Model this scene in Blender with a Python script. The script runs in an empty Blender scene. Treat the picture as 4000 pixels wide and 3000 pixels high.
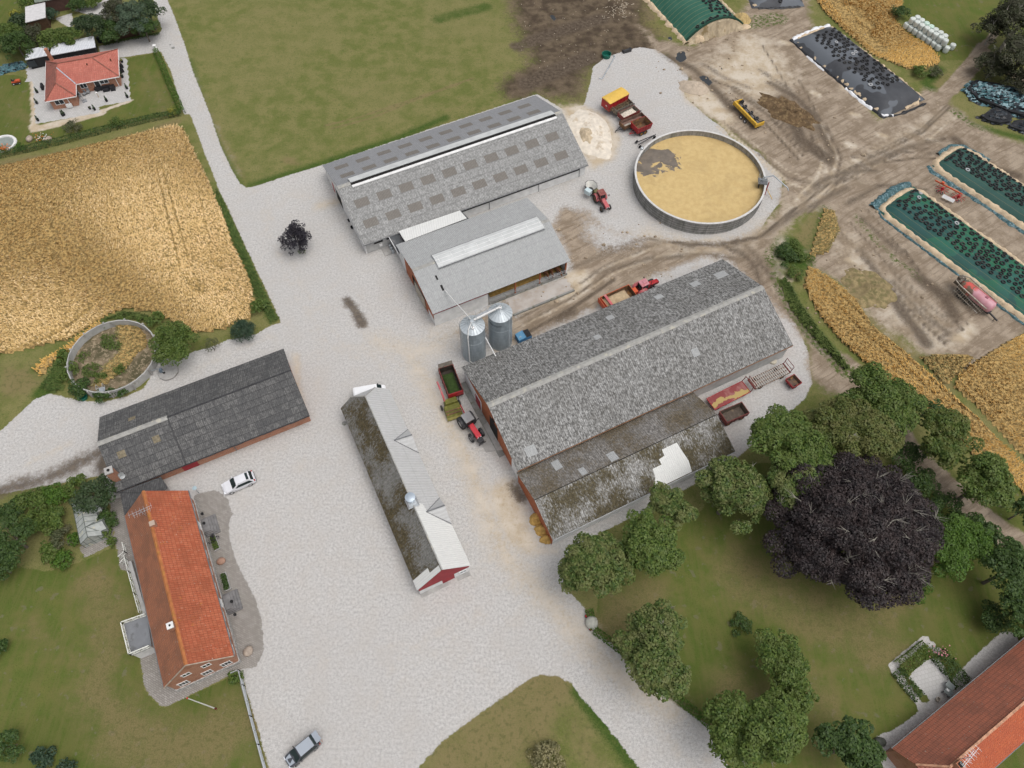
import bpy, math, random
import numpy as np
from mathutils import Vector, Matrix
R = random.Random(11)
RS = np.random.RandomState(5)
PI = math.pi
scene = bpy.context.scene
COL = scene.collection
# ------------------------------------------------------------------ camera
CAM_H, CAM_F, CAM_TH, CAM_RO = 100.0, 2891.89, 1.0422582, 0.0101103
FW = Vector((0, math.cos(CAM_TH), -math.sin(CAM_TH)))
_r0 = Vector((1, 0, 0)); _u0 = _r0.cross(FW)
RT = _r0 * math.cos(CAM_RO) + _u0 * math.sin(CAM_RO)
UP = -_r0 * math.sin(CAM_RO) + _u0 * math.cos(CAM_RO)
EYE = Vector((0, 0, CAM_H))
def P(x, y, z=0.0):
 """photo pixel (4000 x 3000) -> the point of the place at height z"""
 d = FW + RT * ((x - 2000) / CAM_F) - UP * ((y - 1500) / CAM_F)
 return EYE + d * ((z - CAM_H) / d.z)
def V2(x, y, z=0.0):
 """same, from the 2212-pixel overview"""
 return P(x * 1.808318, y * 1.808318, z)
def Vn(pts):
 a = np.array(pts, float) * 1.808318
 d = np.array(FW)[None] + np.array(RT)[None] * ((a[:, :1] - 2000) / CAM_F) - np.array(UP)[None] * ((a[:, 1:] - 1500) / CAM_F)
 t = -CAM_H / d[:, 2:]
 return (d * t)[:, :2]
def make_camera():
 cd = bpy.data.cameras.new('camera'); co = bpy.data.objects.new('camera', cd); COL.objects.link(co)
 m = Matrix((RT, UP, -FW)).transposed().to_4x4(); m.translation = EYE
 co.matrix_world = m
 cd.sensor_width = 36.0; cd.lens = CAM_F / 4000 * 36.0
 cd.clip_start = 0.5; cd.clip_end = 6000
 scene.camera = co
make_camera()
# ------------------------------------------------------------------ light
SUN_AZ = math.radians(118)      # clockwise from +Y : from the right and a little behind the camera
SUN_EL = math.radians(70)
def make_light():
 w = bpy.data.worlds.new('World'); scene.world = w; w.use_nodes = True
 nt = w.node_tree; nt.nodes.clear()
 sky = nt.nodes.new('ShaderNodeTexSky'); sky.sky_type = 'NISHITA'; sky.sun_disc = False
 sky.sun_elevation = SUN_EL; sky.sun_rotation = SUN_AZ
 sky.air_density = 1.0; sky.dust_density = 6.0; sky.ozone_density = 1.0
 hs = nt.nodes.new('ShaderNodeHueSaturation'); hs.inputs['Saturation'].default_value = 0.30
 bg = nt.nodes.new('ShaderNodeBackground'); bg.inputs[1].default_value = 0.15
 out = nt.nodes.new('ShaderNodeOutputWorld')
 nt.links.new(sky.outputs[0], hs.inputs['Color']); nt.links.new(hs.outputs[0], bg.inputs[0]); nt.links.new(bg.outputs[0], out.inputs[0])
 ld = bpy.data.lights.new('sun', 'SUN'); lo = bpy.data.objects.new('sun', ld); COL.objects.link(lo)
 ld.energy = 0.7; ld.angle = math.radians(50); ld.color = (1.0, 0.965, 0.93)
 d = Vector((math.sin(SUN_AZ) * math.cos(SUN_EL), math.cos(SUN_AZ) * math.cos(SUN_EL), math.sin(SUN_EL)))
 lo.rotation_euler = d.to_track_quat('Z', 'Y').to_euler(); lo.location = d * 200
 vs = scene.view_settings
 scene.display_settings.display_device = 'sRGB'
 vs.view_transform = 'Standard'; vs.look = 'None'; vs.gamma = 1.0; vs.exposure = 0.0; vs.use_curve_mapping = False
make_light()
# ------------------------------------------------------------------ mesh builder
class MB:
 def __init__(s): s.v = []; s.f = []
 def add(s, vs, fs):
  n = len(s.v); s.v += [tuple(p) for p in vs]; s.f += [tuple(i + n for i in f) for f in fs]; return s
 def poly(s, pts): return s.add(pts, [tuple(range(len(pts)))])
 def box(s, cx, cy, cz, sx, sy, sz, rz=0.0, top=1.0):
  c, q = math.cos(rz), math.sin(rz); vs = []
  for dz, k in ((-.5, 1.0), (.5, top)):
   for dx, dy in ((-.5, -.5), (.5, -.5), (.5, .5), (-.5, .5)):
    x, y = dx * sx * k, dy * sy * k
    vs.append((cx + x * c - y * q, cy + x * q + y * c, cz + dz * sz))
  return s.add(vs, [(3, 2, 1, 0), (4, 5, 6, 7), (0, 1, 5, 4), (1, 2, 6, 5), (2, 3, 7, 6), (3, 0, 4, 7)])
 def slab(s, pts, th):
  """closed slab whose upper face is pts (counter-clockwise from above), thickness th straight down"""
  n = len(pts); vs = [tuple(p) for p in pts] + [(p[0], p[1], p[2] - th) for p in pts]
  fs = [tuple(range(n)), tuple(range(2 * n - 1, n - 1, -1))] + [(i, i + n, (i + 1) % n + n, (i + 1) % n) for i in range(n)]
  return s.add(vs, fs)
 def prism(s, xy, z0, z1):
  n = len(xy); vs = [(x, y, z1) for x, y in xy] + [(x, y, z0) for x, y in xy]
  return s.add(vs, [tuple(range(n)), tuple(range(2 * n - 1, n - 1, -1))] + [(i, i + n, (i + 1) % n + n, (i + 1) % n) for i in range(n)])
 def ring(s, c, r, axis, n):
  a = Vector(axis).normalized(); t = Vector((0, 0, 1)) if abs(a.z) < .9 else Vector((1, 0, 0))
  u = a.cross(t).normalized(); w = a.cross(u)
  return [Vector(c) + u * (r * math.cos(2 * PI * i / n)) + w * (r * math.sin(2 * PI * i / n)) for i in range(n)]
 def tube(s, a, b, r, r2=None, n=7):
  a, b = Vector(a), Vector(b); r2 = r if r2 is None else r2; ax = b - a
  if ax.length < 1e-6: return s
  vs = s.ring(a, r, ax, n) + s.ring(b, r2, ax, n)
  fs = [(i, (i + 1) % n, (i + 1) % n + n, i + n) for i in range(n)] + [tuple(range(n - 1, -1, -1)), tuple(range(n, 2 * n))]
  return s.add(vs, fs)
 def path(s, pts, r, n=6):
  for a, b in zip(pts[:-1], pts[1:]): s.tube(a, b, r, n=n)
  return s
 def bar(s, a, b, w, h):
  a, b = Vector(a), Vector(b); d = (b - a); l = d.length; d.normalize()
  t = Vector((0, 0, 1)) if abs(d.z) < .95 else Vector((1, 0, 0))
  u = d.cross(t).normalized() * (w / 2); q = u.cross(d).normalized() * (h / 2)
  vs = [a - u - q, a + u - q, a + u + q, a - u + q, b - u - q, b + u - q, b + u + q, b - u + q]
  return s.add(vs, [(3, 2, 1, 0), (4, 5, 6, 7), (0, 1, 5, 4), (1, 2, 6, 5), (2, 3, 7, 6), (3, 0, 4, 7)])
 def lathe(s, prof, c=(0, 0, 0), n=20, axis='z', closed=False, cap=False):
  vs = []; m = len(prof)
  for i in range(n):
   a = 2 * PI * i / n
   for r, z in prof:
    if axis == 'z': p = (c[0] + r * math.cos(a), c[1] + r * math.sin(a), c[2] + z)
    elif axis == 'y': p = (c[0] + r * math.cos(a), c[1] + z, c[2] + r * math.sin(a))
    else: p = (c[0] + z, c[1] + r * math.cos(a), c[2] + r * math.sin(a))
    vs.append(p)
  fs = []
  for i in range(n):
   j = (i + 1) % n
   for k in range(m if closed else m - 1):
    k2 = (k + 1) % m
    fs.append((i * m + k, j * m + k, j * m + k2, i * m + k2))
  if cap:
   if prof[0][0] > 1e-4: fs.append(tuple(i * m for i in range(n - 1, -1, -1)))
   if prof[-1][0] > 1e-4 and prof[0][0] > 1e-4: fs.append(tuple(i * m + m - 1 for i in range(n)))
  return s.add(vs, fs)
 def ball(s, c, rx, ry=None, rz=None, n=10, m=6, jit=0.0, rnd=None):
  ry = rx if ry is None else ry; rz = rx if rz is None else rz; vs = []; rnd = rnd or R
  for i in range(1, m):
   th = PI * i / m
   for j in range(n):
    a = 2 * PI * j / n; k = 1 + rnd.uniform(-jit, jit)
    vs.append((c[0] + rx * k * math.sin(th) * math.cos(a), c[1] + ry * k * math.sin(th) * math.sin(a), c[2] + rz * k * math.cos(th)))
  t = len(vs); vs += [(c[0], c[1], c[2] + rz), (c[0], c[1], c[2] - rz)]
  fs = []
  for i in range(m - 2):
   for j in range(n):
    q = (j + 1) % n; fs.append((i * n + j, (i + 1) * n + j, (i + 1) * n + q, i * n + q))
  for j in range(n):
   q = (j + 1) % n; fs.append((t, j, q)); fs.append((t + 1, (m - 2) * n + q, (m - 2) * n + j))
  return s.add(vs, fs)
 def build(s, name, mat, parent=None, smooth=False, bevel=0.0, loc=None):
  used = sorted({i for f in s.f for i in f}); mp = {i: j for j, i in enumerate(used)}
  me = bpy.data.meshes.new(name); me.from_pydata([s.v[i] for i in used], [], [tuple(mp[i] for i in f) for f in s.f]); me.validate()
  if smooth: me.polygons.foreach_set('use_smooth', [True] * len(me.polygons))
  me.materials.append(mat)
  o = bpy.data.objects.new(name, me); COL.objects.link(o)
  if parent: o.parent = parent
  if loc is not None: o.location = loc
  if bevel:
   b = o.modifiers.new('bevel', 'BEVEL'); b.width = bevel; b.segments = 2; b.limit_method = 'ANGLE'
  return o
def np_mesh(name, verts, faces, mat, parent=None, smooth=False):
 """fast mesh from numpy arrays, all faces with the same corner count"""
 me = bpy.data.meshes.new(name); n, k = faces.shape
 me.vertices.add(len(verts)); me.vertices.foreach_set('co', np.ascontiguousarray(verts, np.float32).ravel())
 me.loops.add(n * k); me.loops.foreach_set('vertex_index', np.ascontiguousarray(faces, np.int32).ravel())
 me.polygons.add(n); me.polygons.foreach_set('loop_start', np.arange(0, n * k, k, dtype=np.int32))
 if smooth: me.polygons.foreach_set('use_smooth', np.ones(n, bool))
 me.update(calc_edges=True); me.materials.append(mat)
 o = bpy.data.objects.new(name, me); COL.objects.link(o)
 if parent: o.parent = parent
 return o
def tag(o, label=None, cat=None, group=None, kind=None):
 if label: o['label'] = label
 if cat: o['category'] = cat
 if group: o['group'] = group
 if kind: o['kind'] = kind
 return o
def thing(name, label, cat, loc=(0, 0, 0), rz=0.0, group=None):
 o = bpy.data.objects.new(name, None); COL.objects.link(o); o.empty_display_size = .3
 o.location = loc; o.rotation_euler = (0, 0, rz)
 return tag(o, label, cat, group)
def copy_tree(o, parent=None):
 c = o.copy(); COL.objects.link(c)
 if parent: c.parent = parent
 for ch in list(o.children): copy_tree(ch, c)
 return c
def fr(pts, z):
 """frame of a rectangle seen as four pixels p0 p1 p2 p3 (p0-p1 is the long axis, +x) at height z"""
 a = [P(x, y, z) for x, y in pts]
 e = (a[1] - a[0]) + (a[2] - a[3]); w = (a[3] - a[0]) + (a[2] - a[1])
 c = sum(a, Vector()) / 4
 yaw = math.atan2(e.y, e.x)
 return c.x, c.y, yaw, e.length / 2, w.length / 2
# ------------------------------------------------------------------ materials
class NT:
 def __init__(s, name):
  s.mat = bpy.data.materials.new(name); s.mat.use_nodes = True; s.t = s.mat.node_tree
  s.bsdf = s.t.nodes['Principled BSDF']; s.bsdf.inputs['Specular IOR Level'].default_value = 0.3
 def n(s, typ, **kw):
  o = s.t.nodes.new(typ)
  for k, v in kw.items(): setattr(o, k, v)
  return o
 def put(s, sock, v):
  if isinstance(v, bpy.types.NodeSocket): s.t.links.new(v, sock)
  elif isinstance(v, (tuple, list)) and len(v) == 3 and sock.type == 'RGBA': sock.default_value = (*v, 1)
  else: sock.default_value = v
 def math(s, op, a, b=None, c=None, clamp=False):
  o = s.n('ShaderNodeMath', operation=op, use_clamp=clamp); s.put(o.inputs[0], a)
  if b is not None: s.put(o.inputs[1], b)
  if c is not None: s.put(o.inputs[2], c)
  return o.outputs[0]
 def mix(s, f, a, b, mode='MIX'):
  o = s.n('ShaderNodeMixRGB', blend_type=mode); s.put(o.inputs[0], f); s.put(o.inputs[1], a); s.put(o.inputs[2], b); return o.outputs[0]
 def noise(s, vec, scale, detail=3, rough=.55, dist=0.0):
  o = s.n('ShaderNodeTexNoise'); s.put(o.inputs['Vector'], vec); o.inputs['Scale'].default_value = scale
  o.inputs['Detail'].default_value = detail; o.inputs['Roughness'].default_value = rough; o.inputs['Distortion'].default_value = dist
  return o.outputs[0]
 def step(s, v, lo, hi):
  o = s.n('ShaderNodeMapRange', interpolation_type='SMOOTHSTEP'); s.put(o.inputs[0], v)
  o.inputs[1].default_value = lo; o.inputs[2].default_value = hi; return o.outputs[0]
 def lin(s, v, lo, hi, a, b):
  o = s.n('ShaderNodeMapRange'); s.put(o.inputs[0], v)
  for i, q in enumerate((lo, hi, a, b)): o.inputs[1 + i].default_value = q
  return o.outputs[0]
 def coord(s, which='Object'): return s.n('ShaderNodeTexCoord').outputs[which]
 def scalev(s, vec, sx, sy, sz):
  o = s.n('ShaderNodeMapping'); s.put(o.inputs[0], vec); o.inputs['Scale'].default_value = (sx, sy, sz); return o.outputs[0]
 def sep(s, vec):
  o = s.n('ShaderNodeSeparateXYZ'); s.put(o.inputs[0], vec); return o.outputs
 def bump(s, h, strength=.5, dist=.05):
  o = s.n('ShaderNodeBump'); s.put(o.inputs['Height'], h); o.inputs['Strength'].default_value = strength; o.inputs['Distance'].default_value = dist
  s.t.links.new(o.outputs[0], s.bsdf.inputs['Normal'])
 def col(s, c): s.put(s.bsdf.inputs['Base Color'], c)
 def rough(s, v): s.put(s.bsdf.inputs['Roughness'], v)
def k(c, f): return tuple(min(1.0, x * f) for x in c)
_M = {}
def pm(name, col, rough=.6, var=.18, scale=1.5, bump=0.0, metal=0.0, spot=None, spot_scale=2.0, spot_lo=.55, spot_hi=.65, fine=12.0, coat=0.0):
 """plain procedural material: mottled base, fine grain and optional patches of a second colour"""
 if name in _M: return _M[name]
 m = NT(name); v = m.coord()
 a = m.noise(v, scale, 4); b = m.noise(v, fine, 2)
 c = m.mix(m.step(a, .3, .7), k(col, 1 - var), k(col, 1 + var))
 c = m.mix(m.lin(b, .3, .7, 0, var), c, k(col, .55))
 if spot:
  q = m.noise(v, spot_scale, 5, .62)
  c = m.mix(m.step(q, spot_lo, spot_hi), c, spot)
 m.col(c); m.rough(rough); m.bsdf.inputs['Metallic'].default_value = metal
 if coat: m.bsdf.inputs['Coat Weight'].default_value = coat
 if bump: m.bump(b, bump, .03)
 _M[name] = m.mat; return m.mat
def roof_sheet(name, light, dark, speck=.5, moss=None, moss_lo=.5, moss_hi=.6, pitch=.24, pan=(1.1, 1.25), seam=.35, panel_var=.2, grain=4.0, tone=(1, 1)):
 """corrugated fibre-cement sheets: ribs run down the slope (local y), lapped in rows; lichen specks and moss"""
 m = NT(name); v = m.coord(); x, y, z = m.sep(v)
 rib = m.math('SINE', m.math('MULTIPLY', x, 2 * PI / pitch))
 ribf = m.lin(rib, -1, 1, 0, 1)
 px = m.math('DIVIDE', x, pan[0]); py = m.math('DIVIDE', y, pan[1])
 cell = m.n('ShaderNodeCombineXYZ'); s = m.put
 s(cell.inputs[0], m.math('FLOOR', px)); s(cell.inputs[1], m.math('FLOOR', py))
 wn = m.n('ShaderNodeTexWhiteNoise', noise_dimensions='3D'); s(wn.inputs['Vector'], cell.outputs[0])
 fx = m.math('ABSOLUTE', m.math('SUBTRACT', m.math('FRACT', px), .5)); fy = m.math('ABSOLUTE', m.math('SUBTRACT', m.math('FRACT', py), .5))
 sm = m.math('MAXIMUM', m.math('MULTIPLY', m.step(fx, .455, .49), .6), m.step(fy, .44, .485))
 big = m.noise(v, .16, 3); st = m.noise(m.scalev(v, 4.5, .8, 1), 1.0, 4, .65)
 sp = m.noise(m.scalev(v, 1.0, .6, 1), grain, 4, .7)
 c = m.mix(m.step(sp, .5 - .16, .5 + .16), k(light, 1 - speck), light)
 c = m.mix(m.math('MULTIPLY', m.step(st, .42, .68), .55), c, dark)
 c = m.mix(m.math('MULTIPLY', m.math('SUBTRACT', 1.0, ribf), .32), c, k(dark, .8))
 c = m.mix(m.math('MULTIPLY', wn.outputs[0], panel_var), c, k(dark, .9))
 c = m.mix(m.math('MULTIPLY', sm, seam), c, k(dark, .45))
 c = m.mix(m.step(big, .35, .7), c, m.mix(.25, c, dark))
 if moss:
  mo = m.math('ADD', m.math('MULTIPLY', m.noise(v, .22, 3), .6), m.math('MULTIPLY', m.noise(m.scalev(v, 2.2, 1.2, 1), 1.9, 5, .8), .6))
  f = m.step(mo, moss_lo, moss_hi)
  mc = m.mix(m.step(m.noise(v, 3.0, 3), .4, .65), moss, k(moss, 1.7))
  c = m.mix(f, c, mc)
 m.col(c); m.rough(.85)
 m.bump(m.math('ADD', ribf, m.math('MULTIPLY', sp, .8)), .5, .05)
 return m.mat
def roof_tile(name, c1, c2, old, stain, stain_lo=.55, wx=.30, wy=.36, stripe='x'):
 """clay pantiles: rows across, troughs down the slope"""
 m = NT(name); v = m.coord(); x, y, z = m.sep(v)
 cell = m.n('ShaderNodeCombineXYZ')
 m.put(cell.inputs[0], m.math('FLOOR', m.math('DIVIDE', x, wx))); m.put(cell.inputs[1], m.math('FLOOR', m.math('DIVIDE', y, wy)))
 wn = m.n('ShaderNodeTexWhiteNoise', noise_dimensions='3D'); m.put(wn.inputs['Vector'], cell.outputs[0])
 fy = m.math('FRACT', m.math('DIVIDE', y, wy)); fx = m.math('SINE', m.math('MULTIPLY', x, 2 * PI / wx))
 c = m.mix(wn.outputs[0], c1, c2)
 c = m.mix(m.math('MULTIPLY', m.lin(fx, -1, 1, 1, 0), .35), c, old)
 c = m.mix(m.math('MULTIPLY', m.step(m.math('ABSOLUTE', m.math('SUBTRACT', fy, .5)), .36, .48), .45), c, k(old, .7))
 c = m.mix(m.math('MULTIPLY', m.step(m.noise(v, .35, 5, .7), .42, .62), .55), c, old)
 c = m.mix(m.math('MULTIPLY', m.step(m.noise(v, .9, 6, .75), stain_lo, stain_lo + .12), .7), c, stain)
 c = m.mix(m.step(m.noise(v, 5.0, 2), .68, .75), c, (.42, .36, .30))
 m.col(c); m.rough(.8)
 m.bump(m.math('ADD', m.lin(fx, -1, 1, 0, 1), m.math('MULTIPLY', fy, .6)), .6, .05)
 return m.mat
def brick(name, c1, c2, mortar):
 m = NT(name); v = m.coord(); x, y, z = m.sep(v)
 cv = m.n('ShaderNodeCombineXYZ'); m.put(cv.inputs[0], m.math('ADD', x, y)); m.put(cv.inputs[1], z)
 b = m.n('ShaderNodeTexBrick'); m.put(b.inputs['Vector'], cv.outputs[0]); b.inputs['Scale'].default_value = 1.0
 b.inputs['Brick Width'].default_value = .26; b.inputs['Row Height'].default_value = .085; b.inputs['Mortar Size'].default_value = .012
 m.put(b.inputs['Color1'], c1); m.put(b.inputs['Color2'], c2); m.put(b.inputs['Mortar'], mortar)
 c = m.mix(m.math('MULTIPLY', m.step(m.noise(v, .8, 4), .45, .7), .35), b.outputs[0], k(c1, .5))
 m.col(c); m.rough(.85); m.bump(b.outputs['Fac'], .2, .01)
 return m.mat
def leaf_mat(name, c1, c2, c3, trans=.25):
 m = NT(name); g = m.n('ShaderNodeNewGeometry'); v = m.coord()
 rnd = g.outputs['Random Per Island']
 c = m.mix(m.step(rnd, .15, .85), c1, c2)
 c = m.mix(m.math('MULTIPLY', m.step(m.noise(v, .8, 3), .42, .62), .75), c, c3)
 m.col(c); m.rough(.55); m.bsdf.inputs['Specular IOR Level'].default_value = .35
 tr = m.n('ShaderNodeBsdfTranslucent'); m.put(tr.inputs[0], m.mix(.5, c, c3))
 mx = m.n('ShaderNodeMixShader'); mx.inputs[0].default_value = trans
 out = m.t.nodes['Material Output']
 m.t.links.new(m.bsdf.outputs[0], mx.inputs[1]); m.t.links.new(tr.outputs[0], mx.inputs[2]); m.t.links.new(mx.outputs[0], out.inputs[0])
 return m.mat
# ------------------------------------------------------------------ ground zones (drawn on the overview, laid on the ground plane)
def sd_poly(p, poly):
 d = np.full(len(p), 1e9); ins = np.zeros(len(p), bool); n = len(poly)
 for i in range(n):
  a, b = poly[i], poly[(i + 1) % n]; e = b - a; w = p - a
  t = np.clip((w @ e) / max(e @ e, 1e-9), 0, 1); q = w - t[:, None] * e
  d = np.minimum(d, (q * q).sum(1))
  c = (a[1] <= p[:, 1]) != (b[1] <= p[:, 1])
  with np.errstate(divide='ignore', invalid='ignore'):
   xx = a[0] + (p[:, 1] - a[1]) * (b[0] - a[0]) / (b[1] - a[1])
  ins ^= c & (p[:, 0] < xx)
 d = np.sqrt(d); return np.where(ins, d, -d)
def sd_line(p, pts, w):
 d = np.full(len(p), 1e9)
 for a, b in zip(pts[:-1], pts[1:]):
  e = b - a; q = p - a; t = np.clip((q @ e) / max(e @ e, 1e-9), 0, 1); q = q - t[:, None] * e
  d = np.minimum(d, (q * q).sum(1))
 return w - np.sqrt(d)
Z = []
def zp(attr, pts, soft=.8, s=1.0): Z.append((attr, 'P', Vn(pts), 0, soft, s))
def zl(attr, pts, w, soft=.8, s=1.0): Z.append((attr, 'L', Vn(pts), w, soft, s))
def zx(attr, pts, soft=.8, s=1.0): Z.append((attr, 'X', Vn(pts), 0, soft, s))      # cut out
MAIN = [(322,-40),(357,-12),(371,22),(382,50),(400,100),(415,150),(435,200),(455,250),(475,312),(502,370),(520,398),(534,406),(553,402),(628,377),(695,357),(800,322),(940,275),(1060,236),(1160,203),(1215,235),(1240,232),(1262,226),(1276,176),(1281,145),(1306,125),(1343,112),(1381,102),(1418,107),(1453,130),(1486,160),(1487,172),(1476,190),(1481,212),(1506,232),(1531,255),(1563,277),(1580,300),(1640,330),(1690,385),(1688,432),(1659,470),(1640,500),(1610,555),(1640,600),(1720,700),(1746,760),(1754,829),(1740,860),(1660,930),(1580,1000),(1440,1080),(1300,1150),(1210,1210),(1220,1270),(1262,1312),(1281,1362),(1326,1396),(1428,1500),(1531,1568),(1590,1690),(1400,1690),(1381,1659),(1356,1627),(1323,1584),(1288,1542),(1256,1507),(1236,1479),(1211,1463),(1173,1457),(1148,1464),(1106,1492),(1028,1547),(953,1604),(903,1659),(880,1690),(588,1690),(580,1655),(553,1560),(520,1446),(470,1470),(350,1500),(300,1300),(240,1080),(217,1027),(112,1047),(0,1068),(-60,1075),(-60,980),(0,932),(22,912),(50,885),(75,862),(107,850),(140,858),(175,866),(225,868),(275,856),(312,838),(332,800),(350,772),(390,776),(412,762),(465,747),(490,735),(553,722),(585,703),(608,697),(600,680),(578,632),(553,580),(520,510),(492,447),(475,415),(460,375),(440,325),(422,275),(410,246),(397,247),(390,225),(370,155),(347,110),(335,113),(252,126),(220,120),(212,100),(345,72),(350,62),(340,37),(331,0)]
zp('grav', MAIN, .9)
zl('grav', [(1925,1645),(1912,1612),(1945,1600),(1990,1568),(2050,1512),(2120,1440),(2180,1385)], 1.3, .6)
zl('grav', [(2004,1545),(1975,1505),(1930,1445),(1926,1440),(1998,1381),(2030,1410)], .45, .4)
zp('grav', [(157,22),(240,-5),(235,40),(185,30)], .8)
zp('grav', [(118,40),(155,28),(160,55),(150,60),(125,45)], .8)
zp('dirt', [(1380,55),(1420,85),(1500,100),(1560,55),(1600,30),(1640,-30),(1740,-30),(1755,60),(1800,150),(1900,262),(1965,222),(2000,190),(2040,205),(2060,230),(2110,270),(2160,295),(2212,310),(2290,330),(2290,700),(2212,720),(2150,770),(2080,800),(2030,800),(1960,735),(1900,700),(1850,650),(1800,600),(1750,575),(1745,545),(1800,520),(1795,470),(1770,448),(1720,470),(1685,510),(1672,540),(1676,585),(1690,625),(1730,700),(1770,740),(1815,785),(1850,830),(1830,860),(1790,850),(1752,822),(1742,740),(1700,690),(1560,550),(1300,660),(1080,760),(985,720),(1030,680),(1106,640),(1235,595),(1225,545),(1195,485),(1215,445),(1270,455),(1331,490),(1400,508),(1470,522),(1540,527),(1600,513),(1650,486),(1686,440),(1690,390),(1640,330),(1570,280),(1530,250),(1480,205),(1500,185),(1455,130),(1418,105)], 3.5)
zx('dirt', [(1255,470),(1330,480),(1400,500),(1380,530),(1300,545),(1260,510)], 6, .75)
zx('dirt', [(1010,745),(1060,690),(1140,665),(1090,730),(1040,765)], 5, .7)
zx('dirt', [(1395,600),(1460,575),(1540,552),(1530,570),(1400,620)], 3, .7)
zl('dirt', [(2212,180),(2120,100),(2080,160),(2040,215)], 1.0, 1.0)
zl('dirt', [(2150,72),(2100,125),(2060,172),(2030,205)], .85, .7); zl('dirt', [(2135,118),(2092,168),(2060,200)], .75, .8, .9)
zl('dirt', [(1960,975),(2000,1010),(2060,1065),(2110,1110),(2170,1155),(2240,1200)], 2.0, 1.2)
zl('dirt', [(1820,790),(1900,880),(1960,980)], 2.5, 1.5)
zp('soil', [(1090,-40),(1400,-40),(1395,50),(1430,90),(1380,105),(1300,128),(1275,150),(1252,215),(1180,210),(1138,196),(1150,150),(1130,95),(1110,50)], 9)
zl('soil', [(1120,190),(1180,150),(1280,120),(1400,100)], 4, 5, .9)
zl('soil', [(1480,160),(1530,200),(1580,245),(1610,280)], 1.0, 2.5, .8)
zp('soil', [(1425,95),(1500,130),(1560,200),(1540,215),(1490,160),(1440,125)], 4, .85)
zl('tan', [(890,770),(950,880),(1000,980),(1035,1080),(1085,1200),(1150,1260),(1240,1360),(1330,1450),(1450,1540)], 1.6, 6.5, .72); zl('tan', [(960,900),(1010,990),(1045,1090),(1100,1215)], .6, 3, .95)
zl('tan', [(640,770),(645,850),(655,900)], .5, 2.0, .8)
zl('tan', [(980,720),(900,760),(820,740)], 2.5, 7, .55); zl('tan', [(745,432),(690,445)], .8, 3, .8)
zp('tan', [(1043,1055),(1085,1032),(1112,1030),(1165,1180),(1205,1192),(1140,1205),(1092,1180),(1062,1112)], 3, .75)
for q_, s_ in [([(560,440),(620,600),(720,760),(860,800),(960,760)],.42),([(575,440),(640,600),(740,745),(860,780)],.38),([(545,400),(600,560),(690,760),(680,900),(640,1040)],.35),([(760,560),(700,650),(690,760)],.3),([(600,420),(690,430)],.4),([(620,700),(740,640),(900,640)],.32),([(760,1640),(860,1420),(1010,1330),(1150,1330)],.34),([(785,1650),(890,1440),(1030,1350),(1170,1350)],.3),([(600,1500),(720,1420),(900,1380)],.28),([(1300,1400),(1420,1520),(1530,1640)],.5),([(1270,1420),(1390,1540),(1490,1650)],.45),([(380,60),(420,160),(460,260),(520,380)],.4),([(370,70),(408,165),(448,265),(505,385)],.35),([(40,940),(160,900),(300,870),(420,800),(600,720)],.35),([(60,1000),(150,960)],.6)]: zl('tan', q_, .35, 2.2, s_)
zp('tan', [(1210,228),(1260,228),(1310,250),(1340,300),(1325,345),(1280,365),(1240,300)], 3)
zp('tan', [(1500,150),(1560,110),(1600,60),(1640,70),(1700,120),(1720,180),(1640,230),(1560,190)], 9, .75)
zp('tan', [(1480,215),(1470,195),(1490,175),(1530,190),(1590,260),(1570,275),(1520,240)], 3, .95)
zp('tan', [(1215,590),(1265,580),(1278,610),(1240,640),(1130,672),(1110,665),(1235,622)], 2.0, .95)
zp('tan', [(1800,520),(1850,500),(1890,560),(1960,600),(2080,720),(2090,780),(2010,780),(1900,700),(1830,620)], 8, .55)
zl('tan', [(1690,500),(1675,540),(1680,600),(1720,680),(1790,770)], 1.2, 3.5, .6)
zl('tan', [(1400,505),(1500,540),(1600,530),(1680,480),(1780,400),(1900,330),(2040,250)], 2.5, 5, .5)
for c in [(1690,90),(1755,200),(1760,265),(1830,312),(1785,370),(1845,345),(1900,290),(1820,190),(1840,245),(1690,600),(1830,560),(2010,300)]:
 zl('tan', [c, (c[0]+14, c[1]+5)], .6, 1.6, .95)
zp('tan', [(2040,735),(2100,690),(2110,715),(2085,745)], 2.5, .9)
zl('tan', [(72,272),(75,279),(150,262),(219,243)], .9, .5); zl('tan', [(75,160),(71,180),(74,272)], .55, .5)
zl('tan', [(224,238),(282,218)], .35, .3)
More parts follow.
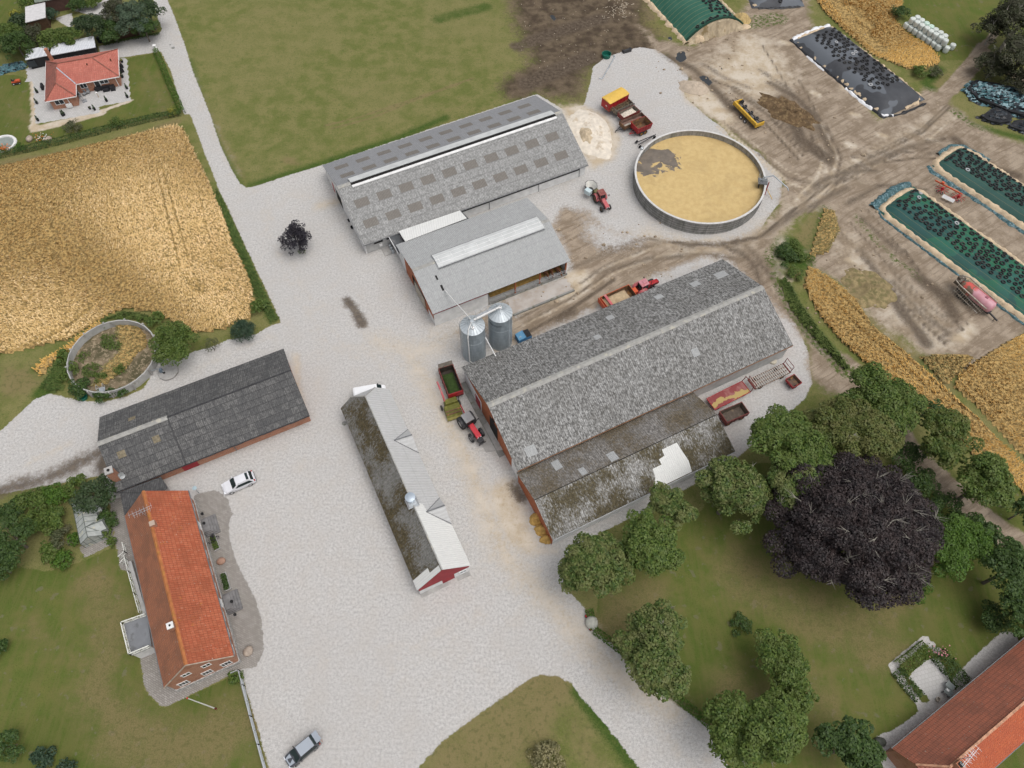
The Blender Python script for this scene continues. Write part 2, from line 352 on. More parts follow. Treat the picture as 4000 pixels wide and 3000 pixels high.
for pts, w in [([(1664,180),(1721,212),(1759,250),(1779,295),(1799,330)],1.0),([(1640,150),(1700,190),(1745,240),(1765,300)],.5),([(1809,392),(1846,364),(1896,346),(1960,318),(2040,300)],.7),([(1759,402),(1800,380),(1834,370),(1890,368)],.8),([(1659,500),(1721,460),(1784,428),(1830,405)],.7),([(1740,420),(1790,395),(1850,385)],.5),([(1556,528),(1606,546),(1631,577),(1643,612)],.7),([(1600,520),(1640,560),(1665,600)],.6),([(1500,524),(1580,532),(1660,505)],.5),([(1655,560),(1690,640),(1740,715),(1800,775)],.5),([(1668,560),(1715,660),(1770,730),(1830,800)],.4),([(1290,590),(1400,560),(1520,548),(1600,560)],.5),([(1230,580),(1330,540),(1420,530)],.4),([(1300,540),(1400,515),(1500,535)],.4),([(2062,300),(2095,330),(2145,365),(2200,380)],1.3),([(1860,470),(1960,560),(2010,620)],.6),([(2015,505),(2100,600),(2212,690)],1.0),([(1990,490),(2080,590),(2212,705)],.4),([(1895,600),(1940,660),(2000,740)],1.3),([(1860,540),(1930,640),(1990,720)],.7),([(1930,610),(1990,680),(2050,720)],.7),([(1985,600),(2040,640),(2060,680)],1.4),([(1690,215),(1730,300),(1790,345)],1.6),([(1120,100),(1200,70),(1300,40)],2.0),([(1140,180),(1210,150),(1270,125)],2.4),([(1440,120),(1500,150),(1560,210),(1580,235)],1.0),([(1520,140),(1570,170),(1620,190)],.5),([(1205,690),(1240,672)],.9),([(2000,410),(1900,400),(1830,440)],.6)]:
 zl('mud', pts, w, 2.2, .8)
zl('mud', [(0,1062),(60,1045),(130,1022),(200,985),(230,968)], 1.1, 3.5, .95)
zl('mud', [(750,648),(772,678),(782,700)], .9, 1.6, .9)
zl('mud', [(235,975),(218,1010)], 1.3, 2.5, .9)
zl('mud', [(1107,1050),(1125,1075)], 1.0, 2.0, .8)
rk_ = random.Random(21)
for rt_, n_, w_ in [([(1450,525),(1550,530),(1640,510),(1720,450),(1800,395),(1900,340),(2000,290),(2060,240)],9,20),([(1660,90),(1715,180),(1765,270),(1800,340),(1785,395),(1730,445)],8,22),([(1560,535),(1650,585),(1700,660),(1760,740),(1825,805)],6,12),([(1130,700),(1230,650),(1320,590),(1420,550),(1560,535)],7,20),([(1850,470),(1930,560),(2000,640),(2070,720)],8,40),([(1985,485),(2100,590),(2230,705)],6,14),([(1840,340),(1990,325),(2100,345),(2230,400)],6,22),([(1500,170),(1580,200),(1660,250),(1740,330)],7,30),([(1560,260),(1640,330),(1700,380),(1760,400)],5,16)]:
 for i in range(n_):
  of = rk_.uniform(-w_, w_); a_ = rk_.uniform(-w_ * .3, w_ * .3); q_ = []
  for j, (x_, y_) in enumerate(rt_):
   x2, y2 = rt_[min(j + 1, len(rt_) - 1)]; x1, y1 = rt_[max(j - 1, 0)]; dx, dy = x2 - x1, y2 - y1; L_ = math.hypot(dx, dy)
   o_ = of + a_ * math.sin(j * 1.1 + i); q_.append((x_ - dy / L_ * o_, y_ + dx / L_ * o_))
  s_ = rk_.randint(0, max(0, len(q_) - 3)); q_ = q_[s_:s_ + rk_.randint(3, 6)]
  if len(q_) > 1: zl('mud' if rk_.random() < .75 else 'tan', q_, rk_.uniform(.15, .38), .8, rk_.uniform(.55, .95))
for pts in [[(1463,113),(1478,110),(1484,128),(1470,135),(1459,128)],[(1508,165),(1524,163),(1540,178),(1533,186),(1517,175)],[(1186,32),(1196,33),(1203,42),(1195,45)],[(1443,80),(1450,78),(1453,86),(1445,88)],[(1551,143),(1566,150),(1563,154)]]:
 zp('wet', pts, .8)
zp('pave', [(56,150),(75,135),(110,128),(262,125),(274,126),(282,218),(212,230),(218,243),(77,268),(71,175),(53,178),(60,168)], .4)
zp('pave', [(1962,1462),(2000,1424),(2030,1425),(2058,1480),(2050,1495),(2008,1512)], .6)
zp('pave', [(1970,598+600),(1971,1198)], .4) if False else None
zp('cob', [(420,1068),(467,1058),(492,1078),(502,1112),(494,1132),(496,1167),(512,1217),(527,1246),(553,1296),(566,1346),(570,1407),(553,1441),(520,1446),(467,1474),(370,1522),(352,1528),(322,1500),(312,1482),(302,1420),(330,1400),(440,1300),(420,1200)], .7)
zp('cob', [(237,1078),(262,1075),(290,1150),(330,1300),(290,1240),(260,1230),(250,1167),(240,1112)], .6)
zp('cob', [(168,1180),(185,1204),(247,1174),(240,1140),(232,1120),(200,1180)], .6)
zp('conc', [(1090,640),(1223,601),(1239,627),(1109,682)], .3)
zp('lawn', [(-80,1200),(100,1235),(180,1212),(248,1180),(262,1234),(285,1240),(305,1420),(312,1490),(350,1530),(470,1475),(520,1450),(548,1550),(580,1690),(-80,1690)], 1.0)
zp('lawn', [(1285,1345),(1330,1395),(1430,1490),(1535,1568),(1600,1690),(2290,1690),(2290,900),(2100,1150),(1950,1000),(1600,1000),(1500,1120),(1300,1230)], 1.0)
zp('lawn', [(-80,150),(50,165),(72,180),(76,280),(220,247),(213,232),(283,219),(275,126),(336,114),(388,245),(300,262),(-80,340)], .5)
zp('lawn', [(-60,-60),(60,-60),(70,60),(50,80),(-60,70)], 1.0); zp('lawn', [(1945,40),(1960,-40),(2290,-40),(2290,150),(2150,60),(2090,130),(2010,130)], 2.5)
for pts, w, s in [([(200,1260),(235,1330),(230,1400),(200,1500),(260,1560)],3.0,.8),([(60,1350),(160,1420)],2.0,.5),([(270,1590),(400,1620),(540,1560)],4.0,.8),([(1340,1330),(1400,1310),(1300,1370)],4.0,.8),([(1560,1560),(1580,1480),(1700,1530)],3.0,.7),([(1600,1240),(1760,1330),(1900,1400)],5.0,.65),([(1800,1310),(1880,1340),(1960,1290)],3,.7),([(1760,1480),(1800,1560),(1780,1620)],3,.6),([(320,165),(345,200),(350,240)],2.0,.6),([(20,230),(60,260)],2,.5),([(1170,1480),(1080,1600),(1000,1650)],5,.8),([(1200,1500),(1280,1640)],2,.7)]:
 zl('dry', pts, w, 6, s)
for pts, w in [([(620,345),(640,352)],.8),([(420,200),(500,380)],1.0),([(410,150),(480,300),(530,390)],.4)]: zl('dry', pts, w, 2.0, .9)
for pts in [[(700,272),(780,252),(860,225),(960,190),(1020,170)],[(715,278),(800,256),(900,215),(1000,178)]]: zl('dry', pts, .28, .5, .95)
for pts in [[(640,240),(760,205),(900,150)],[(700,130),(830,85)],[(560,30),(700,-5)],[(780,300),(1010,225)]]: zl('dry', pts, .2, .6, .5)
zp('dry', [(1330,60),(1420,100),(1440,60),(1380,-20)], 5, .7); zp('dry', [(1760,420),(1830,520),(1760,560),(1690,540),(1710,500)], 4, .7)
zp('dry', [(2030,800),(2100,760),(2212,700),(2290,700),(2290,760),(2180,760),(2080,800),(2050,840)], 5, .8)
zl('dry', [(1880,690),(1960,760),(2040,830)], 1.6, 3, .9); zl('dry', [(1860,470),(1920,520),(1990,590)], 1.2, 3, .8)
zl('dry', [(0,355),(200,325),(380,265)], 1.0, 1.2, .95); zp('dry', [(1990,185),(2010,120),(2040,150),(2070,170),(2030,200)], 4, .7)
zp('dry', [(0,790),(60,790),(110,830),(60,850),(0,870)], 3, .8); zl('dry', [(600,1290),(560,1420)], .4, 1.5, .0)
for pts, w, s in [([(1684,600),(1709,652),(1741,702),(1784,752),(1825,800)],1.5,1),([(1680,560),(1700,530),(1730,560)],2.4,1),([(1780,450),(1770,500),(1755,540)],1.2,.6),([(1850,470),(1900,530),(1985,600)],.9,.6),([(465,420),(500,500),(545,600),(590,690)],1.0,.8),([(410,130),(440,230),(480,330),(520,400)],.9,.7),([(540,400),(700,352)],1.0,.8),([(700,352),(870,295),(960,255)],1.0,.9),([(950,40),(1050,15)],2,.6),([(1500,80),(1440,20),(1400,-20)],1.0,.9),([(1620,50),(1680,40)],2.2,.9),([(1290,130),(1270,230)],.4,.8),([(1390,640),(1391,641)],.1,0),([(2060,240),(2100,270),(2212,300)],1.0,.8),([(2030,150),(2000,180),(2010,190)],1.2,.9),([(0,760),(70,740),(210,660)],.5,.9),([(70,800),(140,765),(225,690)],.5,.9),([(90,850),(130,810),(145,790)],1.4,1),([(1260,1490),(1310,1560),(1400,1680)],1.6,.9),([(1110,1130),(1125,1180),(1100,1190)],.8,.7),([(1180,140),(1200,155)],.8,.6),([(1850,620),(1830,640)],.6,.8),([(2000,790),(2060,780)],2,.6)]:
 zl('weed', pts, w, 2.0, s)
ATTR = ['grav', 'dirt', 'soil', 'tan', 'mud', 'wet', 'pave', 'cob', 'conc', 'lawn', 'dry', 'weed']
def zone_fields(p):
 out = {a: np.zeros(len(p)) for a in ATTR}
 for attr, kind, pts, w, soft, s in Z:
  lo, hi = pts.min(0) - w - soft, pts.max(0) + w + soft
  m = (p[:, 0] > lo[0]) & (p[:, 0] < hi[0]) & (p[:, 1] > lo[1]) & (p[:, 1] < hi[1])
  if not m.any(): continue
  q = p[m]; d = sd_line(q, pts, w) if kind == 'L' else sd_poly(q, pts)
  f = np.clip(.5 + d / soft, 0, 1)
  if kind == 'X': out[attr][m] *= 1 - s * f
  else: out[attr][m] = np.maximum(out[attr][m], s * f)
 return out
def ground_material():
 m = NT('ground_surface'); v = m.n('ShaderNodeNewGeometry').outputs['Position']
 x, y, z = m.sep(v)
 n0 = m.noise(v, .045, 4); n1 = m.noise(v, .35, 5, .6); n2 = m.noise(v, 1.6, 4, .65); n3 = m.noise(v, 5.5, 3, .7); n4 = m.noise(v, 2.6, 2, .5)
 jit = m.math('ADD', m.math('MULTIPLY', m.math('SUBTRACT', n2, .5), .75), m.math('MULTIPLY', m.math('SUBTRACT', n3, .5), .45))
 jit2 = m.math('ADD', jit, m.math('MULTIPLY', m.math('SUBTRACT', n1, .5), .8))
 def A(name): return m.n('ShaderNodeAttribute', attribute_name=name).outputs['Fac']
 def E(name, w=.12, soft=False):
  a = A(name); q = m.math('ADD', a, jit2 if soft else jit)
  lo = m.math('MINIMUM', m.math('MULTIPLY', a, 6.0), 1.0)
  return m.math('MULTIPLY', m.step(q, .5 - w, .5 + w), lo)
 g3 = m.step(n3, .35, .65)
 gn = m.math('ADD', m.math('MULTIPLY', m.noise(v, 11.0, 2, .6), .6), m.math('MULTIPLY', m.noise(v, 3.0, 3, .6), .4))
 c = m.mix(m.step(n1, .36, .64), (.118, .138, .036), (.185, .176, .066))
 c = m.mix(m.math('MULTIPLY', m.step(n0, .46, .60), .5), c, (.205, .185, .078))
 c = m.mix(m.math('MULTIPLY', m.step(n2, .54, .70), .55), c, (.058, .092, .022))
 c = m.mix(m.math('MULTIPLY', m.step(n3, .45, .68), .55), c, (.055, .066, .020)); c = m.mix(m.math('MULTIPLY', m.step(gn, .50, .62), .45), c, (.235, .21, .10))
 l = m.mix(m.step(n1, .35, .68), (.088, .120, .025), (.128, .132, .038))
 l = m.mix(m.math('MULTIPLY', m.step(n0, .40, .6), .5), l, (.070, .098, .020))
 l = m.mix(m.math('MULTIPLY', m.step(n3, .48, .72), .5), l, (.036, .052, .013)); l = m.mix(m.math('MULTIPLY', m.step(gn, .52, .64), .3), l, (.15, .15, .05))
 c = m.mix(E('lawn', .08), c, l)
 spt = m.step(m.noise(v, .75, 3, .5), .635, .67); c = m.mix(m.math('MULTIPLY', m.math('MULTIPLY', spt, E('lawn', .08)), .55), c, (.150, .142, .095))
 mow = m.noise(m.scalev(v, .9, .12, 1), 1.0, 3, .5, 1.2); c = m.mix(m.math('MULTIPLY', m.math('MULTIPLY', m.step(mow, .42, .62), E('lawn', .08)), .38), c, (.135, .125, .045))
 d = m.mix(g3, (.165, .128, .062), (.225, .175, .09)); d = m.mix(m.math('MULTIPLY', m.step(n2, .5, .62), .5), d, (.085, .085, .032))
 c = m.mix(m.math('MULTIPLY', E('dry', .35, True), .66), c, d)
 w = m.mix(m.step(n2, .35, .65), (.045, .088, .016), (.085, .115, .028)); w = m.mix(m.math('MULTIPLY', m.step(n3, .45, .65), .5), w, (.024, .04, .01))
 c = m.mix(E('weed', .3, True), c, w)
 s = m.mix(m.step(n1, .38, .62), (.066, .048, .034), (.155, .118, .08)); s = m.mix(m.math('MULTIPLY', m.step(n2, .52, .6), .35), s, (.10, .085, .045)); s = m.mix(m.math('MULTIPLY', g3, .35), s, (.045, .034, .025))
 c = m.mix(E('soil', .32, True), c, s)
 g = m.mix(m.step(gn, .36, .62), (.315, .306, .294), (.555, .542, .524))
 g = m.mix(m.math('MULTIPLY', m.step(n1, .42, .66), .30), g, (.43, .395, .355))
 g = m.mix(m.math('MULTIPLY', m.step(n0, .47, .58), .22), g, (.40, .385, .37))
 c = m.mix(E('grav', .10), c, g)
 ang = m.math('ADD', m.math('MULTIPLY', x, .55), m.math('MULTIPLY', y, -.83))
 cv = m.n('ShaderNodeCombineXYZ'); m.put(cv.inputs[0], m.math('MULTIPLY', ang, 1.6)); m.put(cv.inputs[1], m.math('MULTIPLY', m.math('ADD', m.math('MULTIPLY', x, .83), m.math('MULTIPLY', y, .55)), .16))
 rut = m.noise(cv.outputs[0], 1.0, 4, .6, .6)
 e = m.mix(m.step(n1, .36, .64), (.235, .185, .135), (.365, .300, .230)); e = m.mix(m.math('MULTIPLY', m.step(rut, .46, .64), .62), e, (.175, .132, .092))
 e = m.mix(m.math('MULTIPLY', m.step(n2, .58, .68), .6), e, (.44, .35, .25)); e = m.mix(m.math('MULTIPLY', g3, .25), e, (.12, .095, .07))
 c = m.mix(E('dirt', .28, True), c, e)
 t = m.mix(m.step(n1, .35, .65), (.46, .375, .265), (.56, .50, .415)); t = m.mix(m.math('MULTIPLY', m.step(n2, .52, .68), .4), t, (.34, .27, .185)); t = m.mix(m.math('MULTIPLY', g3, .2), t, (.26, .21, .15))
 ta = m.math('MULTIPLY', m.step(m.math('ADD', A('tan'), m.math('MULTIPLY', jit2, .8)), .12, .85), m.math('MINIMUM', m.math('MULTIPLY', A('tan'), 5.0), 1.0))
 c = m.mix(ta, c, t)
 u = m.mix(m.step(n2, .35, .65), (.062, .046, .034), (.125, .098, .072))
 c = m.mix(m.math('MULTIPLY', E('mud', .3, True), .9), c, u)
 c = m.mix(m.math('MULTIPLY', m.math('MULTIPLY', E('weed', .2, True), m.step(n2, .42, .6)), m.step(A('dirt'), .3, .6)), c, w)
 def bricks(bw, bh, c1, c2, mo, rot):
  mp = m.n('ShaderNodeMapping'); m.put(mp.inputs[0], v); mp.inputs['Rotation'].default_value = (0, 0, rot)
  b = m.n('ShaderNodeTexBrick'); m.put(b.inputs['Vector'], mp.outputs[0]); b.inputs['Scale'].default_value = 1
  b.inputs['Brick Width'].default_value = bw; b.inputs['Row Height'].default_value = bh; b.inputs['Mortar Size'].default_value = .02
  m.put(b.inputs['Color1'], c1); m.put(b.inputs['Color2'], c2); m.put(b.inputs['Mortar'], mo); return b.outputs[0]
 pv = bricks(.5, .5, (.44, .435, .42), (.49, .48, .47), (.33, .325, .31), -.25)
 c = m.mix(E('pave', .06), c, m.mix(m.math('MULTIPLY', g3, .2), pv, (.33, .32, .31)))
 cb = bricks(.42, .22, (.255, .235, .215), (.335, .315, .29), (.17, .155, .14), .46)
 c = m.mix(E('cob', .08), c, m.mix(m.math('MULTIPLY', m.step(n1, .4, .65), .4), cb, (.21, .195, .17)))
 cc = m.mix(m.step(n1, .35, .65), (.36, .315, .275), (.46, .43, .40)); cc = m.mix(m.math('MULTIPLY', m.step(n2, .55, .7), .4), cc, (.42, .32, .19))
 c = m.mix(E('conc', .06), c, cc)
 wet = E('wet', .06); c = m.mix(wet, c, (.045, .05, .055))
 m.col(c); m.rough(m.lin(wet, 0, 1, .95, .12)); m.bsdf.inputs['Specular IOR Level'].default_value = .12
 h = m.math('ADD', m.math('MULTIPLY', n3, .7), m.math('MULTIPLY', gn, .6))
 m.bump(m.math('MULTIPLY', h, m.math('MULTIPLY', m.lin(wet, 0, 1, 1, 0), m.lin(A('grav'), 0, 1, 1, .25))), .4, .06)
 return m.mat
GROUND = ground_material()
def make_ground():
 st = .55
 xs = np.arange(-150, 150.01, st); ys = np.arange(-8, 196, st)
 nx, ny = len(xs), len(ys)
 X, Y = np.meshgrid(xs, ys); p = np.stack([X.ravel(), Y.ravel()], 1)
 f = zone_fields(p)
 idx = (np.arange(ny - 1)[:, None] * nx + np.arange(nx - 1)[None]).ravel()
 faces = np.stack([idx, idx + 1, idx + 1 + nx, idx + nx], 1)
 fc = {a: f[a][faces].mean(1) for a in ATTR}
 cls = np.zeros(len(faces), int)
 names = ['pasture', 'lawn', 'gravel_yard', 'bare_soil', 'dirt_yard', 'patio', 'cobbled_path', 'concrete_slab', 'puddle']
 for i, a in ((1, 'lawn'), (3, 'soil'), (2, 'grav'), (4, 'dirt'), (5, 'pave'), (6, 'cob'), (7, 'conc'), (8, 'wet')):
  cls[fc[a] > (.5 if a != 'soil' else .55)] = i
  if a == 'grav': pass
 for i, nm in enumerate(names):
  fs = faces[cls == i]
  if not len(fs): continue
  used, inv = np.unique(fs, return_inverse=True)
  v3 = np.concatenate([p[used], np.zeros((len(used), 1))], 1)
  o = np_mesh(nm, v3, inv.reshape(-1, 4), GROUND)
  for a in ATTR:
   at = o.data.attributes.new(a, 'FLOAT', 'POINT'); at.data.foreach_set('value', f[a][used].astype(np.float32))
  tag(o, kind='structure')
 B = 2500; x0, x1, y0, y1 = xs[0], xs[-1], ys[0], ys[-1]
 vs = [(-B, -B, 0), (B, -B, 0), (B, B, 0), (-B, B, 0), (x0, y0, 0), (x1, y0, 0), (x1, y1, 0), (x0, y1, 0)]
 mb = MB(); mb.add(vs, [(0, 1, 5, 4), (1, 2, 6, 5), (2, 3, 7, 6), (3, 0, 4, 7)])
 tag(mb.build('ground', GROUND), kind='structure')
make_ground()
# ------------------------------------------------------------------ shared materials
WHITE = pm('white_render', (.70, .70, .69), .7, .10, 1.0, spot=(.50, .48, .45), spot_scale=1.2, spot_lo=.62, spot_hi=.8)
WHITEP = pm('white_paint', (.78, .78, .77), .45, .05, 2.0)
GREYW = pm('grey_render', (.44, .44, .43), .8, .12, 1.0)
REDB = brick('red_brick', (.36, .125, .065), (.42, .165, .085), (.42, .33, .26))
REDC = pm('rust_red_cladding', (.36, .115, .05), .7, .12, 1.5)
CRIMSON = pm('crimson_cladding', (.30, .022, .032), .55, .12, 1.2)
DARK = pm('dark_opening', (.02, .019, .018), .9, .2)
BLACKW = pm('black_boards', (.022, .022, .024), .6, .2, 2)
GLASS = pm('window_glass', (.035, .042, .048), .08, .2, .6)
CARGLASS = pm('car_glass', (.02, .032, .032), .06, .15, .8)
CONC = pm('concrete', (.36, .35, .335), .85, .16, .8, spot=(.24, .23, .21), spot_scale=.9, spot_lo=.55, spot_hi=.72, bump=.2)
CONCD = pm('old_concrete', (.25, .25, .235), .9, .2, .8, spot=(.15, .155, .12), spot_scale=1.3, spot_lo=.5, spot_hi=.66, bump=.2)
TIMBER = pm('grey_timber', (.20, .175, .145), .85, .25, 2.5, fine=20)
BROWNT = pm('brown_timber', (.085, .048, .030), .8, .25, 2.5)
STEEL = pm('galvanised_steel', (.48, .51, .53), .42, .10, 1.0, metal=.55)
PIPE = pm('white_pipe', (.68, .68, .66), .4, .06)
DMETAL = pm('dark_metal', (.045, .045, .048), .5, .3, 3)
GUTTER = pm('gutter', (.16, .165, .17), .5, .2)
RUBBER = pm('rubber', (.026, .026, .027), .8, .3, 4)
RUBBERD = pm('dusty_rubber', (.045, .044, .042), .85, .35, 3)
CHROME = pm('alloy', (.55, .55, .55), .35, .1, metal=.5)
RED = pm('red_paint', (.36, .022, .026), .42, .15, 1.5, spot=(.20, .05, .035), spot_scale=1.6, spot_lo=.6, spot_hi=.75)
REDP = pm('faded_red_paint', (.50, .12, .13), .5, .12, 1.2, spot=(.44, .24, .22), spot_scale=1.4, spot_lo=.52, spot_hi=.7)
REDO = pm('orange_red_paint', (.56, .10, .04), .45, .15, 2)
REDD = pm('dull_red_paint', (.185, .038, .034), .6, .2, 1.5, spot=(.13, .065, .045), spot_scale=1.5)
RUST = pm('rusty_steel', (.15, .085, .05), .8, .3, 2, spot=(.24, .125, .045), spot_scale=1.4, spot_lo=.5, spot_hi=.62)
RUSTY = pm('rust_rims', (.34, .16, .03), .7, .25, 3)
YELLOW = pm('yellow_paint', (.62, .38, .045), .5, .12, 1.5, spot=(.30, .19, .05), spot_scale=2.2, spot_lo=.58, spot_hi=.7)
TARPY = pm('yellow_tarpaulin', (.66, .43, .09), .55, .08, .8)
BLUE = pm('blue_paint', (.03, .16, .33), .45, .15, 1.5, spot=(.25, .33, .36), spot_scale=1.1, spot_lo=.58, spot_hi=.7)
OLIVE = pm('olive_paint', (.125, .125, .022), .55, .2, 1.5, spot=(.20, .185, .05), spot_scale=1.5)
GREENP = pm('green_plastic', (.012, .12, .085), .4, .15)
GRAIN = pm('grain_heap', (.46, .35, .22), .95, .15, 2.5, bump=.5, spot=(.36, .255, .15), spot_scale=2)
STRAW = pm('straw', (.46, .29, .09), .95, .25, 2, bump=.6, fine=16)
STONE = pm('stone', (.40, .33, .27), .8, .2, 2)
MILKY = pm('milky_plastic', (.54, .555, .55), .35, .08, .7)
TAIL = pm('tail_lamp', (.40, .015, .012), .25, .1)
LAMPW = pm('head_lamp', (.75, .77, .80), .1, .05)
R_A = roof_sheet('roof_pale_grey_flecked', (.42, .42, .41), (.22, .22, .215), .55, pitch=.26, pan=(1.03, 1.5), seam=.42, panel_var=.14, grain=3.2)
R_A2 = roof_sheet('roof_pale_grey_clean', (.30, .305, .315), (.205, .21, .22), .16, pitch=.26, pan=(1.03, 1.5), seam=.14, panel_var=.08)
R_B = roof_sheet('roof_light_grey', (.43, .44, .44), (.30, .305, .30), .18, pitch=.26, pan=(1.03, 1.5), seam=.16, panel_var=.10)
R_C = roof_sheet('roof_lichened', (.43, .43, .42), (.07, .066, .058), .84, pitch=.30, pan=(1.05, 1.6), seam=.06, panel_var=.12, grain=3.6)
R_C2 = roof_sheet('roof_lichened_pale', (.48, .48, .47), (.09, .085, .075), .80, pitch=.30, pan=(1.05, 1.6), seam=.06, panel_var=.12, grain=3.6)
R_D = roof_sheet('roof_dark_slate_sheets', (.225, .222, .215), (.06, .061, .064), .62, pitch=.26, pan=(1.08, .95), seam=.75, panel_var=.55, grain=4.5)
R_E1 = roof_sheet('roof_mossy_grey', (.30, .30, .285), (.13, .125, .11), .5, moss=(.060, .048, .024), moss_lo=.54, moss_hi=.66, pitch=.30, seam=.1)
R_E2 = roof_sheet('roof_light_sheets', (.54, .545, .545), (.42, .42, .41), .10, pitch=.42, pan=(2.1, 2.0), seam=.14, panel_var=.10)
R_G1 = roof_sheet('roof_mossy_brown', (.36, .345, .33), (.10, .09, .075), .7, moss=(.085, .068, .044), moss_lo=.50, moss_hi=.72, pitch=.30, seam=.08)
R_G2 = roof_sheet('roof_mossy_streaked', (.58, .58, .57), (.10, .09, .07), .7, moss=(.060, .050, .028), moss_lo=.52, moss_hi=.66, pitch=.30, seam=.08)
R_NEW = roof_sheet('roof_new_white', (.72, .725, .70), (.62, .625, .61), .04, pitch=.30, seam=.05, panel_var=.04)
R_LINK = roof_sheet('roof_black_sheets', (.12, .12, .12), (.04, .04, .042), .5, pitch=.3, pan=(1.1, 2.2), seam=.5, panel_var=.3)
T_OR = roof_tile('tiles_orange', (.40, .102, .050), (.48, .150, .078), (.26, .075, .036), (.48, .20, .03), .60)
T_BR = roof_tile('tiles_weathered', (.42, .165, .090), (.35, .145, .085), (.19, .095, .062), (.38, .19, .04), .62)
T_I1 = roof_tile('tiles_brown_orange', (.43, .145, .088), (.36, .130, .082), (.21, .092, .064), (.36, .15, .04), .62)
T_I2 = roof_tile('tiles_bright_orange', (.52, .135, .060), (.46, .105, .048), (.38, .10, .055), (.46, .22, .14), .66)
T_BU = roof_tile('tiles_salmon', (.43, .135, .10), (.50, .175, .13), (.33, .105, .08), (.16, .085, .07), .70, .34, .40)
T_BU2 = roof_tile('tiles_salmon_shaded', (.34, .115, .085), (.28, .10, .08), (.16, .075, .06), (.12, .07, .055), .58, .34, .40)  # darker salmon copy: the left slope's shade painted into the colour, with more stain blotches
RIDGE = pm('grey_ridge', (.33, .325, .305), .85, .15, 1.5, spot=(.42, .40, .34), spot_scale=.8)
RIDGE_OR = pm('mossy_ridge_tiles', (.44, .165, .060), .85, .2, 1.2, spot=(.42, .20, .05), spot_scale=1.0)
SKYL = roof_sheet('rooflight_sheets', (.215, .20, .18), (.165, .15, .135), .2, pitch=.26, seam=.05)
ASPH = pm('roofing_felt', (.20, .21, .225), .9, .12, .6, spot=(.14, .145, .15), spot_scale=.8)
FELTD = pm('dark_felt', (.085, .09, .095), .8, .2, .6, spot=(.16, .16, .16), spot_scale=.7)
# ------------------------------------------------------------------ buildings
def gable_parts(root, L, W, he, hr, wall, slope_f, slope_b, ridge, oh=.3, ohe=.3, th=.09, wallname='wall', gable=None, ridge_w=.35, walls_open=None):
 """closed gabled body, local x along the ridge. L, W are the roof's outline at the eaves; slope_f is -y, slope_b is +y"""
 l, w = L / 2 - ohe, W / 2 - oh
 k_ = (hr - he) / (W / 2); hw = he + k_ * oh - th - .02
 top = hr - th - .02
 mb = MB()
 vs = [(-l, -w, 0), (l, -w, 0), (l, w, 0), (-l, w, 0), (-l, -w, hw), (l, -w, hw), (l, w, hw), (-l, w, hw), (-l, 0, top), (l, 0, top)]
 if gable:
  mb.add(vs, [(0, 1, 5, 4), (2, 3, 7, 6), (4, 5, 9, 8), (6, 7, 8, 9)])
  for nm, m, fs in (('gable_wall', gable, [(3, 0, 4, 8, 7)]), ('gable_wall', gable, [(1, 2, 6, 9, 5)])):
   g = MB(); g.add(vs, fs); g.build(nm, m, root)
 else:
  mb.add(vs, [(0, 1, 5, 4), (2, 3, 7, 6), (4, 5, 9, 8), (6, 7, 8, 9), (3, 0, 4, 8, 7), (1, 2, 6, 9, 5)])
 mb.build(wallname, wall, root)
 a = L / 2; b = W / 2
 f = MB(); f.slab([(-a, -b, he), (a, -b, he), (a, 0, hr), (-a, 0, hr)], th); rf = f.build('roof_slope', slope_f, root)
 g = MB(); g.slab([(a, b, he), (-a, b, he), (-a, 0, hr), (a, 0, hr)], th); rb = g.build('roof_slope', slope_b, root)
 if ridge:
  r = MB(); zz = hr + .05; d = ridge_w; dz = k_ * d
  r.slab([(-a - .02, -d, zz - dz), (a + .02, -d, zz - dz), (a + .02, 0, zz), (-a - .02, 0, zz)], .08)
  r.slab([(a + .02, d, zz - dz), (-a - .02, d, zz - dz), (-a - .02, 0, zz), (a + .02, 0, zz)], .08)
  r.build('ridge_cap', ridge, root)
 return rf, rb
def gutters(root, L, W, he, sides=(-1, 1), mat=None):
 for s in sides:
  g = MB(); g.tube((-L / 2, s * (W / 2 + .06), he - .12), (L / 2, s * (W / 2 + .06), he - .12), .075, n=6); g.build('gutter', mat or GUTTER, root)
def window_on(root, c, w, h, face, frame=WHITEP, glass=GLASS, bars=1, d=.06, name='window'):
 """window on a wall; face is the outward local direction '-x','+x','-y','+y'"""
 cx, cy, cz = c; ax = 0 if face[1] == 'x' else 1; s = 1 if face[0] == '+' else -1
 def bx(mb, a, z, sw, sh, t, off):
  if ax == 0: mb.box(cx + s * off, cy + a, cz + z, t, sw, sh)
  else: mb.box(cx + a, cy + s * off, cz + z, sw, t, sh)
 f = MB()
 bx(f, 0, h / 2, w + .14, .09, d, d / 2); bx(f, 0, -h / 2, w + .14, .09, d, d / 2)
 for q in (-1, 1): bx(f, q * w / 2, 0, .09, h - .09, d, d / 2)
 for i in range(bars): bx(f, (i + 1) * w / (bars + 1) - w / 2, 0, .06, h - .09, d * .8, d * .4)
 o = f.build(name, frame, root)
 g = MB(); bx(g, 0, 0, w - .09, h - .09, .02, .012); g.build('pane', glass, o)
 return o
def panel_on(root, c, w, h, face, mat, name, t=.05, off=0.0, parent=None):
 cx, cy, cz = c; s = 1 if face[0] == '+' else -1; m = MB()
 if face[1] == 'x': m.box(cx + s * (t / 2 + off), cy, cz, t, w, h)
 else: m.box(cx, cy + s * (t / 2 + off), cz, w, t, h)
 return m.build(name, mat, parent or root)
def on_slope(W, he, hr, y): return hr - (hr - he) * abs(y) / (W / 2)
